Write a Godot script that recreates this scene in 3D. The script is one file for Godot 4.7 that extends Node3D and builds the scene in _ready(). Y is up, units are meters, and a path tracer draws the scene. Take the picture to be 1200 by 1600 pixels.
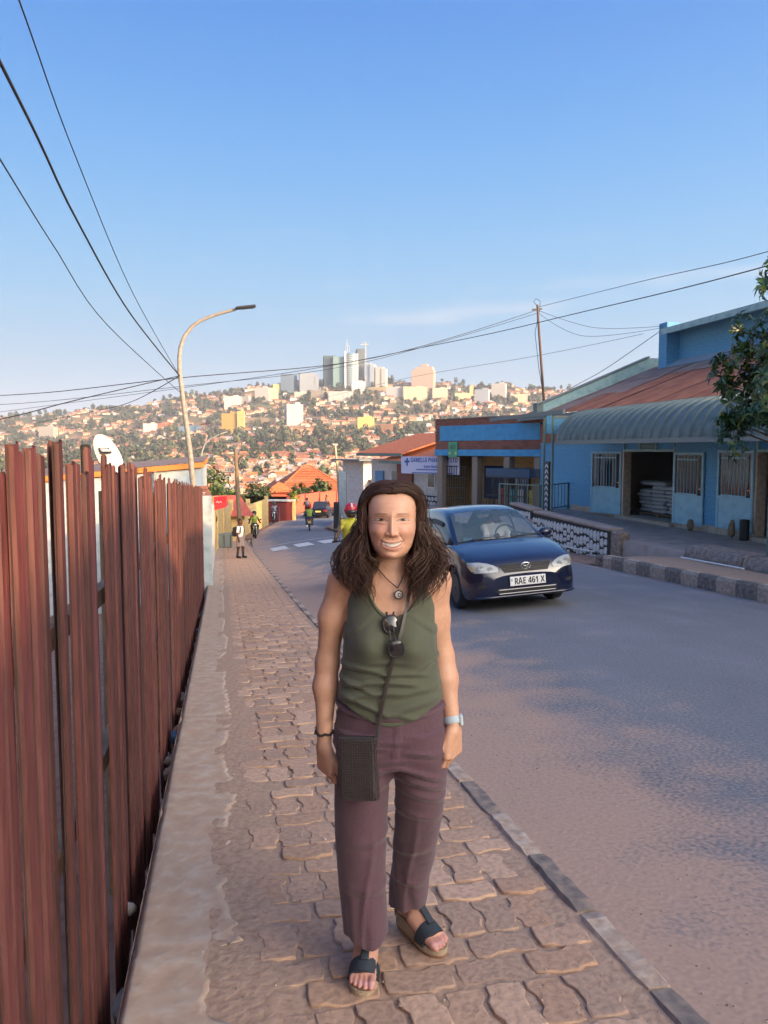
extends Node3D

const SUN_PLAN := 50.0   # degrees the sun stands behind the street's right-hand side
const SUN_UP := 14.0

class Geo:
	var v := PackedVector3Array()
	var n := PackedVector3Array()
	var c := PackedColorArray()
	var uv := PackedVector2Array()
	var idx := PackedInt32Array()
	var col := Color(1, 1, 1)
	func vert(p: Vector3, nn: Vector3, t := Vector2.ZERO) -> int:
		v.append(p); n.append(nn); c.append(col); uv.append(t)
		return v.size() - 1
	func tri_i(a: int, b: int, d: int) -> void:
		# clockwise seen from the side the normals point to
		var g := (v[b] - v[a]).cross(v[d] - v[a])
		if g.dot(n[a] + n[b] + n[d]) > 0.0:
			idx.append(a); idx.append(d); idx.append(b)
		else:
			idx.append(a); idx.append(b); idx.append(d)
	func quad(a: Vector3, b: Vector3, d: Vector3, e: Vector3, out := Vector3.ZERO) -> void:
		var nn := (b - a).cross(d - a)
		if nn.length_squared() < 1e-16: nn = (d - a).cross(e - a)
		nn = nn.normalized()
		if out != Vector3.ZERO and nn.dot(out) < 0.0: nn = -nn
		var i := vert(a, nn, Vector2(0, 0)); vert(b, nn, Vector2(1, 0)); vert(d, nn, Vector2(1, 1)); vert(e, nn, Vector2(0, 1))
		tri_i(i, i + 1, i + 2); tri_i(i, i + 2, i + 3)
	func tri(a: Vector3, b: Vector3, d: Vector3, out := Vector3.ZERO) -> void:
		var nn := (b - a).cross(d - a).normalized()
		if out != Vector3.ZERO and nn.dot(out) < 0.0: nn = -nn
		var i := vert(a, nn); vert(b, nn); vert(d, nn)
		tri_i(i, i + 1, i + 2)
	# chamfered box: centre, size, chamfer, basis
	func box(ce: Vector3, s: Vector3, b := 0.0, bs := Basis()) -> void:
		var h := s * 0.5
		b = min(b, min(h.x, min(h.y, h.z)) * 0.9)
		for ax in 3:
			for sg in [-1.0, 1.0]:
				var u := (ax + 1) % 3
				var w := (ax + 2) % 3
				var ps: Array[Vector3] = []
				for k in [[-1, -1], [1, -1], [1, 1], [-1, 1]]:
					var p := Vector3.ZERO
					p[ax] = sg * h[ax]; p[u] = k[0] * (h[u] - b); p[w] = k[1] * (h[w] - b)
					ps.append(ce + bs * p)
				var o := Vector3.ZERO; o[ax] = sg
				quad(ps[0], ps[1], ps[2], ps[3], bs * o)
		if b <= 0.0: return
		for ax in 3:
			var u := (ax + 1) % 3
			var w := (ax + 2) % 3
			for su in [-1.0, 1.0]:
				for sw in [-1.0, 1.0]:
					var ps: Array[Vector3] = []
					for k in [[-1, 0], [1, 0], [1, 1], [-1, 1]]:
						var p := Vector3.ZERO
						p[ax] = k[0] * (h[ax] - b)
						p[u] = su * (h[u] - (b if k[1] == 1 else 0.0)); p[w] = sw * (h[w] - (b if k[1] == 0 else 0.0))
						ps.append(ce + bs * p)
					var o := Vector3.ZERO; o[u] = su; o[w] = sw
					quad(ps[0], ps[1], ps[2], ps[3], bs * o)
		for sx in [-1.0, 1.0]:
			for sy in [-1.0, 1.0]:
				for sz in [-1.0, 1.0]:
					var o := Vector3(sx, sy, sz)
					tri(ce + bs * (o * Vector3(h.x, h.y - b, h.z - b)), ce + bs * (o * Vector3(h.x - b, h.y, h.z - b)), ce + bs * (o * Vector3(h.x - b, h.y - b, h.z)), bs * o)
	# box spanning two points with a section
	func bar(a: Vector3, b: Vector3, w: float, hh: float, ch := 0.0, upv := Vector3.UP) -> void:
		var z := (b - a).normalized()
		var x := upv.cross(z)
		if x.length() < 1e-4: x = Vector3.RIGHT.cross(z)
		x = x.normalized()
		box((a + b) * 0.5, Vector3(w, hh, (b - a).length()), ch, Basis(x, z.cross(x), z))
	# rings of equal size -> smooth skin
	func loft(rings: Array, closed := true, caps := true, smooth_uv := Vector2(1, 1)) -> void:
		var m: int = rings[0].size()
		var k := rings.size()
		var cen := PackedVector3Array()
		for r in rings:
			var s := Vector3.ZERO
			for p in r: s += p
			cen.append(s / m)
		var i0 := v.size()
		var sgn := 0.0
		var nn := PackedVector3Array(); nn.resize(m * k)
		for j in k:
			var ra: PackedVector3Array = rings[max(j - 1, 0)]
			var rb: PackedVector3Array = rings[min(j + 1, k - 1)]
			var r: PackedVector3Array = rings[j]
			for i in m:
				var a: Vector3
				if closed: a = r[(i + 1) % m] - r[(i - 1 + m) % m]
				else: a = r[min(i + 1, m - 1)] - r[max(i - 1, 0)]
				var g := a.cross(rb[i] - ra[i])
				nn[j * m + i] = g.normalized()
				sgn += g.dot(r[i] - cen[j])
		var f := -1.0 if sgn < 0.0 else 1.0
		for j in k:
			for i in m:
				vert(rings[j][i], nn[j * m + i] * f, Vector2(float(i) / m * smooth_uv.x, float(j) / k * smooth_uv.y))
		for j in k - 1:
			for i in (m if closed else m - 1):
				var a := i0 + j * m + i
				var b := i0 + j * m + (i + 1) % m
				tri_i(a, b, b + m); tri_i(a, b + m, a + m)
		if caps and closed:
			for e in [0, k - 1]:
				var o: Vector3 = cen[e] - cen[1 if e == 0 else k - 2]
				for i in m: tri(cen[e], rings[e][i], rings[e][(i + 1) % m], o)
	func tube(path: PackedVector3Array, rad, sides := 8, flat := 1.0) -> void:
		var rings := []
		var u := Vector3.ZERO
		for j in path.size():
			var t := (path[min(j + 1, path.size() - 1)] - path[max(j - 1, 0)]).normalized()
			if u == Vector3.ZERO:
				u = t.cross(Vector3.UP)
				if u.length() < 0.05: u = t.cross(Vector3.RIGHT)
			u = (u - t * u.dot(t)).normalized()
			var w := t.cross(u)
			var r: float = rad[j] if rad is Array or rad is PackedFloat32Array else rad
			var ring := PackedVector3Array()
			for i in sides:
				var an := TAU * i / sides
				ring.append(path[j] + (u * cos(an) + w * sin(an) * flat) * r)
			rings.append(ring)
		loft(rings)
	func cyl(a: Vector3, b: Vector3, r0: float, r1 := -1.0, sides := 12) -> void:
		if r1 < 0.0: r1 = r0
		var t := (b - a).normalized()
		var u := t.cross(Vector3.UP)
		if u.length() < 0.05: u = t.cross(Vector3.RIGHT)
		u = u.normalized()
		var w := t.cross(u)
		var i0 := v.size()
		for i in sides:
			var an := TAU * i / sides
			var o := u * cos(an) + w * sin(an)
			vert(a + o * r0, o); vert(b + o * r1, o)
		for i in sides:
			var p := i0 + 2 * i
			var q := i0 + 2 * ((i + 1) % sides)
			tri_i(p, q, q + 1); tri_i(p, q + 1, p + 1)
		for i in sides:
			var an := TAU * i / sides
			var an2 := TAU * (i + 1) / sides
			if r0 > 0.0: tri(a, a + (u * cos(an) + w * sin(an)) * r0, a + (u * cos(an2) + w * sin(an2)) * r0, -t)
			if r1 > 0.0: tri(b, b + (u * cos(an) + w * sin(an)) * r1, b + (u * cos(an2) + w * sin(an2)) * r1, t)
	# lathe about an axis: profile of (radius, height)
	func lathe(o: Vector3, ax: Vector3, prof: Array, sides := 24) -> void:
		var u := ax.cross(Vector3.UP)
		if u.length() < 0.05: u = ax.cross(Vector3.RIGHT)
		u = u.normalized()
		var w := ax.cross(u)
		var rings := []
		for p in prof:
			var ring := PackedVector3Array()
			for i in sides:
				var an := TAU * i / sides
				ring.append(o + ax * p[1] + (u * cos(an) + w * sin(an)) * p[0])
			rings.append(ring)
		loft(rings)
	func ball(o: Vector3, r: Vector3, seg := 12, bs := Basis()) -> void:
		var i0 := v.size()
		for j in seg + 1:
			var th := PI * j / seg
			for i in seg * 2 + 1:
				var ph := TAU * i / (seg * 2)
				var d := Vector3(sin(th) * cos(ph), cos(th), sin(th) * sin(ph))
				vert(o + bs * (d * r), (bs * (d / r)).normalized())
		for j in seg:
			for i in seg * 2:
				var a := i0 + j * (seg * 2 + 1) + i
				var b := a + seg * 2 + 1
				tri_i(a, a + 1, b + 1); tri_i(a, b + 1, b)
	# polygon (2-D points) pushed along z of a frame, from z0 to z1
	func prism(poly: PackedVector2Array, z0: float, z1: float, o := Vector3.ZERO, bs := Basis()) -> void:
		var ids := Geometry2D.triangulate_polygon(poly)
		for e in [[z0, -1.0], [z1, 1.0]]:
			for k in range(0, ids.size(), 3):
				var a := poly[ids[k]]; var b := poly[ids[k + 1]]; var d := poly[ids[k + 2]]
				tri(o + bs * Vector3(a.x, a.y, e[0]), o + bs * Vector3(b.x, b.y, e[0]), o + bs * Vector3(d.x, d.y, e[0]), bs * Vector3(0, 0, e[1]))
		var cw := 1.0 if Geometry2D.is_polygon_clockwise(poly) else -1.0
		for k in poly.size():
			var a := poly[k]; var b := poly[(k + 1) % poly.size()]
			var t := b - a
			quad(o + bs * Vector3(a.x, a.y, z0), o + bs * Vector3(b.x, b.y, z0), o + bs * Vector3(b.x, b.y, z1), o + bs * Vector3(a.x, a.y, z1), bs * Vector3(-t.y, t.x, 0) * cw)
	# sheet from a grid of points, normals smoothed, facing up hint
	func sheet(g: Array, hint := Vector3.UP, uvf = null) -> void:
		var k := g.size()
		var m: int = g[0].size()
		var i0 := v.size()
		for j in k:
			for i in m:
				var a: Vector3 = g[j][min(i + 1, m - 1)] - g[j][max(i - 1, 0)]
				var b: Vector3 = g[min(j + 1, k - 1)][i] - g[max(j - 1, 0)][i]
				var nn := a.cross(b).normalized()
				if nn.dot(hint) < 0.0: nn = -nn
				vert(g[j][i], nn, Vector2(float(i) / (m - 1), float(j) / (k - 1)) if uvf == null else uvf.call(g[j][i]))
		for j in k - 1:
			for i in m - 1:
				var a := i0 + j * m + i
				tri_i(a, a + 1, a + m + 1); tri_i(a, a + m + 1, a + m)
	func mesh(m: Material = null) -> ArrayMesh:
		var am := ArrayMesh.new()
		if v.is_empty(): return am
		var a := []; a.resize(Mesh.ARRAY_MAX)
		a[Mesh.ARRAY_VERTEX] = v; a[Mesh.ARRAY_NORMAL] = n; a[Mesh.ARRAY_COLOR] = c; a[Mesh.ARRAY_TEX_UV] = uv; a[Mesh.ARRAY_INDEX] = idx
		am.add_surface_from_arrays(Mesh.PRIMITIVE_TRIANGLES, a)
		if m: am.surface_set_material(0, m)
		return am
	func moved(t: Transform3D) -> Geo:
		for i in v.size():
			v[i] = t * v[i]; n[i] = (t.basis * n[i]).normalized()
		return self

var M := {}
var used := {}
var rng := RandomNumberGenerator.new()
var nz := FastNoiseLite.new()

func numbered(called: String) -> String:
	var k: int = used.get(called, 0)
	used[called] = k + 1
	return called if k == 0 else "%s_%03d" % [called, k]

func tag(o: Node, label := "", category := "", group := "", kind := "") -> Node:
	if label: o.set_meta("label", label)
	if category: o.set_meta("category", category)
	if group: o.set_meta("group", group)
	if kind: o.set_meta("kind", kind)
	return o

func thing(called: String, label: String, category: String, at := Vector3.ZERO, turn := 0.0, group := "") -> Node3D:
	var o := Node3D.new()
	o.name = numbered(called); add_child(o)
	o.position = at; o.rotation.y = turn
	tag(o, label, category, group)
	return o

func part(p: Node, called: String, g, m: Material, label := "") -> MeshInstance3D:
	var o := MeshInstance3D.new()
	o.name = called
	o.mesh = g.mesh(m) if g is Geo else g
	if not (g is Geo) and m: o.material_override = m
	p.add_child(o, true)
	if label: o.set_meta("label", label)
	return o

func solo(called: String, label: String, category: String, g, m: Material, at := Vector3.ZERO, group := "") -> MeshInstance3D:
	var o := MeshInstance3D.new()
	o.name = numbered(called)
	o.mesh = g.mesh(m) if g is Geo else g
	if not (g is Geo) and m: o.material_override = m
	add_child(o); o.position = at
	tag(o, label, category, group)
	return o

func struct(called: String, g: Geo, m: Material) -> MeshInstance3D:
	var o := MeshInstance3D.new()
	o.name = numbered(called); o.mesh = g.mesh(m)
	add_child(o); o.set_meta("kind", "structure")
	return o

func lin(r: float, g: float, b: float) -> Color:
	return Color(r, g, b).linear_to_srgb()

func mat(r: float, g: float, b: float, rough := 0.8, metal := 0.0) -> StandardMaterial3D:
	var m := StandardMaterial3D.new()
	m.albedo_color = lin(r, g, b); m.roughness = rough; m.metallic = metal
	m.vertex_color_use_as_albedo = true
	return m

# a material whose colour wanders between two or three linear colours
func noisy(stops: Array, scale: float, rough := 0.85, bump := 0.0, freq := 0.02, octs := 5, sd := 1, size := 256, world := true) -> StandardMaterial3D:
	var m := StandardMaterial3D.new()
	m.roughness = rough
	m.vertex_color_use_as_albedo = true
	var im := noise_image(freq, octs, sd, size)
	var out := Image.create(size, size, false, Image.FORMAT_RGB8)
	var gr := Gradient.new()
	gr.remove_point(1)
	gr.set_offset(0, 0.0); gr.set_color(0, stops[0])
	for k in range(1, stops.size()): gr.add_point(float(k) / (stops.size() - 1), stops[k])
	var lut := PackedColorArray()
	for k in 256: lut.append(gr.sample(k / 255.0).linear_to_srgb())
	var by := im.get_data()
	var ob := PackedByteArray(); ob.resize(size * size * 3)
	for k in size * size:
		var q := lut[by[k]]
		ob[k * 3] = int(q.r * 255); ob[k * 3 + 1] = int(q.g * 255); ob[k * 3 + 2] = int(q.b * 255)
	out = Image.create_from_data(size, size, false, Image.FORMAT_RGB8, ob)
	m.albedo_texture = ImageTexture.create_from_image(out)
	m.uv1_triplanar = true; m.uv1_world_triplanar = world
	m.uv1_scale = Vector3.ONE * scale
	if bump > 0.0:
		m.heightmap_enabled = true
		m.heightmap_texture = ImageTexture.create_from_image(im)
		m.heightmap_scale = bump
	return m

func noise_image(freq: float, octs: int, sd: int, size: int, typ := FastNoiseLite.TYPE_SIMPLEX_SMOOTH) -> Image:
	var f := FastNoiseLite.new()
	f.noise_type = typ
	f.seed = sd; f.frequency = freq; f.fractal_octaves = octs
	var im := f.get_seamless_image(size, size)
	im.convert(Image.FORMAT_L8)
	return im

func text_part(p: Node, s: String, at: Vector3, size: float, m: Material, bs := Basis(), called := "lettering", serif := false, squeeze := 1.0) -> MeshInstance3D:
	var t := TextMesh.new()
	t.text = s
	var f := SystemFont.new()
	f.font_names = PackedStringArray(["Droid Serif" if serif else "Droid Sans"])
	f.font_weight = 700
	t.font = f
	t.font_size = 64
	t.pixel_size = size / 64.0
	t.depth = 0.004
	var o := MeshInstance3D.new()
	o.name = called; o.mesh = t; o.material_override = m
	p.add_child(o, true)
	o.transform = Transform3D(bs * Basis.from_scale(Vector3(squeeze, 1, 1)), at)
	return o

func lerpt(xs: Array, ys: Array, x: float) -> float:
	if x <= xs[0]: return ys[0]
	for k in range(1, xs.size()):
		if x <= xs[k]:
			return lerpf(ys[k - 1], ys[k], (x - xs[k - 1]) / (xs[k] - xs[k - 1]))
	return ys[-1]
# the same through smooth knots
func lerps(xs: Array, ys: Array, x: float) -> float:
	var k := xs.size()
	if x <= xs[0]: return ys[0]
	if x >= xs[k - 1]: return ys[k - 1]
	var j := 1
	while x > xs[j]: j += 1
	var h: float = xs[j] - xs[j - 1]
	var m0: float = (ys[j] - ys[max(j - 2, 0)]) / (xs[j] - xs[max(j - 2, 0)])
	var m1: float = (ys[min(j + 1, k - 1)] - ys[j - 1]) / (xs[min(j + 1, k - 1)] - xs[j - 1])
	var t: float = (x - xs[j - 1]) / h
	var t2 := t * t
	var t3 := t2 * t
	return (2 * t3 - 3 * t2 + 1) * ys[j - 1] + (t3 - 2 * t2 + t) * h * m0 + (3 * t2 - 2 * t3) * ys[j] + (t3 - t2) * h * m1

# ---- the lie of the land; x across the street, s down the street
func land(x: float, s: float) -> float:
	var l := lerpt([-40, 0, 14, 50, 62, 75, 90, 120, 200], [3.6, 0.0, -1.26, -4.1, -4.6, -4.8, -4.85, -5.5, -12.0], s)
	var r := lerpt([-40, 0, 10, 15.3, 25, 35, 50, 68, 90, 120, 200], [1.5, -0.24, -0.68, -0.91, -1.5, -2.3, -3.6, -4.4, -4.8, -5.5, -12.0], s)
	var t := clampf((x - 1.42) / 6.58, 0.0, 1.0)
	return lerpf(l, r, t) + 0.16 * sin(PI * t) * clampf((70.0 - s) / 30.0, 0.0, 1.0)

var cam: Camera3D
const AUREOLE := 38.0
const EYE := Vector3(0, 1.54, 0)
# a point of the far country: bearing (tangent, right of the view axis) and metres out
func far_plan(u: float, d: float) -> Vector2:
	var a := deg_to_rad(12.0)
	return Vector2(sin(a) * d + cos(a) * u * d, cos(a) * d - sin(a) * u * d)
func hill_height(u: float, d: float) -> float:
	var px := 600.0 + u * 1202.0
	var yr := lerps([-900, -300, 0, 100, 200, 300, 400, 480, 560, 650, 750, 840, 1000, 1300, 1700, 2300], [664, 658, 653, 648, 638, 620, 607, 602, 595, 598, 606, 609, 616, 635, 652, 660], px)
	var yb := lerps([90, 130, 180, 300, 420, 500, 700, 900, 1100, 1350, 1650, 1900, 2080, 2300, 2700], [778, 806, 818, 811, 783, 768, 744, 722, 703, 681, 651, 621, 600, 612, 650], d)
	var y := yb + (yr - 600.0) * smoothstep(300.0, 2000.0, d)
	var p := far_plan(u, d)
	return 1.54 + d * (703.0 - y) / 1202.0 + nz.get_noise_2d(p.x * 0.35, p.y * 0.35) * d * 0.006

func _ready() -> void:
	rng.seed = 7
	nz.seed = 3; nz.frequency = 0.02; nz.fractal_octaves = 4
	make_light()
	make_materials()
	print("setting"); make_ground(); make_road(); make_pavement(); make_right_path()
	print("hill"); make_hill()
	build_all()

func make_light() -> void:
	cam = Camera3D.new()
	cam.name = "camera"; add_child(cam)
	cam.position = EYE; cam.rotation_degrees = Vector3(-4.6, -12.0, 0)
	cam.fov = 67.3; cam.near = 0.05; cam.far = 20000.0
	var env := Environment.new()
	env.background_mode = Environment.BG_SKY
	env.tonemap_mode = Environment.TONE_MAPPER_LINEAR
	env.tonemap_exposure = 6.2
	env.background_energy_multiplier = 0.18
	env.sdfgi_enabled = true; env.ssao_enabled = true; env.ssil_enabled = true
	var sky := Sky.new()
	var ps := PanoramaSkyMaterial.new()
	ps.panorama = sky_picture()
	ps.energy_multiplier = 1.0
	sky.sky_material = ps
	env.sky = sky
	env.fog_enabled = true
	env.fog_density = 0.00014
	env.fog_light_color = Color(0.80, 0.84, 0.90)
	var we := WorldEnvironment.new()
	we.name = "world_environment"; we.environment = env; add_child(we)
	var sun := DirectionalLight3D.new()
	sun.name = "sun"; add_child(sun)
	var a := deg_to_rad(SUN_PLAN)
	var e := deg_to_rad(SUN_UP)
	var d := Vector3(cos(e) * cos(a), sin(e), cos(e) * sin(a))
	sun.basis = Basis.looking_at(-d)
	sun.light_energy = 0.38
	sun.light_color = Color(1.0, 0.80, 0.58)
	sun.light_angular_distance = 0.55
	sun.shadow_enabled = true

func sky_picture() -> ImageTexture:
	# clear hazy evening air, glow round the low sun boosted to fill the shade, and thin wisps; linear values
	var w := 1024
	var h := 512
	var im := Image.create(w, h, false, Image.FORMAT_RGBF)
	var el := [-90.0, -4.0, 0.0, 3.0, 7.0, 12.0, 20.0, 30.0, 50.0, 90.0]
	var r := [0.46, 0.50, 0.50, 0.44, 0.355, 0.245, 0.125, 0.055, 0.04, 0.035]
	var g := [0.42, 0.52, 0.56, 0.565, 0.55, 0.505, 0.385, 0.255, 0.195, 0.175]
	var b := [0.38, 0.53, 0.64, 0.69, 0.75, 0.79, 0.79, 0.715, 0.63, 0.60]
	var f := FastNoiseLite.new()
	f.seed = 5; f.frequency = 0.03
	var a := deg_to_rad(SUN_PLAN)
	var e0 := deg_to_rad(SUN_UP)
	var sun := Vector3(cos(e0) * cos(a), sin(e0), cos(e0) * sin(a))
	for y in h:
		var e := 90.0 - 180.0 * (y + 0.5) / h
		var q := Color(lerps(el, r, e), lerps(el, g, e), lerps(el, b, e))
		for x in w:
			# the panorama begins at -z and runs by way of +x
			var an := (float(x) + 0.5) / w * TAU
			var d := Vector3(sin(an) * cos(deg_to_rad(e)), sin(deg_to_rad(e)), -cos(an) * cos(deg_to_rad(e)))
			var c := q
			var th := rad_to_deg(acos(clampf(d.dot(sun), -1.0, 1.0)))
			var k := exp(-th / 13.0) * AUREOLE
			c = Color(c.r + k, c.g + k * 0.86, c.b + k * 0.66)
			if e > 6.0 and e < 18.0:
				var n2 := f.get_noise_3d(d.x * 60.0, y * 5.5, d.z * 60.0)
				var m := clampf(n2 * 1.6 - 0.55, 0.0, 0.4) * smoothstep(6.0, 9.0, e) * smoothstep(18.0, 12.0, e)
				c = c.lerp(Color(0.78, 0.78, 0.84), m)
			im.set_pixel(x, y, c)
	return ImageTexture.create_from_image(im)

func make_materials() -> void:
	M.plain = mat(1, 1, 1, 0.85)
	M.soil = noisy([Color(0.16, 0.09, 0.06), Color(0.27, 0.165, 0.115), Color(0.33, 0.22, 0.16)], 0.6, 0.95, 1.5, 0.03, 5, 11)
	M.soil_fine = noisy([Color(0.27, 0.175, 0.12), Color(0.38, 0.26, 0.185), Color(0.44, 0.31, 0.225)], 1.6, 0.95, 0.4, 0.05, 5, 12)
	M.concrete = noisy([Color(0.36, 0.25, 0.18), Color(0.41, 0.29, 0.21), Color(0.42, 0.305, 0.225), Color(0.44, 0.335, 0.255), Color(0.47, 0.39, 0.32), Color(0.45, 0.38, 0.315)], 0.6, 0.9, 0.5, 0.022, 5, 13, 512)
	M.path = noisy([Color(0.26, 0.195, 0.16), Color(0.34, 0.27, 0.23), Color(0.39, 0.32, 0.28)], 0.35, 0.9, 0.4, 0.02, 5, 14)
	M.paver = []
	for k in 4:
		var t: float = [1.0, 0.88, 1.1, 0.95][k]
		var gm: Color = [Color(0.45, 0.295, 0.205), Color(0.43, 0.29, 0.21), Color(0.47, 0.315, 0.22), Color(0.43, 0.275, 0.185)][k]
		M.paver.append(noisy([gm * 0.70 * t, gm * t, gm * 1.18 * t], 2.3, 0.93, 0.25, 0.045, 6, 20 + k))
	M.kerb_dark = noisy([Color(0.12, 0.10, 0.09), Color(0.21, 0.175, 0.15), Color(0.38, 0.27, 0.20)], 1.3, 0.9, 0.4, 0.03, 5, 31)
	M.kerb_pale = noisy([Color(0.29, 0.20, 0.145), Color(0.42, 0.32, 0.245), Color(0.54, 0.46, 0.38)], 1.3, 0.9, 0.4, 0.035, 5, 32)
	M.hill = mat(1, 1, 1, 1.0)
	M.black = mat(0.012, 0.012, 0.013, 0.5)
	M.rubber = mat(0.018, 0.018, 0.019, 0.85)
	M.white = mat(0.75, 0.75, 0.74, 0.5)
	M.steel = mat(0.45, 0.45, 0.45, 0.35, 1.0)
	M.chrome = mat(0.75, 0.75, 0.75, 0.12, 1.0)
	M.paintmark = noisy([Color(0.26, 0.25, 0.25), Color(0.6, 0.6, 0.58), Color(0.75, 0.75, 0.73)], 0.9, 0.8, 0.0, 0.03, 5, 33)
	M.wire = mat(0.02, 0.02, 0.022, 0.7)

func road_picture() -> Array:
	# asphalt with its dust: across the road, and 13 m along it
	var w := 640
	var h := 1024
	var a := FastNoiseLite.new(); a.seed = 41; a.frequency = 0.012; a.fractal_octaves = 5
	var g := FastNoiseLite.new(); g.seed = 42; g.frequency = 0.35; g.fractal_octaves = 2
	var st := FastNoiseLite.new(); st.seed = 43; st.frequency = 0.02; st.fractal_octaves = 4
	var by := PackedByteArray(); by.resize(w * h * 3)
	var hb := PackedByteArray(); hb.resize(w * h)
	var lut := PackedByteArray()
	for k in 1001: lut.append(int(255.0 * pow(clampf(k / 1000.0, 0.0, 1.0), 1.0 / 2.2)))
	for y in h:
		var f := float(y) / h
		for x in w:
			# blend the two ends so that the strip repeats
			var n1 := lerpf(a.get_noise_2d(x, y), a.get_noise_2d(x, y - h), f)
			var n2 := g.get_noise_2d(x, y)
			var n3 := lerpf(st.get_noise_2d(x * 0.5, y * 0.22), st.get_noise_2d(x * 0.5, (y - h) * 0.22), f)
			var m := x * 6.58 / w
			var dust := clampf((1.7 - m) * 0.9 + n1 * 1.1 + n2 * 0.55, 0.0, 1.0) * 0.92
			dust = maxf(dust, clampf(n1 * 1.5 + n3 * 1.2 - 0.62 + n2 * 0.3, 0.0, 0.10))
			dust = maxf(dust, clampf((m - 6.35) * 2.0 + n1 * 0.5 + n2 * 0.4, 0.0, 0.6))
			var t := 1.0 + n2 * 0.36 + n3 * 0.16 + n1 * 0.08
			var r := lerpf(0.172 * t, 0.44 + n2 * 0.07, dust)
			var gg := lerpf(0.180 * t, 0.295 + n2 * 0.05, dust)
			var b := lerpf(0.200 * t, 0.215 + n2 * 0.04, dust)
			var k := (y * w + x) * 3
			by[k] = lut[clampi(int(r * 1000), 0, 1000)]; by[k + 1] = lut[clampi(int(gg * 1000), 0, 1000)]; by[k + 2] = lut[clampi(int(b * 1000), 0, 1000)]
			hb[y * w + x] = int(clampf(0.5 + n2 * 0.45 + n1 * 0.1, 0.0, 1.0) * 255)
	return [ImageTexture.create_from_image(Image.create_from_data(w, h, false, Image.FORMAT_RGB8, by)), ImageTexture.create_from_image(Image.create_from_data(w, h, false, Image.FORMAT_L8, hb))]

func road_left(s: float) -> float:
	return lerps([-40, 0, 35, 45, 55, 64, 72, 77, 80, 82], [1.42, 1.42, 1.44, 1.6, 2.8, 4.6, 6.9, 9.0, 12.0, 24.0], s)

const ROAD_L := [[1.42, -30], [1.42, 0], [1.42, 12], [1.44, 25], [1.5, 38], [1.75, 46], [2.7, 55], [4.4, 64], [6.3, 72], [8.5, 77], [12.0, 81], [18.0, 84], [40.0, 88]]
const ROAD_R := [[8.0, -30], [8.0, 0], [8.0, 12], [7.9, 25], [7.1, 38], [6.5, 45], [6.8, 51.5], [8.2, 57], [10.2, 62], [12.5, 66], [16.0, 69], [22.0, 71], [42.0, 74]]
const ROAD_DROP := 0.07

func make_ground() -> void:
	var g := Geo.new()
	var rows := []
	for s in [-30, -20, -10, -4, 0, 3, 6, 9, 12, 14, 16, 20, 25, 30, 35, 40, 45, 50, 56, 62, 68, 75, 82, 90, 100, 112, 125]:
		var row := PackedVector3Array()
		for x in [-90, -60, -40, -25, -15, -8, -4, -2, -0.9, -0.37, -0.33, 0.5, 1.3, 1.45, 2.5, 4, 6, 7.5, 8.2, 9.5, 11, 14, 20, 30, 45, 70, 110]:
			var y := land(x, s) - 0.14
			if x < -0.35: y -= 0.30 + clampf((-0.4 - x) * 0.12, 0.0, 2.0)
			if x > 14.0: y += (x - 14.0) * 0.02
			row.append(Vector3(x, y, -s))
		rows.append(row)
	g.sheet(rows)
	struct("ground", g, M.soil)

func make_road() -> void:
	var g := Geo.new()
	var rows := []
	for k in ROAD_L.size() - 1:
		var cnt := 12 if k < 10 else 5
		for j in cnt + (1 if k == ROAD_L.size() - 2 else 0):
			var f := float(j) / cnt
			var l := Vector2(lerpf(ROAD_L[k][0], ROAD_L[k + 1][0], f), lerpf(ROAD_L[k][1], ROAD_L[k + 1][1], f))
			var r := Vector2(lerpf(ROAD_R[k][0], ROAD_R[k + 1][0], f), lerpf(ROAD_R[k][1], ROAD_R[k + 1][1], f))
			var row := PackedVector3Array()
			for i in 15:
				var p := l.lerp(r, i / 14.0)
				row.append(Vector3(p.x, land(p.x, p.y) - ROAD_DROP + nz.get_noise_2d(p.x * 40, p.y * 40) * 0.008, -p.y))
			rows.append(row)
	var i0 := 0
	g.sheet(rows)
	for k in g.v.size():
		g.uv[k] = Vector2(float(k % 15) / 14.0, -g.v[k].z / 10.5)
	var m := StandardMaterial3D.new()
	var px := road_picture()
	m.albedo_texture = px[0]; m.roughness = 0.9
	m.heightmap_enabled = true; m.heightmap_texture = px[1]; m.heightmap_scale = 0.35
	M.road = m
	struct("road", g, m)
	# crossing: worn white bars and a line
	var z := Node3D.new()
	z.name = "crossing"; add_child(z); z.set_meta("kind", "structure")
	for k in 6:
		var b := Geo.new()
		patch(b, 2.05 + k * 1.02, 2.05 + k * 1.02 + 0.66, 31.4 + k * -0.25, 34.0 + k * -0.25, 0.006 - ROAD_DROP + 0.008)
		part(z, "stripe", b, M.paintmark)
	var ln := Geo.new()
	patch(ln, 1.75, 7.4, 35.6, 35.85, 0.014 - ROAD_DROP)
	part(z, "stop_line", ln, M.paintmark)

# a thin sheet lying on the land
func patch(g: Geo, x0: float, x1: float, s0: float, s1: float, up: float) -> void:
	var rows := []
	for j in 5:
		var row := PackedVector3Array()
		for i in 9:
			var x := lerpf(x0, x1, i / 8.0)
			var s := lerpf(s0, s1, j / 4.0)
			row.append(Vector3(x, land(x, s) + up, -s))
		rows.append(row)
	g.sheet(rows)

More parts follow.
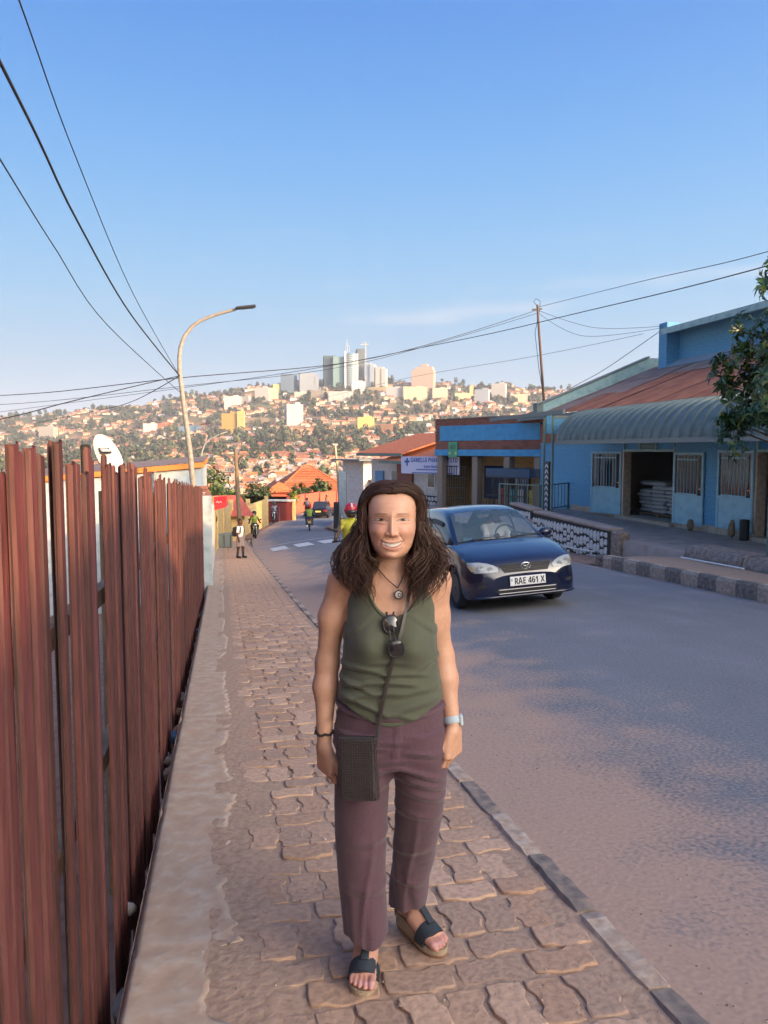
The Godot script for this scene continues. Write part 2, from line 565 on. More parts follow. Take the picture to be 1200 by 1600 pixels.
func paver_shape(l: float, w: float, sd: int) -> Geo:
	# an interlocking block with wavy sides and worn edges, its top at y = 0
	var r := RandomNumberGenerator.new(); r.seed = sd
	var o := PackedVector2Array()
	var a := 0.009
	var gap := 0.0035
	var hx := l * 0.5 - gap
	var hy := w * 0.5 - gap
	for k in [-0.92, -0.55, -0.3, 0.3, 0.55, 0.92]:
		o.append(Vector2(k * hx, -hy + a * (-1.0 if absf(k) < 0.45 else 1.0) + r.randf_range(-0.003, 0.003)))
	o.append(Vector2(hx - 0.002, 0.0))
	for k in [0.92, 0.55, 0.3, -0.3, -0.55, -0.92]:
		o.append(Vector2(k * hx, hy + a * (-1.0 if absf(k) < 0.45 else 1.0) - a * 0.6 + r.randf_range(-0.003, 0.003)))
	o.append(Vector2(-hx + 0.002, 0.0))
	var g := Geo.new()
	var rings := []
	for lv in [[1.0, -0.05], [0.99, -0.005], [0.965, -0.0015], [0.92, 0.0]]:
		var ring := PackedVector3Array()
		for p in o:
			ring.append(Vector3(p.x - signf(p.x) * (1.0 - lv[0]) * 0.11, lv[1] + (r.randf_range(-0.002, 0.002) if lv[1] > -0.04 else 0.0), p.y - signf(p.y) * (1.0 - lv[0]) * 0.09))
		rings.append(ring)
	g.loft(rings, true, false)
	var top: PackedVector3Array = rings[3]
	var ci := g.vert(Vector3(0, 0.002, 0), Vector3.UP)
	var b0 := 3 * o.size()
	for i in o.size(): g.tri_i(ci, b0 + i, b0 + (i + 1) % o.size())
	for i in o.size(): g.n[b0 + i] = Vector3.UP
	return g

func make_pavement() -> void:
	# bed of soil, then the concrete strip, blocks and kerb stones
	var g := Geo.new()
	var rows := []
	var s := 0.2
	while s < 46.0:
		var row := PackedVector3Array()
		for i in 25:
			var x := lerpf(-0.34, 1.34, i / 24.0)
			var y := land(x, s) - 0.0035 + nz.get_noise_2d(x * 110, s * 110) * 0.004
			if x < 0.16 and x > -0.1: y += 0.008
			row.append(Vector3(x, y, -s))
		rows.append(row)
		s += 0.06 if s < 9.0 else 0.5
	g.sheet(rows)
	struct("pavement", g, M.soil_fine)
	var c := Geo.new()
	rows = []
	s = 0.2
	var broke := FastNoiseLite.new(); broke.seed = 9; broke.frequency = 0.9; broke.fractal_octaves = 5
	while s < 46.0:
		var row := PackedVector3Array()
		var e := 0.03 + broke.get_noise_1d(s * 0.5) * 0.08 + broke.get_noise_1d(s * 14.0 + 50.0) * 0.045
		if s > 2.25 and s < 2.7: e -= 0.10
		row.append(Vector3(-0.345, land(0, s) - 0.4, -s))
		for i in 13:
			var x := lerpf(-0.335, e, i / 12.0)
			row.append(Vector3(x, land(x, s) + 0.006 + nz.get_noise_2d(x * 90, s * 90) * 0.008 - (0.006 if i == 0 else 0.0), -s))
		row.append(Vector3(e + 0.012, land(0, s) - 0.03, -s))
		rows.append(row)
		s += 0.04 if s < 9.0 else 0.5
	c.sheet(rows)
	struct("concrete_strip", c, M.concrete)
	# two cracks run across the strip
	# interlocking blocks
	var pv := Node3D.new()
	pv.name = "block_paving"; add_child(pv); pv.set_meta("kind", "structure")
	var shapes := []
	for k in 4: shapes.append(paver_shape(0.25, 0.137, 60 + k))
	var made := []
	for k in 4:
		var ms := []
		for j in 4: ms.append(shapes[k].mesh(M.paver[j]))
		made.append(ms)
	var rest := Geo.new()
	var cnt := 0
	s = 1.62
	var row_no := 0
	while s < 45.0:
		var lengthways := [true, false, true, false, false][row_no % 5] as bool
		var dep := 0.25 if lengthways else 0.137
		var step := 0.137 if lengthways else 0.25
		var x := 0.075 + (0.03 if lengthways else (0.0 if row_no % 2 == 0 else -0.09)) + step * 0.5
		var right := road_left(s) - 0.13
		while x + step * 0.5 < right + 0.05:
			if x - step * 0.5 > 0.05 + broke.get_noise_1d(s * 3.0) * 0.08:
				var ctr := Vector2(x, s + dep * 0.5)
				var sc := 1.0
				if x + step * 0.5 > right: sc = clampf((right - (x - step * 0.5)) / step, 0.3, 1.0)
				var px := x - step * 0.5 * (1.0 - sc)
				var y := land(px, ctr.y) + 0.004 + rng.randf_range(-0.004, 0.005)
				var sl := (land(px, ctr.y + 0.1) - land(px, ctr.y)) / 0.1
				var bs := Basis(Vector3.RIGHT, atan(sl) + rng.randf_range(-0.014, 0.014)) * Basis(Vector3.BACK, rng.randf_range(-0.014, 0.014)) * Basis(Vector3.UP, rng.randf_range(-0.035, 0.035) + (PI / 2 if lengthways else 0.0) + (PI if rng.randf() < 0.5 else 0.0))
				var tf := Transform3D(Basis.from_scale(Vector3(sc, 1, 1)) * bs, Vector3(px, y, -ctr.y))
				var k := rng.randi() % 4
				var j := rng.randi() % 4
				if cnt < 300:
					var o := MeshInstance3D.new()
					o.name = "paving_block"; o.mesh = made[k][j]
					pv.add_child(o, true); o.transform = tf
					cnt += 1
				else:
					append(rest, shapes[k], tf)
			x += step + 0.002
		s += dep + 0.004
		row_no += 1
	part(pv, "paving_blocks", rest, M.paver[0]).set_meta("kind", "stuff")
	# grit and small stones along the joints and the gutter of the road
	var grit := Geo.new(); grit.ball(Vector3.ZERO, Vector3(1, 0.6, 0.8), 4)
	var mm := MultiMesh.new()
	mm.transform_format = MultiMesh.TRANSFORM_3D; mm.use_colors = true
	mm.mesh = grit.mesh(M.plain)
	mm.instance_count = 1500
	for k in 1500:
		var gs2 := 1.7 + 9.0 * pow(rng.randf(), 1.6)
		var gx := rng.randf_range(0.0, 1.35) if k % 3 else 1.45 + absf(rng.randfn()) * 0.5
		if k % 11 == 0: gx = rng.randf_range(1.5, 7.5)
		var gr := rng.randf_range(0.0015, 0.0045) * (1.0 if k % 23 else 2.2)
		mm.set_instance_transform(k, Transform3D(Basis(Vector3.UP, rng.randf() * TAU) * Basis.from_scale(Vector3.ONE * gr), Vector3(gx, land(gx, gs2) + (0.006 if gx < 1.4 else -ROAD_DROP + 0.002), -gs2)))
		var gt := rng.randf_range(0.3, 1.0)
		mm.set_instance_color(k, Color(0.5 * gt, 0.38 * gt, 0.30 * gt))
	var go := MultiMeshInstance3D.new()
	go.name = "grit"; go.multimesh = mm; add_child(go)
	tag(go, "grit and small stones scattered over the pavement and road edge", "grit", "", "stuff")
	# kerb stones, dark and pale in turn
	var kb := Node3D.new()
	kb.name = "kerb"; add_child(kb); kb.set_meta("kind", "structure")
	var st := Geo.new()
	var kd := kerb_shape(0.12, 0.25, 0.49, 71)
	var ks := [kd.mesh(M.kerb_dark), kd.mesh(M.kerb_pale), kerb_shape(0.12, 0.25, 0.49, 72).mesh(M.kerb_dark), kerb_shape(0.12, 0.25, 0.49, 73).mesh(M.kerb_pale)]
	s = 0.6
	var n := 0
	while s < 46.0:
		var x := road_left(s + 0.25) - 0.06
		var o := MeshInstance3D.new()
		o.name = "kerb_stone"; o.mesh = ks[(n % 2) + 2 * (n / 2 % 2)]
		kb.add_child(o, true)
		o.transform = Transform3D(Basis(Vector3.UP, rng.randf_range(-0.012, 0.012)) * Basis(Vector3.RIGHT, atan(land(x, s + 0.5) - land(x, s)) * 2.0), Vector3(x, land(x, s + 0.25) + 0.012 - 0.125 + rng.randf_range(-0.006, 0.004), -s - 0.25))
		s += 0.5
		n += 1

func kerb_shape(w: float, h: float, l: float, sd: int) -> Geo:
	var r := RandomNumberGenerator.new(); r.seed = sd
	var rings := []
	for j in 8:
		var z := lerpf(-l / 2, l / 2, j / 7.0)
		var ring := PackedVector3Array()
		var e := 0.012 if j == 0 or j == 7 else 0.0
		for p in [[-0.5, -0.5], [-0.5, 0.40], [-0.36, 0.5], [0.30, 0.5], [0.5, 0.36], [0.5, -0.5]]:
			ring.append(Vector3(p[0] * (w - e) + r.randf_range(-0.004, 0.004), p[1] * h - (e * 0.6 if p[1] > 0 else 0.0) + (r.randf_range(-0.005, 0.005) if p[1] > 0 else 0.0), z))
		rings.append(ring)
	var g := Geo.new()
	for j in 7:
		for i in 6:
			g.quad(rings[j][i], rings[j][(i + 1) % 6], rings[j + 1][(i + 1) % 6], rings[j + 1][i], (rings[j][i] + rings[j][(i + 1) % 6]) * Vector3(1, 1, 0))
	for e in [0, 7]:
		for i in range(1, 5): g.tri(rings[e][0], rings[e][i], rings[e][i + 1], Vector3(0, 0, -1 if e == 0 else 1))
	return g

func append(to: Geo, g: Geo, t: Transform3D) -> void:
	var i0 := to.v.size()
	to.v.append_array(t * g.v)
	var nb := t.basis.orthonormalized()
	to.n.append_array(Transform3D(nb, Vector3.ZERO) * g.n)
	to.c.append_array(g.c); to.uv.append_array(g.uv)
	for k in g.idx: to.idx.append(i0 + k)

func kerb_top(s: float) -> float:
	return land(8.0, s) - ROAD_DROP + 0.26

func terrace(x: float, s: float) -> float:
	var t := clampf((x - 8.1) / 3.0, 0.0, 1.0)
	return lerpf(kerb_top(s), -0.72, t)

func make_right_path() -> void:
	# kerb of black and whitewashed stones across the road
	var kb := Node3D.new()
	kb.name = "kerb_opposite"; add_child(kb); kb.set_meta("kind", "structure")
	var ks := [kerb_shape(0.16, 0.40, 0.49, 74).mesh(M.kerb_dark), kerb_shape(0.16, 0.40, 0.49, 75).mesh(M.kerb_pale)]
	var s := 4.2
	var n := 0
	while s < 15.6:
		var o := MeshInstance3D.new()
		o.name = "kerb_stone"; o.mesh = ks[n % 2]
		kb.add_child(o, true)
		var x := 8.08 + maxf(0.0, s - 14.0) * 0.16
		o.transform = Transform3D(Basis(Vector3.UP, PI + (0.0 if s < 14.0 else 0.16)) * Basis(Vector3.RIGHT, 0.044), Vector3(x, kerb_top(s + 0.25) - 0.20 - maxf(0, s - 14.5) * 0.06, -s - 0.25))
		s += 0.5
		n += 1
	# footpath behind it, rising to the shop terrace
	var g := Geo.new()
	var rows := []
	for k in 60:
		var ss := lerpf(-12.0, 16.4, k / 59.0)
		var row := PackedVector3Array()
		for i in 20:
			var x := lerpf(8.14, 10.4, i / 19.0)
			row.append(Vector3(x, terrace(x, ss) - 0.02 + nz.get_noise_2d(x * 60, ss * 60) * 0.02 - maxf(0, ss - 14.5) * 0.10, -ss))
		rows.append(row)
	g.sheet(rows)
	struct("footpath", g, M.soil_fine)
	var t := Geo.new()
	rows = []
	for k in 40:
		var ss := lerpf(-12.0, 27.4, k / 39.0)
		var row := PackedVector3Array()
		for x in [9.75, 9.76, 10.2, 10.8, 11.5, 12.2, 13.2]:
			var y := -0.70 + nz.get_noise_2d(x * 20, ss * 20) * 0.008
			if ss < 13.0: y = maxf(y, terrace(x, ss) - 0.01)
			if x < 9.755: y = land(x, ss) - 0.5
			row.append(Vector3(x, y, -ss))
		rows.append(row)
	t.sheet(rows)
	t.quad(Vector3(9.75, -0.70, -27.4), Vector3(13.2, -0.70, -27.4), Vector3(13.2, -2.4, -27.4), Vector3(9.75, -2.4, -27.4), Vector3(0, 0, -1))
	struct("terrace", t, M.path)
	# the lower terrace of the brick building
	var b := Geo.new()
	b.prism(PackedVector2Array([Vector2(8.9, 36.8), Vector2(9.9, 29.2), Vector2(11.0, 27.45), Vector2(16, 27.45), Vector2(16, 38)]), -0.75, 0.75, Vector3(0, -1.95, 0), Basis(Vector3(1, 0, 0), Vector3(0, 0, -1), Vector3(0, 1, 0)))
	struct("terrace", b, M.path)

# ---- the city on the hill across the valley
func make_hill() -> void:
	var g := Geo.new()
	var rows := []
	var ds := [88, 105, 130, 165, 210, 260, 310, 360]
	for k in 50: ds.append(390 + k * 36)
	ds.append_array([2250, 2400, 2600, 2800])
	for d in ds:
		var row := PackedVector3Array()
		for i in 111:
			var u := lerpf(-1.05, 1.25, i / 110.0)
			var p := far_plan(u, d)
			row.append(Vector3(p.x, hill_height(u, d), -p.y))
		rows.append(row)
	g.sheet(rows)
	var f := FastNoiseLite.new(); f.seed = 77; f.frequency = 0.02; f.fractal_octaves = 4
	for k in g.v.size():
		var q := f.get_noise_2d(g.v[k].x, g.v[k].z)
		var a := Color(0.085, 0.105, 0.045)
		g.c[k] = a.lerp(Color(0.33, 0.19, 0.10), clampf(q * 1.6 + 0.38, 0.0, 1.0))
	struct("hill", g, M.hill)
	# far ridge in the haze
	var r := Geo.new()
	rows = []
	for d in [4200, 5000, 6000, 7000, 7600]:
		var row := PackedVector3Array()
		for i in 60:
			var u := lerpf(-1.6, 1.6, i / 59.0)
			var p := far_plan(u, d)
			var e := lerpt([4200, 5000, 6000, 7000, 7600], [-90.0, 60.0, 190.0, 290.0, 250.0], d)
			row.append(Vector3(p.x, e + nz.get_noise_2d(p.x * 0.05, p.y * 0.05) * 110.0, -p.y))
		rows.append(row)
	r.col = Color(0.09, 0.10, 0.07)
	r.sheet(rows)
	struct("hills", r, M.hill)
	hill_trees()
	hill_houses()
	hill_towers()

func hill_point(u: float, d: float) -> Vector3:
	var p := far_plan(u, d)
	return Vector3(p.x, hill_height(u, d), -p.y)

func crown_clump(sd: int, n: int, tall: float) -> Geo:
	# a small crown of leaf tufts for the trees across the valley, 1 m wide
	var r := RandomNumberGenerator.new(); r.seed = sd
	var g := Geo.new()
	for k in n:
		var d := Vector3(r.randfn(), r.randfn() * 0.8, r.randfn()).normalized() * pow(r.randf(), 0.4)
		var c := Vector3(d.x * 0.42, tall * 0.55 + d.y * tall * 0.45, d.z * 0.42)
		var s := r.randf_range(0.12, 0.22)
		var t := r.randf_range(0.7, 1.25)
		g.col = Color(t, t, t)
		var nn := (d + Vector3(0, 0.35, 0) + Vector3(r.randfn(), r.randfn(), r.randfn()) * 0.3).normalized()
		var a := nn.cross(Vector3(r.randfn(), r.randfn(), r.randfn())).normalized()
		var b := nn.cross(a)
		var i0 := g.vert(c + a * s, nn)
		g.vert(c + b * s * 0.8 + nn * s * 0.3, nn); g.vert(c - a * s, nn); g.vert(c - b * s * 0.8 + nn * s * 0.2, nn)
		g.tri_i(i0, i0 + 1, i0 + 2); g.tri_i(i0, i0 + 2, i0 + 3)
	g.col = Color(0.8, 0.6, 0.4)
	g.bar(Vector3(0, 0, 0), Vector3(0, tall * 0.6, 0), 0.05, 0.05)
	return g

func scatter(called: String, g: Geo, m: Material, xf: Array, cols: PackedColorArray) -> void:
	var mm := MultiMesh.new()
	mm.transform_format = MultiMesh.TRANSFORM_3D
	mm.use_colors = true
	mm.mesh = g.mesh(m)
	mm.instance_count = xf.size()
	for k in xf.size():
		mm.set_instance_transform(k, xf[k]); mm.set_instance_color(k, cols[k])
	var o := MultiMeshInstance3D.new()
	o.name = numbered(called); o.multimesh = mm
	add_child(o); o.set_meta("kind", "stuff")
	o.set_meta("label", "trees growing among the houses on the far hillside"); o.set_meta("category", "trees")

var grove := FastNoiseLite.new()
func hill_trees() -> void:
	grove.seed = 21; grove.frequency = 0.012; grove.fractal_octaves = 3
	M.far_leaf = mat(1, 1, 1, 0.9)
	for kind in 3:
		var g := crown_clump(300 + kind, 70, [1.0, 1.7, 1.2][kind])
		var xf := []
		var cols := PackedColorArray()
		var tries := 0
		while xf.size() < [1900, 850, 1000][kind] and tries < 60000:
			tries += 1
			var d := 430.0 + 1700.0 * sqrt(rng.randf())
			var u := rng.randf_range(-0.62, 0.36)
			var p := hill_point(u, d)
			var q := grove.get_noise_2d(p.x, p.z)
			var px := 600 + u * 1202
			# the packed quarter at the foot of the hill has few trees
			if d < 930 and px > 330 and px < 620 and rng.randf() > 0.10: continue
			var wood := 0.0
			if px > 60 and px < 420 and d > 850 and d < 1500: wood = 0.22   # the wooded slope
			if px > 430 and px < 700 and d > 930 and d < 1350: wood = 0.18
			if q + wood + rng.randf_range(-0.2, 0.2) < 0.10: continue
			var h := rng.randf_range(7.0, 13.0) * (1.0 if kind != 1 else 1.1)
			xf.append(Transform3D(Basis(Vector3.UP, rng.randf() * TAU) * Basis.from_scale(Vector3(h, h * rng.randf_range(0.8, 1.1), h)), p - Vector3(0, 0.6, 0)))
			var t := rng.randf_range(0.7, 1.3)
			cols.append(Color(0.075 * t, 0.092 * t, 0.045 * t) if rng.randf() < 0.7 else Color(0.12 * t, 0.13 * t, 0.06 * t))
		scatter(["trees", "trees", "trees"][kind], g, M.far_leaf, xf, cols)

func house_shape(wall: Color, roof: Color, hip: bool) -> Geo:
	# a unit house: 1 wide, 1 deep, walls 0.42 high, with a roof that overhangs
	var g := Geo.new()
	g.col = wall
	g.box(Vector3(0, 0.10, 0), Vector3(1, 0.64, 0.8))
	g.col = Color(0.06, 0.05, 0.05)
	for k in [-0.3, 0.0, 0.3]:
		g.box(Vector3(k, 0.24, 0), Vector3(0.13, 0.16, 0.81))
	for k in [-0.2, 0.2]:
		g.box(Vector3(0, 0.24, k), Vector3(1.01, 0.16, 0.13))
	g.col = roof
	var y := 0.42
	var t := 0.66
	var a := Vector3(-0.57, y, -0.48); var b := Vector3(0.57, y, -0.48); var c := Vector3(0.57, y, 0.48); var d := Vector3(-0.57, y, 0.48)
	var r0 := Vector3(-0.25 if hip else -0.57, t, 0); var r1 := Vector3(0.25 if hip else 0.57, t, 0)
	g.quad(a, b, r1, r0, Vector3(0, 1, -1)); g.quad(d, c, r1, r0, Vector3(0, 1, 1))
	if not hip: g.col = wall
	g.tri(a, d, r0, Vector3(-1, 0.3, 0)); g.tri(b, c, r1, Vector3(1, 0.3, 0))
	return g

func flat_shape(wall: Color, floors: int, glass: Color) -> Geo:
	# a unit block with bands of windows between piers
	var g := Geo.new()
	g.col = wall
	g.box(Vector3(0, 0.46, 0), Vector3(0.94, 1.08, 0.94))
	for k in floors + 1:
		g.box(Vector3(0, float(k) / floors, 0), Vector3(1.0, 0.30 / floors, 1.0))
	for k in 6:
		g.box(Vector3(-0.475 + k * 0.19, 0.5, 0), Vector3(0.035, 1.0, 0.985))
		g.box(Vector3(0, 0.5, -0.475 + k * 0.19), Vector3(0.985, 1.0, 0.035))
	g.col = glass
	for k in floors:
		g.box(Vector3(0, (k + 0.5) / floors, 0), Vector3(0.955, 0.68 / floors, 0.955))
	g.col = wall
	g.box(Vector3(0.2, 1.06, 0.1), Vector3(0.3, 0.12, 0.3))
	return g

const FAR_HOUSE := [
	["small house with an orange tile roof on the far hillside", [0.55, 0.44, 0.30], [0.48, 0.17, 0.06], false],
	["small house with a rust brown roof on the far hillside", [0.48, 0.33, 0.21], [0.30, 0.12, 0.06], false],
	["small house with a red hipped roof on the far hillside", [0.60, 0.50, 0.36], [0.44, 0.13, 0.06], true],
	["small house with a grey sheet roof on the far hillside", [0.48, 0.36, 0.25], [0.40, 0.35, 0.31], false],
	["small house with a pale pink roof on the far hillside", [0.64, 0.55, 0.42], [0.52, 0.28, 0.17], false],
	["small house with white walls and a pale roof on the far hillside", [0.75, 0.72, 0.68], [0.55, 0.50, 0.46], true],
]

func hill_houses() -> void:
	M.far_wall = mat(1, 1, 1, 0.9)
	var list := []
	# the packed quarter at the foot of the hill
	var tries := 0
	while list.size() < 900 and tries < 8000:
		tries += 1
		var d := rng.randf_range(470, 930)
		var u := rng.randf_range(-0.25, 0.06)
		var w := rng.randf_range(6.0, 9.5)
		list.append([u, d, w, [0, 1, 1, 3, 4, 4, 0, 3][rng.randi() % 8]])
	# houses up the slope, thinner in the woods
	tries = 0
	while list.size() < 4600 and tries < 60000:
		tries += 1
		var d := 900.0 + 1180.0 * rng.randf()
		var u := rng.randf_range(-0.60, 0.34)
		var px := 600 + u * 1202
		var p := hill_point(u, d)
		var q := grove.get_noise_2d(p.x, p.z)
		var wood := 0.0
		if px > 60 and px < 420 and d > 850 and d < 1500: wood = 0.25
		if q + wood + rng.randf_range(-0.28, 0.28) > 0.22: continue
		list.append([u, d, rng.randf_range(9.0, 17.0) * (1.15 if d > 1500 else 1.0), [0, 1, 2, 2, 0, 4, 5, 1][rng.randi() % 8]])
	list.sort_custom(func(a, b): return a[2] / a[1] > b[2] / b[1])
	var shapes := []
	var meshes := []
	for h in FAR_HOUSE:
		var g := house_shape(Color(h[1][0], h[1][1], h[1][2]), Color(h[2][0], h[2][1], h[2][2]), h[3])
		shapes.append(g); meshes.append(g.mesh(M.far_wall))
	var xf := [[], [], [], [], [], []]
	for k in list.size():
		var h = list[k]
		var p := hill_point(h[0], h[1])
		var sz: float = h[2]
		var t := Transform3D(Basis(Vector3.UP, rng.randf_range(-0.5, 0.5) + (PI / 2 if rng.randf() < 0.4 else 0.0)) * Basis.from_scale(Vector3(sz, minf(sz, 10.0) * rng.randf_range(0.75, 1.05), sz * rng.randf_range(0.65, 0.95))), p - Vector3(0, 0.8, 0))
		if k < 290:
			var o := solo("hillside_house", FAR_HOUSE[h[3]][0], "house", meshes[h[3]], null, Vector3.ZERO, "houses on the far hillside")
			o.transform = t
		else: xf[h[3]].append(t)
	for k in 6:
		var mm := MultiMesh.new()
		mm.transform_format = MultiMesh.TRANSFORM_3D
		mm.mesh = meshes[k]
		mm.instance_count = xf[k].size()
		for j in xf[k].size(): mm.set_instance_transform(j, xf[k][j])
		var o := MultiMeshInstance3D.new()
		o.name = numbered("hillside_houses"); o.multimesh = mm
		add_child(o)
		tag(o, "mass of tiny " + ["orange", "rust brown", "red", "grey", "pink", "white"][k] + " roofed houses covering the far hillside", "houses", "", "stuff")

# bigger blocks: px across the picture's width in the photograph, metres out, width, height, floors, wall, glass
func hill_towers() -> void:
	var at := func(px: float, d: float) -> Vector3: return hill_point((px - 600.0) / 1202.0, d)
	var list := [
		[78, 1750, 36, 33, 9, [0.55, 0.50, 0.42], "pale slab block standing alone at the far end of the hill"],
		[361, 1500, 30, 40, 6, [0.62, 0.36, 0.08], "orange office block among trees on the far hillside"],
		[378, 1490, 14, 42, 6, [0.75, 0.60, 0.22], "narrow yellow block joined to the orange office block"],
		[402, 1560, 70, 16, 4, [0.50, 0.38, 0.24], "long brown row building beside the orange office block"],
		[460, 1520, 34, 42, 7, [0.58, 0.56, 0.54], "grey concrete block with vertical fins on the far hillside"],
		[571, 1420, 32, 27, 6, [0.70, 0.55, 0.18], "yellow apartment block on the far hillside"],
		[608, 1400, 46, 18, 3, [0.52, 0.27, 0.14], "long terracotta building beside the yellow apartment block"],
		[366, 1830, 40, 28, 5, [0.72, 0.69, 0.62], "white block on the left shoulder of the ridge"],
		[385, 1840, 26, 24, 5, [0.50, 0.46, 0.42], "grey white block on the left shoulder of the ridge"],
		[412, 1860, 34, 34, 6, [0.60, 0.55, 0.50], "white and maroon striped block near the ridge"],
		[430, 1870, 20, 34, 6, [0.66, 0.58, 0.36], "cream block near the striped block"],
		[436, 1990, 30, 24, 5, [0.72, 0.58, 0.20], "bright yellow block on the ridge left of the glass towers"],
		[237, 1640, 28, 26, 6, [0.68, 0.66, 0.62], "white office block among trees on the left slope"],
		[262, 1700, 42, 17, 4, [0.48, 0.20, 0.10], "brick red block below the wooded ridge"],
		[240, 1710, 20, 15, 4, [0.55, 0.26, 0.12], "small brick red block below the wooded ridge"],
		[470, 1900, 30, 22, 5, [0.66, 0.60, 0.46], "cream flats below the ridge towers"],
		[500, 1860, 36, 18, 4, [0.62, 0.52, 0.36], "tan flats below the ridge towers"],
		[533, 1840, 60, 22, 4, [0.60, 0.57, 0.52], "wide pale building below the glass towers"],
		[560, 1900, 34, 30, 6, [0.74, 0.71, 0.66], "white block at the foot of the round tower"],
		[598, 1930, 60, 16, 3, [0.68, 0.54, 0.28], "long sand coloured building behind the shopping block"],
		[616, 1850, 40, 22, 4, [0.50, 0.50, 0.50], "grey shopping block with bright bays"],
		[646, 1850, 60, 30, 4, [0.62, 0.52, 0.36], "sandstone shopping block with tall glazed bays"],
		[684, 1860, 40, 28, 4, [0.56, 0.48, 0.36], "tan block beside the tall glazed bays"],
		[720, 1890, 40, 16, 3, [0.72, 0.62, 0.34], "low cream yellow block right of the hotel"],
		[752, 1880, 34, 34, 6, [0.52, 0.56, 0.60], "blue grey office block on the right slope"],
		[778, 1960, 36, 34, 5, [0.70, 0.67, 0.60], "white corner block on the right ridge"],
		[806, 1900, 46, 18, 3, [0.58, 0.46, 0.32], "tan school block on the right ridge"],
		[735, 1930, 10, 34, 6, [0.70, 0.55, 0.25], "slim yellow tower house on the right ridge"],
		[660, 1120, 44, 26, 4, [0.62, 0.62, 0.64], "white curved depot by the brick shop roof"],
		[500, 1000, 30, 7, 2, [0.70, 0.62, 0.58], "long pale hall with a red roof at the hill foot"],
		[533, 990, 46, 7, 2, [0.60, 0.42, 0.34], "long pink hall with a red roof at the hill foot"],
		[150, 1560, 30, 12, 3, [0.46, 0.22, 0.13], "brick building among trees on the left slope"],
		[285, 1500, 26, 11, 3, [0.55, 0.33, 0.12], "ochre roofed villa among trees on the left slope"],
		[298, 1560, 40, 14, 3, [0.28, 0.42, 0.52], "sky blue roofed hall on the left slope"],
	]
	for b in list:
		var p: Vector3 = at.call(b[0], b[1])
		var g := flat_shape(Color(b[5][0], b[5][1], b[5][2]) * 0.78, b[4], Color(0.07, 0.09, 0.11))
		var o := solo("city_block", b[6], "building", g, M.far_wall)
		o.transform = Transform3D(Basis(Vector3.UP, deg_to_rad(-12.0 + rng.randf_range(-22, 22))) * Basis.from_scale(Vector3(b[2], b[3], b[2] * 0.55)), p - Vector3(0, 3, 0))
	# towers on the ridge
	M.far_glass = mat(1, 1, 1, 0.25)
	tower("glass_tower", "blue grey glass office block left of the tall towers", at.call(453, 1990), [[0, 0, 32, 30, 46]], Color(0.16, 0.22, 0.28), Color(0.07, 0.12, 0.18), 11)
	tower("glass_tower", "curved blue glass office block with pale edge left of the tall towers", at.call(482, 1980), [[0, 0, 42, 28, 52], [22, 2, 8, 26, 48]], Color(0.24, 0.27, 0.30), Color(0.05, 0.10, 0.20), 12)
	tower("glass_tower", "tall dark green glass slab behind the round tower", at.call(516, 2010), [[0, 0, 30, 26, 80]], Color(0.05, 0.085, 0.085), Color(0.035, 0.065, 0.07), 20)
	tower("glass_tower", "stepped teal glass tower with pale frame", at.call(531, 1995), [[0, 0, 34, 28, 76]], Color(0.16, 0.26, 0.25), Color(0.04, 0.14, 0.14), 18)
	tower("glass_tower", "dark slab tower behind the round tower with a roof crane", at.call(563, 2030), [[0, 0, 18, 24, 86]], Color(0.10, 0.12, 0.12), Color(0.05, 0.07, 0.08), 22)
	var rt := tower("round_tower", "tall pale round glass tower on the ridge, tallest of the cluster", at.call(549, 1985), [], Color(), Color(), 0)
	var body := Geo.new()
	body.col = Color(0.14, 0.22, 0.24)
	body.cyl(Vector3(0, -4, 0), Vector3(0, 84, 0), 18, 18, 24)
	part(rt, "glass_drum", body, M.far_glass)
	for k in 17:
		var f := Geo.new(); f.col = Color(0.42, 0.43, 0.42)
		f.cyl(Vector3(0, k * 4.9, 0), Vector3(0, k * 4.9 + 1.5, 0), 18.4, 18.4, 24)
		part(rt, "floor_band", f, M.far_wall)
	var fin := Geo.new(); fin.col = Color(0.70, 0.68, 0.64)
	fin.box(Vector3(-16, 44, 10), Vector3(4, 92, 6)); fin.box(Vector3(15, 42, 8), Vector3(4, 86, 6))
	part(rt, "fin", fin, M.far_wall)
	var mast := Geo.new(); mast.col = Color(0.4, 0.4, 0.4)
	mast.bar(Vector3(-9, 90, 0), Vector3(-9, 112, 0), 1.2, 1.2); mast.bar(Vector3(-4, 90, 0), Vector3(-4, 106, 0), 0.9, 0.9)
	mast.bar(Vector3(-9, 104, 0), Vector3(-4, 108, 0), 0.8, 0.8); mast.bar(Vector3(-15, 88, 0), Vector3(-9, 122, 0), 0.8, 0.8)
	part(rt, "mast", mast, M.far_wall)
	tower("apartment_tower", "white apartment tower pair right of the glass towers", at.call(580, 1990), [[-6, 0, 14, 20, 62], [6, 3, 10, 22, 58]], Color(0.36, 0.40, 0.44), Color(0.07, 0.10, 0.13), 15)
	tower("apartment_tower", "cream stepped apartment tower right of the glass towers", at.call(595, 1980), [[-2, 0, 18, 20, 60], [10, 2, 10, 20, 55]], Color(0.52, 0.47, 0.40), Color(0.12, 0.12, 0.12), 15)
	tower("hotel_tower", "broad pink hotel block with a stepped roof on the ridge", at.call(661, 1990), [[0, 0, 56, 30, 46], [3, 0, 44, 26, 54], [4, 0, 14, 14, 62]], Color(0.46, 0.34, 0.26), Color(0.14, 0.10, 0.08), 9)
	var cr := tower("tower_crane", "thin tower crane standing among the ridge towers", at.call(572, 2000), [], Color(), Color(), 0)
	var c := Geo.new(); c.col = Color(0.5, 0.42, 0.25)
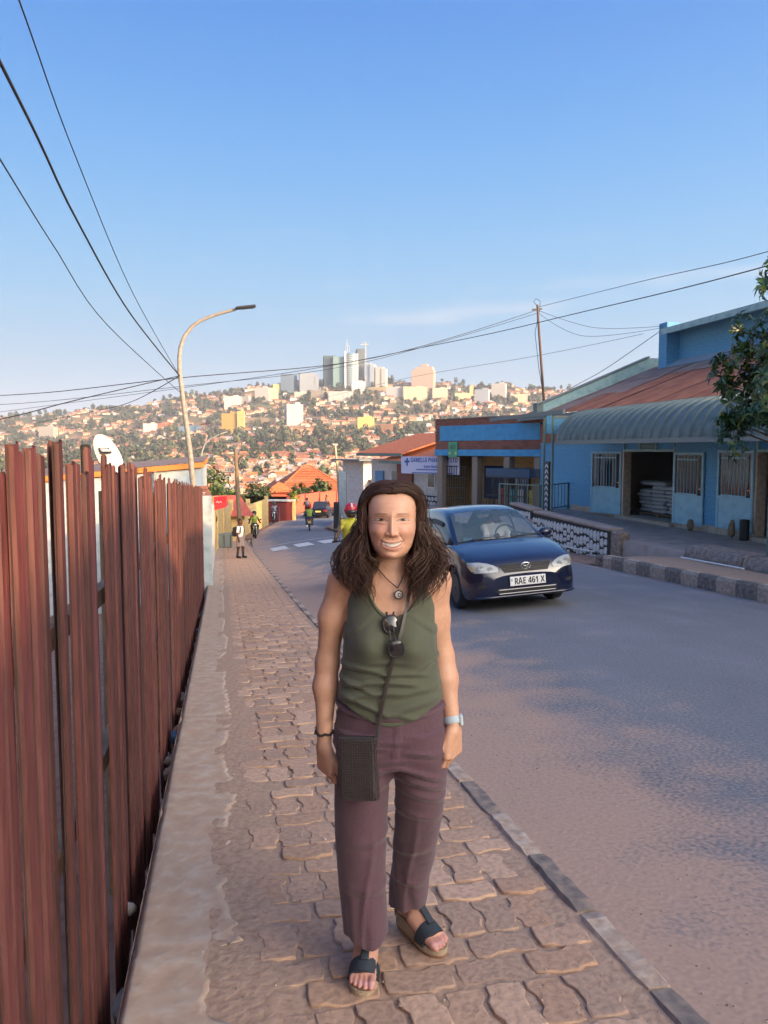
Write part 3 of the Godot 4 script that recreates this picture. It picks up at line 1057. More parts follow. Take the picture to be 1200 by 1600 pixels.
	c.bar(Vector3(0, 0, 0), Vector3(0, 112, 0), 1.6, 1.6); c.bar(Vector3(-14, 106, 0), Vector3(8, 108, 0), 1.3, 1.3); c.bar(Vector3(-14, 106, 0), Vector3(0, 114, 0), 0.6, 0.6)
	part(cr, "jib", c, M.far_wall)

func tower(called: String, label: String, p: Vector3, boxes: Array, frame: Color, glass: Color, floors: int) -> Node3D:
	var t := thing(called, label, "crane" if called == "tower_crane" else "tower", p - Vector3(0, 3, 0), deg_to_rad(-12.0 + (10.0 if floors % 2 == 0 else -14.0)))
	for b in boxes:
		var g := Geo.new()
		g.col = glass
		g.box(Vector3(b[0], b[4] / 2.0, b[1]), Vector3(b[2], b[4], b[3]))
		part(t, "glazing", g, M.far_glass)
		var f := Geo.new()
		f.col = frame
		var fl := int(floors * b[4] / boxes[0][4])
		for k in fl + 1:
			f.box(Vector3(b[0], b[4] * k / fl, b[1]), Vector3(b[2] + 0.8, b[4] / fl * 0.34, b[3] + 0.8))
		var cols := 5
		for k in cols + 1:
			f.box(Vector3(b[0] - b[2] / 2.0 + b[2] * k / cols, b[4] / 2.0, b[1]), Vector3(1.4, b[4], b[3] + 0.9))
		for k in 4:
			f.box(Vector3(b[0], b[4] / 2.0, b[1] - b[3] / 2.0 + b[3] * k / 3.0), Vector3(b[2] + 0.9, b[4], 1.4))
		part(t, "facade_frame", f, M.far_wall)
	return t

# ---- right-hand side of the street
func bx(g: Geo, x0: float, x1: float, y0: float, y1: float, s0: float, s1: float, ch := 0.0) -> void:
	g.box(Vector3((x0 + x1) / 2, (y0 + y1) / 2, -(s0 + s1) / 2), Vector3(absf(x1 - x0), absf(y1 - y0), absf(s1 - s0)), ch)

func right_materials() -> void:
	M.blue_wall = noisy([Color(0.06, 0.20, 0.33), Color(0.10, 0.31, 0.50), Color(0.15, 0.38, 0.57)], 0.8, 0.75, 0.7, 0.06, 5, 81)
	M.blue_door = noisy([Color(0.18, 0.36, 0.45), Color(0.25, 0.47, 0.57), Color(0.28, 0.51, 0.61)], 0.5, 0.5, 0.0, 0.02, 4, 82)
	M.pale_trim = noisy([Color(0.20, 0.34, 0.36), Color(0.30, 0.46, 0.46), Color(0.36, 0.52, 0.50)], 0.5, 0.7, 0.0, 0.02, 4, 83)
	M.glass_dark = mat(0.03, 0.035, 0.045, 0.06)
	M.dark_room = mat(0.30, 0.30, 0.30, 0.9)
	M.tile = [noisy([Color(0.30, 0.23, 0.17), Color(0.42, 0.33, 0.25), Color(0.48, 0.39, 0.30)], 0.9, 0.45, 0.0, 0.03, 4, 84), noisy([Color(0.26, 0.21, 0.16), Color(0.36, 0.29, 0.22), Color(0.42, 0.35, 0.28)], 1.1, 0.45, 0.0, 0.03, 4, 85)]
	M.rust = [noisy([Color(0.15, 0.06, 0.035), Color(0.34, 0.12, 0.06), Color(0.42, 0.18, 0.10)], 0.22, 0.85, 0.0, 0.02, 5, 86), noisy([Color(0.14, 0.055, 0.035), Color(0.29, 0.10, 0.055), Color(0.38, 0.15, 0.08)], 0.3, 0.85, 0.0, 0.025, 5, 87), noisy([Color(0.20, 0.10, 0.07), Color(0.24, 0.17, 0.14), Color(0.32, 0.28, 0.25)], 0.25, 0.8, 0.0, 0.025, 5, 88)]
	M.awning = noisy([Color(0.07, 0.10, 0.10), Color(0.115, 0.16, 0.155), Color(0.16, 0.21, 0.20)], 0.3, 0.55, 0.0, 0.03, 5, 89)
	M.beam = mat(0.17, 0.20, 0.19, 0.6)
	M.brick = noisy([Color(0.16, 0.06, 0.045), Color(0.27, 0.11, 0.08), Color(0.34, 0.17, 0.13)], 1.2, 0.9, 0.0, 0.05, 4, 90)
	M.mortar = mat(0.22, 0.17, 0.15, 0.95)
	M.panel_blue = noisy([Color(0.03, 0.21, 0.42), Color(0.045, 0.28, 0.52), Color(0.055, 0.31, 0.56)], 0.4, 0.6, 0.0, 0.02, 3, 91)
	M.mosaic = noisy([Color(0.07, 0.045, 0.03), Color(0.30, 0.22, 0.16), Color(0.10, 0.07, 0.05), Color(0.52, 0.46, 0.40), Color(0.20, 0.14, 0.10)], 2.2, 0.7, 0.6, 0.12, 2, 92)
	M.ochre = noisy([Color(0.34, 0.22, 0.09), Color(0.45, 0.30, 0.13), Color(0.50, 0.35, 0.17)], 0.5, 0.85, 0.0, 0.03, 4, 93)
	M.iron = mat(0.03, 0.032, 0.035, 0.55)
	M.green_iron = mat(0.12, 0.19, 0.16, 0.5)
	M.grey_door = mat(0.22, 0.26, 0.23, 0.5)
	M.stone_white = noisy([Color(0.34, 0.33, 0.32), Color(0.60, 0.60, 0.60), Color(0.70, 0.70, 0.70)], 1.4, 0.8, 0.3, 0.04, 4, 94)
	M.stone_joint = mat(0.025, 0.025, 0.028, 0.8)
	M.rough_block = noisy([Color(0.10, 0.075, 0.06), Color(0.24, 0.19, 0.16), Color(0.36, 0.31, 0.27)], 0.8, 0.95, 2.0, 0.04, 5, 95)
	M.bag = noisy([Color(0.16, 0.17, 0.18), Color(0.30, 0.32, 0.34), Color(0.40, 0.42, 0.44)], 1.5, 0.6, 0.6, 0.04, 4, 96)
	M.wood = noisy([Color(0.12, 0.08, 0.05), Color(0.22, 0.15, 0.09), Color(0.30, 0.22, 0.14)], 1.2, 0.85, 0.5, 0.03, 4, 97)
	M.white_wall = noisy([Color(0.42, 0.38, 0.34), Color(0.58, 0.55, 0.52), Color(0.65, 0.63, 0.60)], 0.4, 0.85, 0.0, 0.03, 4, 98)
	M.tile_roof = noisy([Color(0.28, 0.08, 0.03), Color(0.45, 0.13, 0.05), Color(0.52, 0.18, 0.08)], 0.5, 0.8, 0.0, 0.03, 4, 99)
	M.banner = mat(0.55, 0.56, 0.72, 0.7)
	M.banner_ink = mat(0.03, 0.09, 0.32, 0.7)

# a leaf of a shop door: local x across (0..w), y up (0..h), z out
func door_leaf(t: Node3D, o: Vector3, ang: float, w: float, h: float, bars: int, label := "") -> MeshInstance3D:
	var bs := Basis(Vector3.UP, ang)
	var f := Geo.new()
	var fr := 0.075
	f.box(Vector3(fr / 2, h / 2, 0), Vector3(fr, h, 0.05), 0.006); f.box(Vector3(w - fr / 2, h / 2, 0), Vector3(fr, h, 0.05), 0.006)
	for y in [fr / 2, h * 0.40, h - fr / 2]: f.box(Vector3(w / 2, y, 0), Vector3(w - 2 * fr, fr, 0.048), 0.006)
	var d := part(t, "door", f, M.blue_door, label)
	d.transform = Transform3D(bs, o)
	var p := Geo.new()
	p.box(Vector3(w / 2, h * 0.21, -0.004), Vector3(w - 2 * fr, h * 0.36, 0.02))
	part(d, "panel", p, M.blue_door)
	var gl := Geo.new()
	gl.box(Vector3(w / 2, h * 0.69, -0.012), Vector3(w - 2 * fr, h * 0.54, 0.008))
	part(d, "pane", gl, M.glass_dark)
	for k in bars:
		var b := Geo.new()
		var x := lerpf(w * 0.17, w * 0.83, float(k) / (bars - 1))
		b.bar(Vector3(x, h * 0.42, 0.035), Vector3(x, h * 0.945, 0.035), 0.016, 0.016)
		part(d, "bar", b, M.blue_door)
	for y in [h * 0.43, h * 0.90]:
		var r := Geo.new()
		r.bar(Vector3(w * 0.15, y, 0.047), Vector3(w * 0.85, y, 0.047), 0.012, 0.035)
		part(d, "rail", r, M.blue_door)
	var hd := Geo.new()
	hd.bar(Vector3(w - 0.05, h * 0.47, 0.03), Vector3(w - 0.05, h * 0.54, 0.03), 0.03, 0.012)
	hd.bar(Vector3(w - 0.05, h * 0.51, 0.05), Vector3(w - 0.16, h * 0.51, 0.05), 0.015, 0.015)
	part(d, "handle", hd, M.steel)
	return d

func right_side() -> void:
	right_materials()
	shop()
	neighbours()
	brick_shop()
	pharmacy()
	painted_wall()
	small_right_things()

func corrugated(g: Geo, a: Vector3, along: Vector3, down: Vector3, period: float, amp: float) -> void:
	# a sheet whose waves run down; along = full width vector, down = full length vector
	var up := along.cross(down).normalized()
	if up.y < 0.0: up = -up
	var n := maxi(2, int(round(along.length() / period)))
	var rows := []
	for j in 2:
		var row := PackedVector3Array()
		for i in n * 4 + 1:
			row.append(a + along * (float(i) / (n * 4)) + down * j + up * amp * sin(TAU * i / 4.0 + 0.4))
		rows.append(row)
	g.sheet(rows, up)

func shop() -> void:
	var t := thing("shop_building", "blue corner shop with curved ribbed awning and rusty sheet roof, cement bags inside", "shop", Vector3(13, -0.70, -20))
	t.position = Vector3.ZERO
	var w := Geo.new()
	# front wall in pieces round two openings
	bx(w, 13.0, 13.22, -0.72, 2.95, 23.19, 27.0); bx(w, 13.0, 13.22, -0.72, 2.95, 16.75, 20.27); bx(w, 13.0, 13.22, -0.72, 2.95, 10.9, 13.9)
	bx(w, 13.0, 13.22, 1.84, 2.95, 20.27, 23.19); bx(w, 13.0, 13.22, 1.84, 2.95, 13.9, 16.75)
	part(t, "wall", w, M.blue_wall)
	var sd := Geo.new()
	sd.prism(PackedVector2Array([Vector2(13.22, -0.72), Vector2(13.22, 3.1), Vector2(17.2, 4.7), Vector2(19.5, 4.7), Vector2(19.5, -0.72)]), -27.0, -26.8)
	part(t, "side_wall", sd, M.blue_wall)
	sd = Geo.new()
	sd.prism(PackedVector2Array([Vector2(13.22, -0.72), Vector2(13.22, 3.1), Vector2(17.2, 4.7), Vector2(19.5, 4.7), Vector2(19.5, -0.72)]), -11.1, -10.9)
	part(t, "side_wall", sd, M.blue_wall)
	# the rooms behind the openings
	var rm := Geo.new()
	bx(rm, 13.22, 17.0, -0.72, -0.60, 18.4, 25.2); bx(rm, 17.0, 17.15, -0.6, 2.9, 18.4, 25.2); bx(rm, 13.22, 17.0, -0.6, 2.9, 25.2, 25.35); bx(rm, 13.22, 17.0, -0.6, 2.9, 18.2, 18.4); bx(rm, 13.22, 17.15, 2.60, 2.7, 18.4, 25.2)
	part(t, "store_room", rm, M.dark_room)
	rm = Geo.new()
	bx(rm, 13.22, 17.0, -0.72, -0.60, 12.4, 17.9); bx(rm, 17.0, 17.15, -0.6, 2.9, 12.4, 17.9); bx(rm, 13.22, 17.0, -0.6, 2.9, 17.9, 18.05); bx(rm, 13.22, 17.0, -0.6, 2.9, 12.2, 12.4); bx(rm, 13.22, 17.15, 2.60, 2.7, 12.4, 17.9)
	part(t, "store_room", rm, M.dark_room)
	# lintels with blue boards and a louvre
	for o in [[20.27, 23.19], [13.9, 16.75]]:
		var l := Geo.new()
		bx(l, 12.97, 13.16, 1.49, 1.56, o[0], o[1]); bx(l, 12.97, 13.16, 1.79, 1.84, o[0], o[1])
		bx(l, 12.97, 13.16, 1.56, 1.79, o[0], o[0] + 0.06); bx(l, 12.97, 13.16, 1.56, 1.79, o[1] - 0.06, o[1])
		bx(l, 12.97, 13.16, 1.56, 1.79, o[0] + 0.96, o[0] + 1.02); bx(l, 12.97, 13.16, 1.56, 1.79, o[0] + 1.92, o[0] + 1.98)
		part(t, "lintel_frame", l, M.pale_trim)
		for k in [0, 2]:
			var p := Geo.new(); bx(p, 13.02, 13.08, 1.56, 1.79, o[0] + 0.06 + k * 0.96, o[0] + 0.96 + k * 0.93)
			part(t, "blue_board", p, M.panel_blue)
		for k in 5:
			var s := Geo.new(); s.box(Vector3(13.05, 1.585 + k * 0.046, -o[0] - 1.47), Vector3(0.09, 0.012, 0.88), 0, Basis(Vector3.BACK, 0.6))
			part(t, "louvre_slat", s, M.pale_trim)
		# jambs
		for e in [o[0] - 0.0, o[1]]:
			var j := Geo.new(); bx(j, 12.98, 13.25, -0.60, 1.49, e - 0.05, e + 0.05)
			part(t, "door_frame", j, M.tile[0])
	# leaves folded back on the wall
	door_leaf(t, Vector3(12.95, -0.58, -20.22), PI / 2 * 1.0 - PI, 1.42, 2.06, 7)
	t.get_child(t.get_child_count() - 1).rotation.y = -PI / 2
	door_leaf(t, Vector3(12.95, -0.52, -18.20), -PI / 2, 1.42, 2.06, 8)
	var d1 := door_leaf(t, Vector3(12.58, -0.60, -24.62), -PI / 2 + 0.29, 1.40, 2.10, 8)
	# tiles of the plinth, one by one, and the doorsteps
	var s0 := 10.95
	var k2 := 0
	while s0 < 26.9:
		var s1 := minf(s0 + 0.40, 27.0)
		var op := (s0 + 0.2 > 20.2 and s0 + 0.2 < 23.25) or (s0 + 0.2 > 13.85 and s0 + 0.2 < 16.8)
		var g := Geo.new()
		if op: bx(g, 12.80, 13.25, -0.72, -0.595, s0 + 0.004, s1 - 0.004, 0.005)
		else: bx(g, 12.955, 13.0, -0.72, -0.50, s0 + 0.004, s1 - 0.004, 0.005)
		part(t, "tile", g, M.tile[(k2 * 7) % 3 % 2])
		s0 = s1
		k2 += 1
	# ribbed curved awning
	var aw := Geo.new()
	var rows := []
	var prof := []
	for j in 61:
		var f := j / 60.0
		var an := f * PI * 0.5
		prof.append([Vector2(12.42 - 1.42 * pow(sin(an), 0.92), 1.84 + 1.02 * pow(maxf(cos(an), 0.0), 0.86)), Vector2(-sin(an), cos(an) + 0.2).normalized()])
	var n := int((24.1 - 10.6) / 0.43 * 22)
	for j in 61:
		var row := PackedVector3Array()
		for i in n + 1:
			var ss := lerpf(24.1, 10.6, float(i) / n)
			var ph := fposmod(ss / 0.43, 1.0)
			var hgt := 0.055 * clampf((0.15 - absf(ph - 0.5)) * 22.0, 0.0, 1.0) - 0.005 * (1.0 if j % 4 == 0 else 0.0)
			var p: Vector2 = prof[j][0] + prof[j][1] * hgt
			row.append(Vector3(p.x, p.y, -ss))
		rows.append(row)
	aw.sheet(rows, Vector3(-0.7, 0.7, 0))
	part(t, "awning", aw, M.awning)
	var fb := Geo.new()
	bx(fb, 10.98, 11.06, 1.72, 1.86, 10.6, 24.12, 0.01)
	bx(fb, 11.06, 13.0, 1.74, 1.82, 24.04, 24.12); bx(fb, 11.06, 13.0, 1.74, 1.82, 17.4, 17.46)
	part(t, "awning_beam", fb, M.beam)
	# roof sheets, one by one
	var eave := Vector2(12.28, 2.90)
	var top := Vector2(17.3, 4.86)
	var dn := top - eave
	var ss := 10.6
	var c := 0
	while ss < 29.9:
		for r in 3:
			var a: Vector2 = eave + dn * [0.0, 0.34, 0.66][r]
			var b: Vector2 = eave + dn * [0.38, 0.70, 1.0][r]
			var sl := Geo.new()
			var lift := 0.014 * r + (0.007 if c % 2 == 0 else 0.0) + rng.randf_range(0.0, 0.006)
			var wig := rng.randf_range(-0.03, 0.03)
			corrugated(sl, Vector3(a.x - (0.06 if r == 0 else 0.0) + wig, a.y + lift, -ss), Vector3(0, 0, -0.84), Vector3(b.x - a.x, b.y - a.y, 0), 0.14, 0.014)
			var mi := (c * 5 + r * 3) % 2
			if ss > 24.0 + (2.6 - r * 2.0): mi = 2
			if (c * 3 + r) % 17 == 4: mi = 2
			part(t, "roof_sheet", sl, M.rust[mi])
		ss += 0.80
		c += 1
	var ev := Geo.new()
	bx(ev, 12.24, 12.32, 2.74, 2.88, 23.4, 30.7, 0.01)
	bx(ev, 12.32, 17.3, 2.72, 2.80, 30.6, 30.7)
	part(t, "eave_board", ev, M.beam)
	# sloping parapet on the far gable
	var pp := Geo.new()
	pp.prism(PackedVector2Array([Vector2(12.3, 2.8), Vector2(12.3, 3.28), Vector2(17.0, 5.24), Vector2(17.6, 5.24), Vector2(17.6, 4.6)]), -28.75, -28.5)
	part(t, "parapet", pp, M.pale_trim)
	var cp := Geo.new()
	cp.bar(Vector3(12.24, 3.31, -28.62), Vector3(17.0, 5.29, -28.62), 0.34, 0.06, 0.01)
	part(t, "coping", cp, M.beam)
	var bx0 := Geo.new(); bx(bx0, 12.15, 12.45, 2.95, 3.38, 28.45, 28.8, 0.02)
	part(t, "parapet_end", bx0, M.awning)
	# upper storey strip with its own roof
	var pr := Geo.new(); bx(pr, 16.75, 17.3, 4.6, 6.42, 26.9, 27.45, 0.01)
	part(t, "pier", pr, M.blue_wall)
	var uw := Geo.new(); bx(uw, 17.3, 17.5, 4.6, 6.1, 10.9, 27.2)
	part(t, "upper_wall", uw, M.blue_wall)
	for k in 5:
		for e in 2:
			var ho := Geo.new(); bx(ho, 17.285, 17.32, 5.52, 5.66, 19.0 + k * 0.42 + e * 0.18, 19.12 + k * 0.42 + e * 0.18)
			part(t, "vent_hole", ho, M.black)
	var fl := Geo.new(); fl.quad(Vector3(16.7, 4.70, -10.8), Vector3(17.31, 5.02, -10.8), Vector3(17.31, 5.02, -27.0), Vector3(16.7, 4.70, -27.0), Vector3(-0.5, 1, 0))
	fl.box(Vector3(17.0, 4.83, -18.9), Vector3(0.7, 0.01, 16.0), 0.0, Basis(Vector3.BACK, 0.48))
	part(t, "flashing", fl, mat(0.35, 0.40, 0.45, 0.5))
	var ur := Geo.new()
	ur.prism(PackedVector2Array([Vector2(16.45, 5.90), Vector2(16.45, 6.12), Vector2(20.4, 7.0), Vector2(20.4, 6.8)]), -26.85, -10.6)
	part(t, "upper_roof", ur, M.pale_trim)
	var bk := Geo.new(); bx(bk, 19.3, 19.5, -0.7, 6.6, 11.1, 26.8)
	part(t, "back_wall", bk, M.blue_wall)
	# two posts under the roof corner and a zigzag strip between them
	for ps in [24.45, 25.15]:
		var po := Geo.new(); po.bar(Vector3(11.05, -0.71, -ps), Vector3(11.05, 2.82, -ps), 0.07, 0.07, 0.01)
		part(t, "post", po, M.green_iron)
	var bm := Geo.new(); bm.bar(Vector3(11.05, 2.80, -23.6), Vector3(11.05, 2.80, -30.6), 0.1, 0.14); bm.bar(Vector3(11.05, 2.66, -24.45), Vector3(13.0, 2.66, -24.45), 0.06, 0.1)
	part(t, "roof_beam", bm, M.beam)
	var gbl := Geo.new(); bx(gbl, 11.1, 13.0, 2.1, 2.74, 25.1, 25.16)
	part(t, "end_panel", gbl, M.blue_wall)
	var zb := Geo.new(); bx(zb, 11.02, 11.08, -0.66, 1.15, 24.66, 24.94)
	var z1 := part(t, "zigzag_strip", zb, M.iron)
	for k in 9:
		var zz := Geo.new()
		var y := -0.58 + k * 0.19
		for q in [[-1, 0], [1, 0]]:
			zz.bar(Vector3(11.0 - 0.0, y, -24.80 + q[0] * 0.12), Vector3(11.0, y + 0.11, -24.80), 0.02, 0.05)
		part(z1, "chevron", zz, M.stone_white)
	# ceiling board of the veranda
	var ce := Geo.new(); bx(ce, 12.3, 13.0, 2.62, 2.66, 10.9, 24.0)
	part(t, "veranda_ceiling", ce, M.beam)

func pillow(l: float, h: float, d: float, sd: int) -> Geo:
	var r := FastNoiseLite.new(); r.seed = sd; r.frequency = 6.0
	var rings := []
	for j in 13:
		var f := lerpf(-1.0, 1.0, j / 12.0)
		var ring := PackedVector3Array()
		var e := pow(maxf(1.0 - pow(absf(f), 5.0), 0.0), 0.5)
		e = maxf(e, 0.06)
		for i in 20:
			var an := TAU * i / 20.0
			var cx := signf(cos(an)) * pow(absf(cos(an)), 0.55)
			var cy := signf(sin(an)) * pow(absf(sin(an)), 0.8)
			var p := Vector3(f * l / 2, cy * h / 2 * e, cx * d / 2 * (0.9 + 0.1 * e))
			p += Vector3(0, 1, 0.4) * r.get_noise_3dv(p) * 0.035
			ring.append(p)
		rings.append(ring)
	var g := Geo.new()
	g.loft(rings)
	return g

func neighbours() -> void:
	# the row goes on beyond the frame: two gabled shops whose roofs shade the street
	for b in [[1.4, 10.3, 3.5, 4.1, 5.5, "cream shop with a gabled front, next in the row to the blue corner shop"], [-8.6, 1.2, 5.0, 5.75, -6.5, "taller cream shop with a gabled front, second in the row from the blue corner shop"], [-24.0, -8.8, 5.7, 6.55, -12.2, "two storey cream shop, third in the row from the blue corner shop"]]:
		var t := thing("neighbour_shop", b[5], "shop")
		var g := Geo.new()
		var m: float = b[4]
		g.prism(PackedVector2Array([Vector2(-b[0], -0.72), Vector2(-b[0], b[2]), Vector2(-m, b[3]), Vector2(-b[1], b[2]), Vector2(-b[1], -0.72)]), 13.0, 13.3, Vector3.ZERO, Basis(Vector3(0, 0, 1), Vector3(0, 1, 0), Vector3(1, 0, 0)))
		part(t, "front_wall", g, M.ochre)
		g = Geo.new()
		bx(g, 13.3, 20.0, -0.72, b[2] - 0.3, b[0], b[0] + 0.2); bx(g, 13.3, 20.0, -0.72, b[2] - 0.3, b[1] - 0.2, b[1]); bx(g, 19.8, 20.0, -0.72, b[2] - 0.3, b[0] + 0.2, b[1] - 0.2)
		part(t, "wall", g, M.ochre)
		g = Geo.new()
		g.quad(Vector3(13.3, b[3] - 0.1, -m), Vector3(20.2, b[3] - 0.1, -m), Vector3(20.2, b[2] - 0.25, -b[0]), Vector3(13.3, b[2] - 0.25, -b[0]), Vector3.UP)
		g.quad(Vector3(13.3, b[3] - 0.1, -m), Vector3(20.2, b[3] - 0.1, -m), Vector3(20.2, b[2] - 0.25, -b[1]), Vector3(13.3, b[2] - 0.25, -b[1]), Vector3.UP)
		part(t, "roof", g, M.rust[0])
		g = Geo.new(); bx(g, 12.96, 12.99, -0.6, 1.5, b[0] + 2.0, b[0] + 4.0)
		part(t, "door", g, M.blue_door)
	# unseen cream house added behind the camera to bounce sunlight into the street
	var h := thing("added_house", "added tall cream house out of view whose sunlit wall brightens the street", "house", Vector3(-6.5, 0.2, 9.0))
	var w := Geo.new(); w.box(Vector3(0, 3.6, 0), Vector3(6.0, 7.2, 13.0)); part(h, "wall", w, M.white_wall)
	for k in 4:
		w = Geo.new(); w.box(Vector3(3.0, 5.0, -4.5 + k * 3.0), Vector3(0.08, 1.3, 1.1)); part(h, "window", w, M.glass_dark)
	w = Geo.new(); w.prism(PackedVector2Array([Vector2(-3.5, 7.1), Vector2(0, 8.6), Vector2(3.5, 7.1)]), -6.9, 6.9); part(h, "roof", w, M.rust[0])

func brick_shop() -> void:
	var t := thing("brick_shop", "low brick shop with blue fascia panel and pebble clad columns", "shop")
	var a := Vector3(10.15, -1.25, -35.9)
	var b := Vector3(12.9, -1.25, -29.7)
	var ux := (b - a).normalized()
	var uz := ux.cross(Vector3.UP)
	if uz.x > 0.0: uz = -uz       # out to the street
	var bs := Basis(ux, Vector3.UP, uz)
	t.transform = Transform3D(bs, a)
	var L := 6.78
	var y0 := 2.52                   # underside of the fascia above the terrace
	var core := Geo.new(); core.box(Vector3(L / 2, y0 + 0.85, -0.2), Vector3(L, 1.66, 0.3))
	part(t, "fascia", core, M.mortar)
	var br := Geo.new()
	for r in 22:
		var y := y0 + 0.04 + r * 0.077
		var band := (r >= 4 and r <= 8) or r >= 18
		var edge := r >= 9 and r <= 17
		if not (band or edge): continue
		var x := 0.0 if r % 2 == 0 else -0.11
		while x < L - 0.02:
			var x0 := maxf(x, 0.0); var x1 := minf(x + 0.22, L)
			if x1 - x0 > 0.04 and (band or x1 < 0.32):
				var q := rng.randf_range(0.72, 1.2)
				br.col = Color(q, q, q)
				br.box(Vector3((x0 + x1) / 2, y, -0.03 + rng.randf_range(-0.003, 0.003)), Vector3(x1 - x0 - 0.012, 0.065, 0.05))
			x += 0.22
	part(t, "bricks", br, M.brick).set_meta("kind", "stuff")
	var p := Geo.new(); p.box(Vector3(L / 2 + 0.15, y0 + 1.05, -0.02), Vector3(L - 0.4, 0.70, 0.06), 0.01)
	part(t, "blue_panel", p, M.panel_blue)
	p = Geo.new(); p.box(Vector3(L / 2, y0 + 0.15, -0.02), Vector3(L + 0.02, 0.29, 0.1), 0.01)
	part(t, "blue_band", p, M.panel_blue)
	p = Geo.new(); p.box(Vector3(L / 2, y0 + 1.73, -0.2), Vector3(L + 0.1, 0.06, 0.5), 0.01)
	part(t, "coping", p, M.rough_block)
	for u in [0.28, 2.75, 4.77, 6.55]:
		var c := Geo.new(); c.box(Vector3(u, y0 / 2, -0.22), Vector3(0.36, y0, 0.36), 0.02)
		part(t, "column", c, M.mosaic)
	# veranda: back wall, ceiling, roof
	p = Geo.new(); p.box(Vector3(L / 2, y0 / 2, -2.2), Vector3(L, y0, 0.15)); p.box(Vector3(0.05, y0 / 2, -1.3), Vector3(0.1, y0, 1.7))
	part(t, "wall", p, M.ochre)
	p = Geo.new(); p.box(Vector3(L / 2, y0 + 0.03, -1.3), Vector3(L, 0.05, 1.9))
	part(t, "ceiling", p, M.mortar)
	p = Geo.new(); p.box(Vector3(L / 2, y0 + 1.45, -3.2), Vector3(L, 0.1, 5.7), 0.0, Basis(Vector3.RIGHT, 0.03))
	part(t, "roof", p, M.rust[1])
	p = Geo.new(); p.box(Vector3(0.08, y0 / 2 + 0.5, -3.9), Vector3(0.16, y0 + 1.0, 3.4)); p.box(Vector3(L - 0.08, y0 / 2 + 0.5, -3.2), Vector3(0.16, y0 + 1.0, 5.4)); p.box(Vector3(L / 2, y0 / 2 + 0.5, -5.9), Vector3(L, y0 + 1, 0.15))
	part(t, "rear_wall", p, M.brick)
	# glazed door with posters
	var d := Geo.new()
	for x in [2.95, 3.55, 4.2]: d.box(Vector3(x, 1.0, -2.08), Vector3(0.07, 2.0, 0.06))
	for y in [0.03, 0.85, 1.97]: d.box(Vector3(3.58, y, -2.08), Vector3(1.3, 0.07, 0.055))
	var dd := part(t, "door", d, M.grey_door)
	for x in [3.25, 3.88]:
		p = Geo.new(); p.box(Vector3(x, 0.44, -2.09), Vector3(0.56, 0.76, 0.02)); part(dd, "panel", p, M.grey_door)
		p = Geo.new(); p.box(Vector3(x, 1.40, -2.10), Vector3(0.56, 1.05, 0.015)); part(dd, "pane", p, mat(0.05, 0.09, 0.2, 0.15))
	p = Geo.new(); p.box(Vector3(3.25, 1.48, -2.085), Vector3(0.4, 0.55, 0.006)); part(t, "poster", p, mat(0.42, 0.5, 0.66, 0.5))
	p = Geo.new(); p.box(Vector3(3.28, 1.08, -2.085), Vector3(0.4, 0.24, 0.006)); part(t, "poster", p, mat(0.30, 0.06, 0.10, 0.5))
	p = Geo.new(); p.box(Vector3(3.9, 1.5, -2.085), Vector3(0.36, 0.5, 0.006)); part(t, "poster", p, mat(0.30, 0.40, 0.66, 0.5))
	p = Geo.new(); p.box(Vector3(2.0, 1.25, -2.1), Vector3(1.5, 1.6, 0.03)); part(t, "shop_window", p, mat(0.03, 0.06, 0.14, 0.12))
	# folding iron gate
	var gt := thing("iron_gate", "black iron grille gate standing open between the pebble columns", "gate")
	gt.transform = Transform3D(bs, a + bs * Vector3(0.55, 0, -0.3))
	for k in 9:
		p = Geo.new(); p.bar(Vector3(k * 0.11, 0.04, -k * 0.05), Vector3(k * 0.11, 2.05, -k * 0.05), 0.022, 0.022); part(gt, "bar", p, M.iron)
	for y in [0.06, 0.5, 1.0, 1.5, 2.02]:
		p = Geo.new(); p.bar(Vector3(0, y, 0), Vector3(0.88, y, -0.4), 0.02, 0.045); part(gt, "rail", p, M.iron)
	# caged store with a slab roof
	var k := thing("kiosk_cage", "barred cage with a dark blue slab roof on the brick shop's terrace", "cage")
	k.transform = Transform3D(bs, a + bs * Vector3(4.2, 0, 0.25))
	p = Geo.new(); p.box(Vector3(1.2, 1.82, -0.5), Vector3(2.6, 0.36, 1.6), 0.02); part(k, "slab_roof", p, mat(0.05, 0.085, 0.14, 0.7))
	for j in 20:
		p = Geo.new(); p.bar(Vector3(-0.05 + j * 0.13, 0.0, 0.25), Vector3(-0.05 + j * 0.13, 1.64, 0.25), 0.028, 0.028); part(k, "bar", p, M.iron)
	for y in [0.05, 0.85, 1.62]:
		p = Geo.new(); p.bar(Vector3(-0.08, y, 0.25), Vector3(2.45, y, 0.25), 0.035, 0.05); part(k, "rail", p, M.iron)
	for j in 4:
		p = Geo.new(); p.bar(Vector3(-0.06, 0.0, 0.1 - j * 0.3), Vector3(-0.06, 1.64, 0.1 - j * 0.3), 0.028, 0.028); part(k, "bar", p, M.iron)
	var cols := [[0.45, 0.06, 0.05], [0.06, 0.32, 0.30], [0.5, 0.5, 0.5], [0.42, 0.35, 0.08]]
	var names := ["red", "teal", "white", "yellow"]
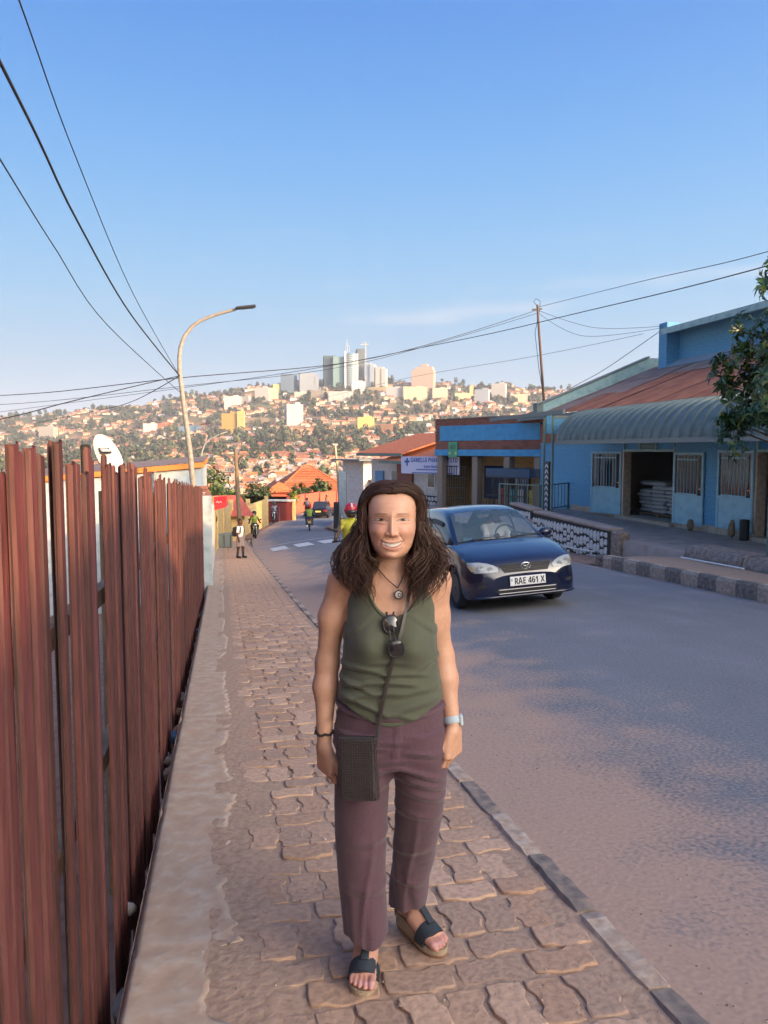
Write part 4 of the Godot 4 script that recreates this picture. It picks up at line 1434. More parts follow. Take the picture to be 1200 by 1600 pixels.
	for j in 4:
		var cr := Geo.new()
		cr.box(Vector3(0, 0.30, 0), Vector3(0.42, 0.60, 0.34), 0.02)
		cr.box(Vector3(0, 0.66, 0), Vector3(0.40, 0.10, 0.32), 0.02)
		cr.box(Vector3(0, 0.92, 0), Vector3(0.42, 0.40, 0.34), 0.02)
		var o := solo("crate_stack", names[j] + " plastic crates stacked inside the barred cage", "crates", cr, mat(cols[j][0], cols[j][1], cols[j][2], 0.6), Vector3.ZERO, "crates in the barred cage")
		o.transform = Transform3D(bs, a + bs * Vector3(4.45 + j * 0.56, 0.0, -0.25))
	# green telephone-money board
	var sg := thing("green_sign", "small green board with a dark oval emblem on the brick fascia", "sign")
	sg.transform = Transform3D(bs, a + bs * Vector3(1.38, 2.82, 0.06))
	p = Geo.new(); p.box(Vector3(0, 0, 0), Vector3(0.62, 0.72, 0.04), 0.01); part(sg, "board", p, mat(0.05, 0.30, 0.16, 0.5))
	p = Geo.new(); p.ball(Vector3(0, 0.12, 0.018), Vector3(0.19, 0.10, 0.012), 8); part(sg, "emblem", p, M.black)
	p = Geo.new(); p.ball(Vector3(0, 0.12, 0.024), Vector3(0.155, 0.075, 0.012), 8); part(sg, "emblem", p, mat(0.10, 0.32, 0.22, 0.5))
	text_part(sg, "MTN", Vector3(0, 0.12, 0.038), 0.10, M.black)
	p = Geo.new(); p.box(Vector3(-0.22, -0.17, 0.022), Vector3(0.12, 0.14, 0.006)); p.box(Vector3(0.22, -0.17, 0.022), Vector3(0.12, 0.14, 0.006)); part(sg, "print", p, mat(0.45, 0.5, 0.2, 0.5))
	# blue link wall to the corner shop
	var w := thing("link_wall", "blue rendered wall with brick top between brick shop and corner shop", "wall")
	p = Geo.new(); p.bar(Vector3(12.95, 0.28, -29.6), Vector3(13.1, 0.28, -27.0), 0.2, 3.1); part(w, "render", p, M.blue_wall)
	p = Geo.new(); p.bar(Vector3(12.93, 2.2, -29.6), Vector3(13.08, 2.2, -27.0), 0.22, 0.74); part(w, "brick_top", p, M.brick)

func pharmacy() -> void:
	var t := thing("pharmacy", "small white pharmacy with orange roof, brick bay and painted stone base", "pharmacy")
	var a := Vector3(9.0, -2.0, -46.5)
	var b := Vector3(11.6, -2.0, -37.6)
	var ux := (b - a).normalized()
	var uz := ux.cross(Vector3.UP)
	if uz.x > 0.0: uz = -uz
	var bs := Basis(ux, Vector3.UP, uz)
	t.transform = Transform3D(bs, a)
	var L := (b - a).length()
	var p := Geo.new(); p.box(Vector3(L / 2, 1.5, -1.6), Vector3(L, 3.0, 3.0)); part(t, "wall", p, M.white_wall)
	p = Geo.new(); p.box(Vector3(4.3, 1.5, -0.04), Vector3(1.7, 2.6, 0.16)); part(t, "brick_bay", p, M.brick)
	p = Geo.new(); p.box(Vector3(7.1, 1.95, -0.06), Vector3(0.75, 0.9, 0.1), 0.01); part(t, "window", p, M.white)
	p = Geo.new(); p.box(Vector3(7.1, 1.95, -0.03), Vector3(0.55, 0.74, 0.1)); part(t, "pane", p, M.glass_dark)
	p = Geo.new(); p.box(Vector3(3.1, 1.35, -0.05), Vector3(0.7, 1.9, 0.1)); part(t, "door", p, M.glass_dark)
	# painted stone base
	var base := Geo.new(); base.box(Vector3(7.0, 0.55, -0.02), Vector3(3.6, 1.1, 0.24)); part(t, "stone_base", base, M.stone_joint)
	var r := RandomNumberGenerator.new(); r.seed = 5
	for j in 4:
		for i in 11:
			var s := Geo.new()
			pebble(s, Vector3(5.4 + i * 0.32 + (0.15 if j % 2 else 0.0) + r.randf_range(-0.03, 0.03), 0.17 + j * 0.26 + r.randf_range(-0.02, 0.02), 0.10), 0.13, 0.11, 0.03, r)
			part(t, "stone", s, M.stone_white)
	# roof: orange sheets above a pale verge
	for e in [[-0.4, 3.3, 5.2, 0.0], [3.2, 2.9, L + 0.5, 0.35]]:
		p = Geo.new()
		p.prism(PackedVector2Array([Vector2(0.7 + e[3], e[1]), Vector2(0.7 + e[3], e[1] + 0.07), Vector2(-3.6, e[1] + 1.30), Vector2(-3.6, e[1] + 1.20)]), e[0], e[2], Vector3.ZERO, Basis(Vector3(0, 0, 1), Vector3(0, 1, 0), Vector3(1, 0, 0)))
		part(t, "roof", p, M.tile_roof)
		p = Geo.new(); p.box(Vector3((e[0] + e[2]) / 2, e[1] - 0.03, 0.72 + e[3]), Vector3(e[2] - e[0], 0.16, 0.05)); part(t, "fascia", p, M.green_iron)
	p = Geo.new(); p.box(Vector3(1.2, 1.9, -0.03), Vector3(1.0, 0.8, 0.08)); part(t, "poster", p, mat(0.10, 0.25, 0.42, 0.6))
	p = Geo.new(); p.box(Vector3(1.2, 0.9, -0.03), Vector3(1.3, 0.9, 0.08)); part(t, "poster", p, mat(0.5, 0.5, 0.48, 0.6))
	# banner
	var s := thing("pharmacy_banner", "pale lilac banner with blue pharmacy lettering and a cross", "banner")
	var fa := Vector3(9.11, 0.78, -38.55); var fb := Vector3(11.13, 0.80, -35.08)
	var bu := (fb - fa).normalized()
	var bz := bu.cross(Vector3.UP)
	if bz.x > 0.0: bz = -bz
	var bb := Basis(bu, Vector3.UP, bz)
	s.transform = Transform3D(bb, (fa + fb) / 2)
	var bl := (fb - fa).length()
	p = Geo.new(); p.box(Vector3.ZERO, Vector3(bl, 0.86, 0.05), 0.01); part(s, "cloth", p, M.banner)
	p = Geo.new(); p.box(Vector3(-bl / 2 + 0.45, 0.16, 0.03), Vector3(0.10, 0.40, 0.012)); p.box(Vector3(-bl / 2 + 0.45, 0.18, 0.031), Vector3(0.36, 0.11, 0.012)); part(s, "cross", p, M.banner_ink)
	text_part(s, "GAMILLA PHARMACY LTD", Vector3(0.30, 0.26, 0.03), 0.31, M.banner_ink, Basis(), "lettering", false, 0.86)
	text_part(s, "Save Health", Vector3(0.2, -0.06, 0.03), 0.20, M.banner_ink)
	for q in [[-0.22, 2.2], [-0.38, 2.8]]:
		p = Geo.new(); p.box(Vector3(0.2, q[0], 0.027), Vector3(q[1], 0.05, 0.006)); part(s, "small_print", p, M.banner_ink)

func pebble(g: Geo, c: Vector3, rx: float, ry: float, d: float, r: RandomNumberGenerator, bs := Basis()) -> void:
	# a flat rounded facing stone in the plane of x and y, domed outwards along z
	var n := 9
	var o := PackedVector3Array(); var i2 := PackedVector3Array()
	for k in n:
		var an := TAU * k / n
		var q := r.randf_range(0.86, 1.12)
		var sx := signf(cos(an)) * pow(absf(cos(an)), 0.7); var sy := signf(sin(an)) * pow(absf(sin(an)), 0.7)
		o.append(c + bs * Vector3(sx * rx * q, sy * ry * q, 0)); i2.append(c + bs * Vector3(sx * rx * q * 0.8, sy * ry * q * 0.8, d))
	for k in n:
		var m := (k + 1) % n
		g.quad(o[k], o[m], i2[m], i2[k], (o[k] - c) + bs * Vector3(0, 0, d))
		g.tri(c + bs * Vector3(0, 0, d), i2[k], i2[m], bs * Vector3(0, 0, 1))

func painted_wall() -> void:
	# two stretches of wall with white painted stones in black joints
	var r := RandomNumberGenerator.new(); r.seed = 15
	for w in [[9.62, 17.75, 22.6, -0.44, "black and white painted stone wall below the shop terrace"], [9.85, 23.3, 25.2, -0.36, "short black and white painted stone wall beside the steps"]]:
		var t := thing("stone_wall", w[4], "wall")
		var x: float = w[0]
		var g := Geo.new()
		var poly := PackedVector2Array([Vector2(w[1], -2.2), Vector2(w[1], w[3] - 0.06), Vector2(w[2], w[3] + 0.02), Vector2(w[2], -2.4)])
		g.prism(poly, x, x + 0.32, Vector3.ZERO, Basis(Vector3(0, 0, -1), Vector3(0, 1, 0), Vector3(1, 0, 0)))
		part(t, "wall_core", g, M.stone_joint)
		g = Geo.new(); g.bar(Vector3(x + 0.17, w[3] - 0.03, -w[1] + 0.03), Vector3(x + 0.17, w[3] + 0.05, -w[2]), 0.42, 0.08, 0.02)
		part(t, "coping", g, M.path)
		g = Geo.new(); g.box(Vector3(x + 0.17, -0.92, -w[1] + 0.2), Vector3(0.34, 0.86, 0.42), 0.05)
		if w[1] < 20: part(t, "end_block", g, M.rough_block)
		var bs := Basis(Vector3(0, 0, -1), Vector3(0, 1, 0), Vector3(-1, 0, 0))
		var s: float = w[1] + 0.10
		while s < w[2] - 0.05:
			var y: float = w[3] - 0.10
			var wd := r.randf_range(0.15, 0.24)
			while y > land(x, s) - 0.1:
				var h := r.randf_range(0.16, 0.34)
				var p := Geo.new()
				pebble(p, Vector3(x - 0.002, y - h / 2, -s - wd / 2), wd / 2 - 0.018, h / 2 - 0.02, 0.03, r, bs)
				part(t, "stone", p, M.stone_white)
				y -= h
			s += wd

func rail(called: String, label: String, p0: Vector3, p1: Vector3, h: float, n: int, m: Material) -> void:
	var t := thing(called, label, "railing", p0)
	var d := p1 - p0
	for e in [0.0, 1.0]:
		var g := Geo.new(); g.bar(d * e, d * e + Vector3(0, h, 0), 0.055, 0.055, 0.008); part(t, "post", g, m)
	for y in [0.12, h - 0.03]:
		var g := Geo.new(); g.bar(Vector3(0, y, 0), d + Vector3(0, y, 0), 0.045, 0.045, 0.006); part(t, "rail", g, m)
	for k in range(1, n):
		var g := Geo.new(); g.bar(d * (float(k) / n) + Vector3(0, 0.12, 0), d * (float(k) / n) + Vector3(0, h - 0.05, 0), 0.026, 0.026); part(t, "bar", g, m)

func small_right_things() -> void:
	rail("railing", "green metal railing between the terrace posts and the blue wall", Vector3(11.1, -0.70, -25.5), Vector3(12.95, -0.70, -27.2), 1.02, 8, M.green_iron)
	rail("railing", "green metal railing in front of the barred cage", Vector3(11.0, -0.70, -25.4), Vector3(10.2, -0.70, -27.2), 1.02, 7, M.green_iron)
	rail("railing", "green metal railing standing on the rough concrete kerb block", Vector3(9.95, -0.45, -12.42), Vector3(10.1, -0.45, -8.2), 1.36, 16, M.green_iron)
	# rough concrete blocks at the terrace edge
	var r := FastNoiseLite.new(); r.seed = 8; r.frequency = 3.0
	for b in [[12.55, 14.35, "rough concrete block along the terrace edge, flat pale top"], [7.8, 12.50, "broken stone block under the green railing at the terrace edge"]]:
		var rings := []
		for j in 13:
			var s := lerpf(b[0], b[1], j / 12.0)
			var ring := PackedVector3Array()
			for q in [[9.48, -1.0], [9.46, -0.66], [9.52, -0.47], [9.7, -0.44], [10.1, -0.44], [10.25, -0.48], [10.28, -1.0]]:
				var p := Vector3(q[0], q[1], -s)
				p += Vector3(r.get_noise_3dv(p * 1.7), r.get_noise_3dv(p * 1.7 + Vector3(9, 0, 0)) * 0.5, 0) * (0.05 if q[0] < 9.65 else 0.012)
				ring.append(p)
			rings.append(ring)
		var g := Geo.new(); g.loft(rings)
		solo("concrete_block", b[2], "block", g, M.rough_block)
	# white pipes on the ground
	var pg := Geo.new(); pg.tube(PackedVector3Array([Vector3(9.42, -0.70, -14.35), Vector3(9.4, -0.67, -13.4), Vector3(9.36, -0.63, -12.3)]), 0.018, 8)
	solo("pipe", "thin white plastic pipe lying along the rough concrete block", "pipe", pg, M.white)
	pg = Geo.new(); pg.tube(PackedVector3Array([Vector3(9.5, land(9.5, 20.4) + 0.02, -20.4), Vector3(9.48, land(9.5, 18.3) - 0.0, -18.3)]), 0.016, 8)
	solo("pipe", "thin white plastic pipe at the foot of the painted stone wall", "pipe", pg, M.white)
	# black cylinder and two stone doorstops by the blue doors
	var bp := Geo.new(); bp.lathe(Vector3(12.72, -0.70, -16.75), Vector3.UP, [[0.10, 0.0], [0.115, 0.02], [0.115, 0.5], [0.10, 0.52], [0.09, 0.50]], 20)
	solo("black_bin", "black plastic cylinder standing by the blue door", "bin", bp, M.black)
	for q in [[12.72, 19.0, 0.10, 0.17, "pale wooden wedge holding the middle blue door"], [12.74, 17.25, 0.09, 0.24, "brown oval stone leaning below the end blue door"]]:
		var st := Geo.new(); st.ball(Vector3(q[0], -0.70 + q[3], -q[1]), Vector3(q[2] * 0.8, q[3], q[2]), 8)
		for k in st.v.size(): st.v[k] += Vector3(1, 0.3, 1) * r.get_noise_3dv(st.v[k] * 3.0) * 0.05
		solo("door_stone", q[4], "doorstop", st, M.wood)
	# cement bags on a pallet
	var pal := thing("pallet", "low wooden pallet under the cement bags", "pallet", Vector3(14.3, -0.60, -22.2))
	for k in 5:
		var g := Geo.new(); g.box(Vector3(-0.55 + k * 0.27, 0.085, 0), Vector3(0.16, 0.03, 2.5), 0.004); part(pal, "board", g, M.wood)
	for k in 3:
		var g := Geo.new(); g.box(Vector3(0, 0.035, -1.0 + k), Vector3(1.3, 0.07, 0.12), 0.004); part(pal, "bearer", g, M.wood)
	var bags := []
	for k in 3: bags.append(pillow(0.82, 0.155, 0.5, 40 + k).mesh(M.bag))
	for lay in 8:
		for i in 3:
			for j in 2:
				if lay == 7 and (i == 0 or j == 1): continue
				if lay == 6 and i == 2 and j == 0: continue
				var o := solo("cement_bag", "grey cement bag in the stack inside the shop doorway", "bag", bags[(lay + i + j) % 3], null, Vector3.ZERO, "cement bags stacked in the shop")
				o.transform = Transform3D(Basis(Vector3.UP, rng.randf_range(-0.1, 0.1) + PI / 2), Vector3(13.95 + j * 0.55 + rng.randf_range(-0.05, 0.05), -0.42 + lay * 0.125, -21.4 - i * 0.82 + rng.randf_range(-0.06, 0.06)))

# ---- left-hand side: fence, yard, walls down the street, poles and wires
func fence_top(s: float) -> float:
	return 1.665 - 0.0563 * s

func left_side() -> void:
	M.slat = []
	for k in 4:
		var m := noisy([Color(0.30, 0.24, 0.21), Color(0.70, 0.62, 0.58), Color(1.0, 1.0, 1.0), Color(0.86, 0.80, 0.78)], 1.0, 0.6, 0.0, 0.03, 6, 110 + k, 256, false)
		m.uv1_scale = Vector3(5.0, 0.55, 5.0)
		m.uv1_offset = Vector3(k * 0.3, k * 0.21, 0)
		M.slat.append(m)
	M.grey_wall = noisy([Color(0.28, 0.33, 0.36), Color(0.40, 0.46, 0.49), Color(0.46, 0.51, 0.53)], 0.4, 0.85, 0.0, 0.03, 4, 120)
	M.orange = mat(0.55, 0.20, 0.04, 0.6)
	M.yellow_wall = noisy([Color(0.42, 0.28, 0.11), Color(0.58, 0.41, 0.17), Color(0.64, 0.47, 0.22)], 0.3, 0.85, 0.0, 0.03, 4, 121)
	M.maroon = mat(0.16, 0.025, 0.02, 0.6)
	M.red_wall = noisy([Color(0.42, 0.07, 0.04), Color(0.58, 0.11, 0.06), Color(0.62, 0.15, 0.09)], 0.3, 0.8, 0.0, 0.03, 4, 122)
	M.galv = mat(0.36, 0.34, 0.30, 0.6, 0.3)
	M.leaf = mat(1, 1, 1, 0.55)
	M.leaf.backlight_enabled = true
	M.leaf.backlight = Color(0.35, 0.4, 0.15)
	M.bark = noisy([Color(0.06, 0.045, 0.035), Color(0.14, 0.11, 0.09), Color(0.2, 0.17, 0.14)], 2.0, 0.95, 1.0, 0.04, 4, 123)
	fence()
	yard()
	down_the_street()
	lamps_and_wires()

func fence() -> void:
	var t := thing("sheet_metal_fence", "tall rust red fence of upright ribbed metal strips beside the pavement", "fence", Vector3(-0.43, 0, 0))
	t.position = Vector3.ZERO
	var s := -1.6
	var n := 0
	while s < 17.9:
		var sd := rng.randi() % 1000
		var wid := rng.randf_range(0.074, 0.104)
		var g := Geo.new()
		var top := fence_top(s) + rng.randf_range(-0.035, 0.03)
		if n % 9 == 4: top -= 0.06
		var bot := land(0, s) - rng.randf_range(0.28, 0.38)
		var rib := rng.randf_range(0.007, 0.013)
		var cw := rng.randf_range(0.016, 0.028)
		var tilt := rng.randf_range(-0.012, 0.012)
		var xo := -0.43 + rng.randf_range(-0.012, 0.012) + (0.012 if n % 2 == 0 else 0.0)
		var out := [[-wid / 2, 0.0], [-cw - 0.008, 0.0], [-cw, rib], [cw, rib], [cw + 0.008, 0.0], [wid / 2, 0.0], [wid / 2, -0.003], [cw + 0.012, -0.003], [cw + 0.002, rib - 0.003], [-cw - 0.002, rib - 0.003], [-cw - 0.012, -0.003], [-wid / 2, -0.003]]
		var red := Color(0.125, 0.034, 0.030)
		var dull := Color(0.072, 0.044, 0.037)
		var tn := rng.randf_range(0.55, 1.3)
		# flat-shaded folds: build each face of the profile
		for k in out.size():
			var a: Array = out[k]
			var b: Array = out[(k + 1) % out.size()]
			var face: bool = k == 2
			g.col = (red if face or (n * 7 + k) % 11 == 0 else (dull if k in [0, 4] else red.lerp(dull, 0.4))) * tn
			var steps := 3
			for j in steps:
				var y0 := lerpf(bot, top, float(j) / steps)
				var y1 := lerpf(bot, top, float(j + 1) / steps)
				var bow := [0.0, rng.randf() * 0.0, 0.0]
				var p0 := Vector3(xo + a[1], y0, -(s + a[0] + tilt * (y0 - bot))); var p1 := Vector3(xo + b[1], y0, -(s + b[0] + tilt * (y0 - bot)))
				var p2 := Vector3(xo + b[1], y1, -(s + b[0] + tilt * (y1 - bot))); var p3 := Vector3(xo + a[1], y1, -(s + a[0] + tilt * (y1 - bot)))
				if j == steps - 1 and k < 6:
					p2.y += sin(n * 3.1 + k) * 0.008; p3.y += sin(n * 3.1 + k - 1) * 0.008
				g.quad(p0, p1, p2, p3, Vector3(1, 0, 0) if k < 6 else Vector3(-1, 0, 0))
		part(t, "metal_strip", g, M.slat[n % 4])
		s += wid + rng.randf_range(0.004, 0.016) + (0.026 if n % 5 == 2 else 0.0)
		n += 1
	for y in [0.55, 1.25]:
		var g := Geo.new(); g.bar(Vector3(-0.52, fence_top(-1.5) - y, 1.5), Vector3(-0.52, fence_top(17.8) - y, -17.8), 0.05, 0.07)
		part(t, "rail", g, M.wood)
	for k in 8:
		var ss := -1.0 + k * 2.6
		var g := Geo.new(); g.cyl(Vector3(-0.58, land(0, ss) - 0.7, -ss), Vector3(-0.58, fence_top(ss) - 0.1, -ss), 0.045, 0.04, 8)
		part(t, "post", g, M.wood)
	# the dark upright batten and a loop of wire
	var b := solo("batten", "single dark weathered batten standing above the fence top", "post", Geo.new(), M.black)
	var g2 := Geo.new(); g2.box(Vector3(-0.45, 1.30, -2.80), Vector3(0.03, 0.52, 0.035), 0.004)
	b.mesh = g2.mesh(mat(0.02, 0.017, 0.016, 0.9))
	# rubbish and stones in the gutter under the fence
	var r := RandomNumberGenerator.new(); r.seed = 31
	for k in 26:
		var ss := r.randf_range(1.8, 15.0)
		var kind := k % 4
		var q := Geo.new()
		var c := Vector3(-0.385 + r.randf_range(-0.03, 0.02), land(0, ss) - r.randf_range(0.08, 0.30), -ss)
		q.ball(Vector3.ZERO, Vector3(r.randf_range(0.03, 0.05), r.randf_range(0.025, 0.06), r.randf_range(0.03, 0.09)), 5)
		for j in q.v.size(): q.v[j] *= 0.8 + 0.5 * absf(nz.get_noise_3dv(q.v[j] * 900.0 + c * 30.0))
		var lab: String = ["grey stone lying in the gutter under the fence", "brown clod of soil in the gutter under the fence", "crumpled pale plastic scrap in the gutter under the fence", "crumpled blue plastic scrap in the gutter under the fence"][kind]
		var mm: Material = [M.rough_block, M.soil, mat(0.3, 0.27, 0.24, 0.7), mat(0.05, 0.16, 0.35, 0.4)][kind]
		solo(["gutter_stone", "gutter_clod", "plastic_scrap", "plastic_scrap"][kind], lab, ["stone", "clod", "litter", "litter"][kind], q, mm, c, "litter in the gutter")

func yard() -> void:
	# grey house with an orange verge behind the fence's far end
	var t := thing("grey_house", "grey house with a bright orange roof verge behind the fence", "house")
	var z := Basis()
	var g := Geo.new()
	g.prism(PackedVector2Array([Vector2(-6.0, -3.2), Vector2(-6.0, 0.62), Vector2(-0.46, 1.10), Vector2(-0.46, -3.2)]), -27.0, -19.6)
	part(t, "wall", g, M.grey_wall)
	g = Geo.new(); g.bar(Vector3(-6.1, 0.68, -19.55), Vector3(-0.40, 1.18, -19.55), 0.12, 0.13, 0.01); g.bar(Vector3(-0.44, 1.18, -19.6), Vector3(-0.44, 1.25, -27.0), 0.1, 0.13, 0.01)
	part(t, "verge", g, M.orange)
	g = Geo.new()
	for k in 1: g.quad(Vector3(-6.1, 0.76, -19.5), Vector3(-0.4, 1.26, -19.5), Vector3(-0.4, 1.34, -27.2), Vector3(-6.1, 0.90, -27.2), Vector3.UP)
	part(t, "roof", g, M.rust[2])
	g = Geo.new(); g.bar(Vector3(-1.55, 1.02, -19.5), Vector3(-1.50, 0.3, -19.5), 0.04, 0.04); part(t, "downpipe", g, M.galv)
	# pier with loose bricks at the end of the fence
	var p := thing("gate_pier", "blue grey pier at the end of the fence with bricks laid on top", "pier", Vector3(-0.38, -1.9, -18.2))
	g = Geo.new(); g.box(Vector3(0, 1.2, 0), Vector3(0.34, 2.4, 0.36), 0.012); part(p, "shaft", g, M.grey_wall)
	for q in [[-0.08, 2.435, 0.0, 0.1], [0.09, 2.435, 0.05, -0.2], [0.0, 2.51, -0.02, 1.3], [-0.02, 2.585, 0.03, 1.5]]:
		g = Geo.new(); g.box(Vector3(q[0], q[1], q[2]), Vector3(0.11, 0.065, 0.23), 0.006, Basis(Vector3.UP, q[3])); part(p, "brick", g, M.brick)
	var w := thing("street_wall", "pale rendered wall running down the pavement beyond the fence", "wall", Vector3(-0.3, -2.0, -18.4))
	g = Geo.new()
	g.prism(PackedVector2Array([Vector2(18.42, -2.4), Vector2(18.42, 0.32), Vector2(30.0, -0.55), Vector2(30.0, -3.2)]), -0.40, -0.25, Vector3.ZERO, Basis(Vector3(0, 0, -1), Vector3(0, 1, 0), Vector3(1, 0, 0)))
	part(w, "render", g.moved(Transform3D(Basis(), -w.position)), M.white_wall)
	# satellite dish with its maker's plate
	var d := thing("satellite_dish", "cream oval satellite dish on a thin mast behind the fence", "satellite dish", Vector3(-1.62, -2.2, -11.6))
	var c := Vector3(0, 3.62, 0)
	var bs := Basis(Vector3.UP, deg_to_rad(64.0)) * Basis(Vector3.RIGHT, deg_to_rad(-24.0))
	g = Geo.new()
	var rings := []
	for j in 9:
		var f := j / 8.0
		var ring := PackedVector3Array()
		for i in 32: ring.append(c + bs * Vector3(cos(TAU * i / 32) * 0.30 * f, sin(TAU * i / 32) * 0.34 * f, 0.09 * f * f))
		rings.append(ring)
	for j in range(8, -1, -1):
		var f := j / 8.0
		var ring := PackedVector3Array()
		for i in 32: ring.append(c + bs * Vector3(cos(TAU * i / 32) * 0.295 * f, sin(TAU * i / 32) * 0.335 * f, 0.09 * f * f - 0.012))
		rings.append(ring)
	g.loft(rings, true, false)
	part(d, "reflector", g, mat(0.62, 0.60, 0.52, 0.5))
	g = Geo.new(); g.box(c + bs * Vector3(0.02, 0.10, 0.055), Vector3(0.25, 0.095, 0.004), 0.0, bs * Basis(Vector3.RIGHT, -0.2)); part(d, "plate", g, M.black)
	text_part(d, "CANAL+", c + bs * Vector3(0.02, 0.105, 0.062), 0.07, M.white, bs * Basis(Vector3.RIGHT, -0.2), "lettering", false, 0.85)
	g = Geo.new(); g.bar(c + bs * Vector3(0, -0.3, 0.05), c + bs * Vector3(0, -0.2, 0.38), 0.02, 0.02); g.box(c + bs * Vector3(0, -0.17, 0.40), Vector3(0.05, 0.05, 0.09), 0.01, bs); part(d, "feed_arm", g, M.galv)
	g = Geo.new(); g.cyl(Vector3(0, 0, -0.08), c + Vector3(0, -0.05, -0.06), 0.025, 0.025, 10); part(d, "mast", g, M.galv)
	# the white house low behind the fence, seen through its gaps
	var h := thing("yard_house", "low white house with a dark doorway in the yard behind the fence", "house", Vector3(-4.2, -1.2, -3.5))
	g = Geo.new(); g.box(Vector3(0, 1.0, 0), Vector3(2.2, 2.0, 8.0)); part(h, "wall", g, M.white_wall)
	g = Geo.new(); g.box(Vector3(1.11, 0.85, 1.3), Vector3(0.03, 1.7, 0.9)); g.box(Vector3(1.11, 0.85, -1.6), Vector3(0.03, 1.7, 0.9)); part(h, "door", g, M.black)
	g = Geo.new(); g.box(Vector3(0.2, 2.06, 0), Vector3(3.2, 0.1, 8.6), 0.01, Basis(Vector3.BACK, -0.06)); part(h, "roof", g, M.rust[1])
	var l := thing("washing_line", "washing line with pale cloths hung in the yard", "washing line", Vector3(-1.6, -1.0, -3.0))
	g = Geo.new(); g.bar(Vector3(0, 1.6, -2), Vector3(0, 1.6, 2), 0.008, 0.008); part(l, "line", g, M.wire)
	for q in [[-1.2, 0.5, 0.62, 0.5, 0.7], [-0.4, 0.6, 0.55, 0.62, 0.68], [0.5, 0.6, 0.35, 0.25, 0.5], [1.4, 0.5, 0.6, 0.6, 0.55]]:
		g = Geo.new(); g.box(Vector3(0, 1.28, q[0]), Vector3(0.015, 0.62, q[1]), 0.004); part(l, "cloth", g, mat(q[2], q[3], q[4], 0.9))

func leafy(called: String, label: String, at: Vector3, h: float, rad: float, leaves: int, size: float, cols: Array, sd: int, group := "", palm := false) -> Node3D:
	var r := RandomNumberGenerator.new(); r.seed = sd
	var t := thing(called, label, "tree" if not called.ends_with("shrub") else "shrub", at, 0.0, group)
	var g := Geo.new()
	var top := Vector3(r.randf_range(-0.1, 0.1) * h, h * 0.62, r.randf_range(-0.1, 0.1) * h)
	g.tube(PackedVector3Array([Vector3.ZERO, top * 0.5 + Vector3(0.03 * h, 0, 0), top, Vector3(top.x, h * 0.85, top.z)]), [h * 0.035, h * 0.026, h * 0.017, h * 0.006], 8)
	var tips := []
	for k in 7:
		var an := TAU * k / 7.0 + r.randf() * 0.6
		var p0 := top * r.randf_range(0.55, 1.0)
		var p2 := Vector3(cos(an) * rad * 0.75, h * r.randf_range(0.55, 0.95), sin(an) * rad * 0.75)
		g.tube(PackedVector3Array([p0, (p0 + p2) / 2 + Vector3(0, 0.05 * h, 0), p2]), [h * 0.013, h * 0.009, h * 0.003], 6)
		tips.append(p2)
	part(t, "trunk", g, M.bark)
	var c := Geo.new()
	var clumps := []
	for k in 26:
		var d := Vector3(r.randfn(), r.randfn(), r.randfn()).normalized() * pow(r.randf(), 0.45)
		clumps.append([Vector3(d.x * rad, h * 0.70 + d.y * h * 0.28, d.z * rad), rad * r.randf_range(0.22, 0.42)])
	for k in leaves:
		var cl: Array = clumps[r.randi() % 26]
		var p: Vector3 = cl[0] + Vector3(r.randfn(), r.randfn(), r.randfn()) * cl[1] * 0.5
		leaf(c, p, (p - Vector3(0, h * 0.6, 0)).normalized() + Vector3(r.randfn(), r.randfn() + 0.3, r.randfn()) * 0.6, size * r.randf_range(0.7, 1.3), cols[r.randi() % cols.size()] * r.randf_range(0.75, 1.25), r)
	part(t, "crown", c, M.leaf)
	return t

func leaf(c: Geo, p: Vector3, nn: Vector3, s: float, q: Color, r: RandomNumberGenerator) -> void:
	nn = nn.normalized()
	var a := nn.cross(Vector3(r.randfn(), r.randfn(), r.randfn())).normalized()
	var b := nn.cross(a)
	c.col = q
	var i := c.vert(p - a * s, nn)
	c.vert(p + b * s * 0.42 + nn * s * 0.08, (nn + b * 0.3).normalized()); c.vert(p + a * s - nn * s * 0.25, nn); c.vert(p - b * s * 0.42 + nn * s * 0.08, (nn - b * 0.3).normalized())
	c.tri_i(i, i + 1, i + 2); c.tri_i(i, i + 2, i + 3)

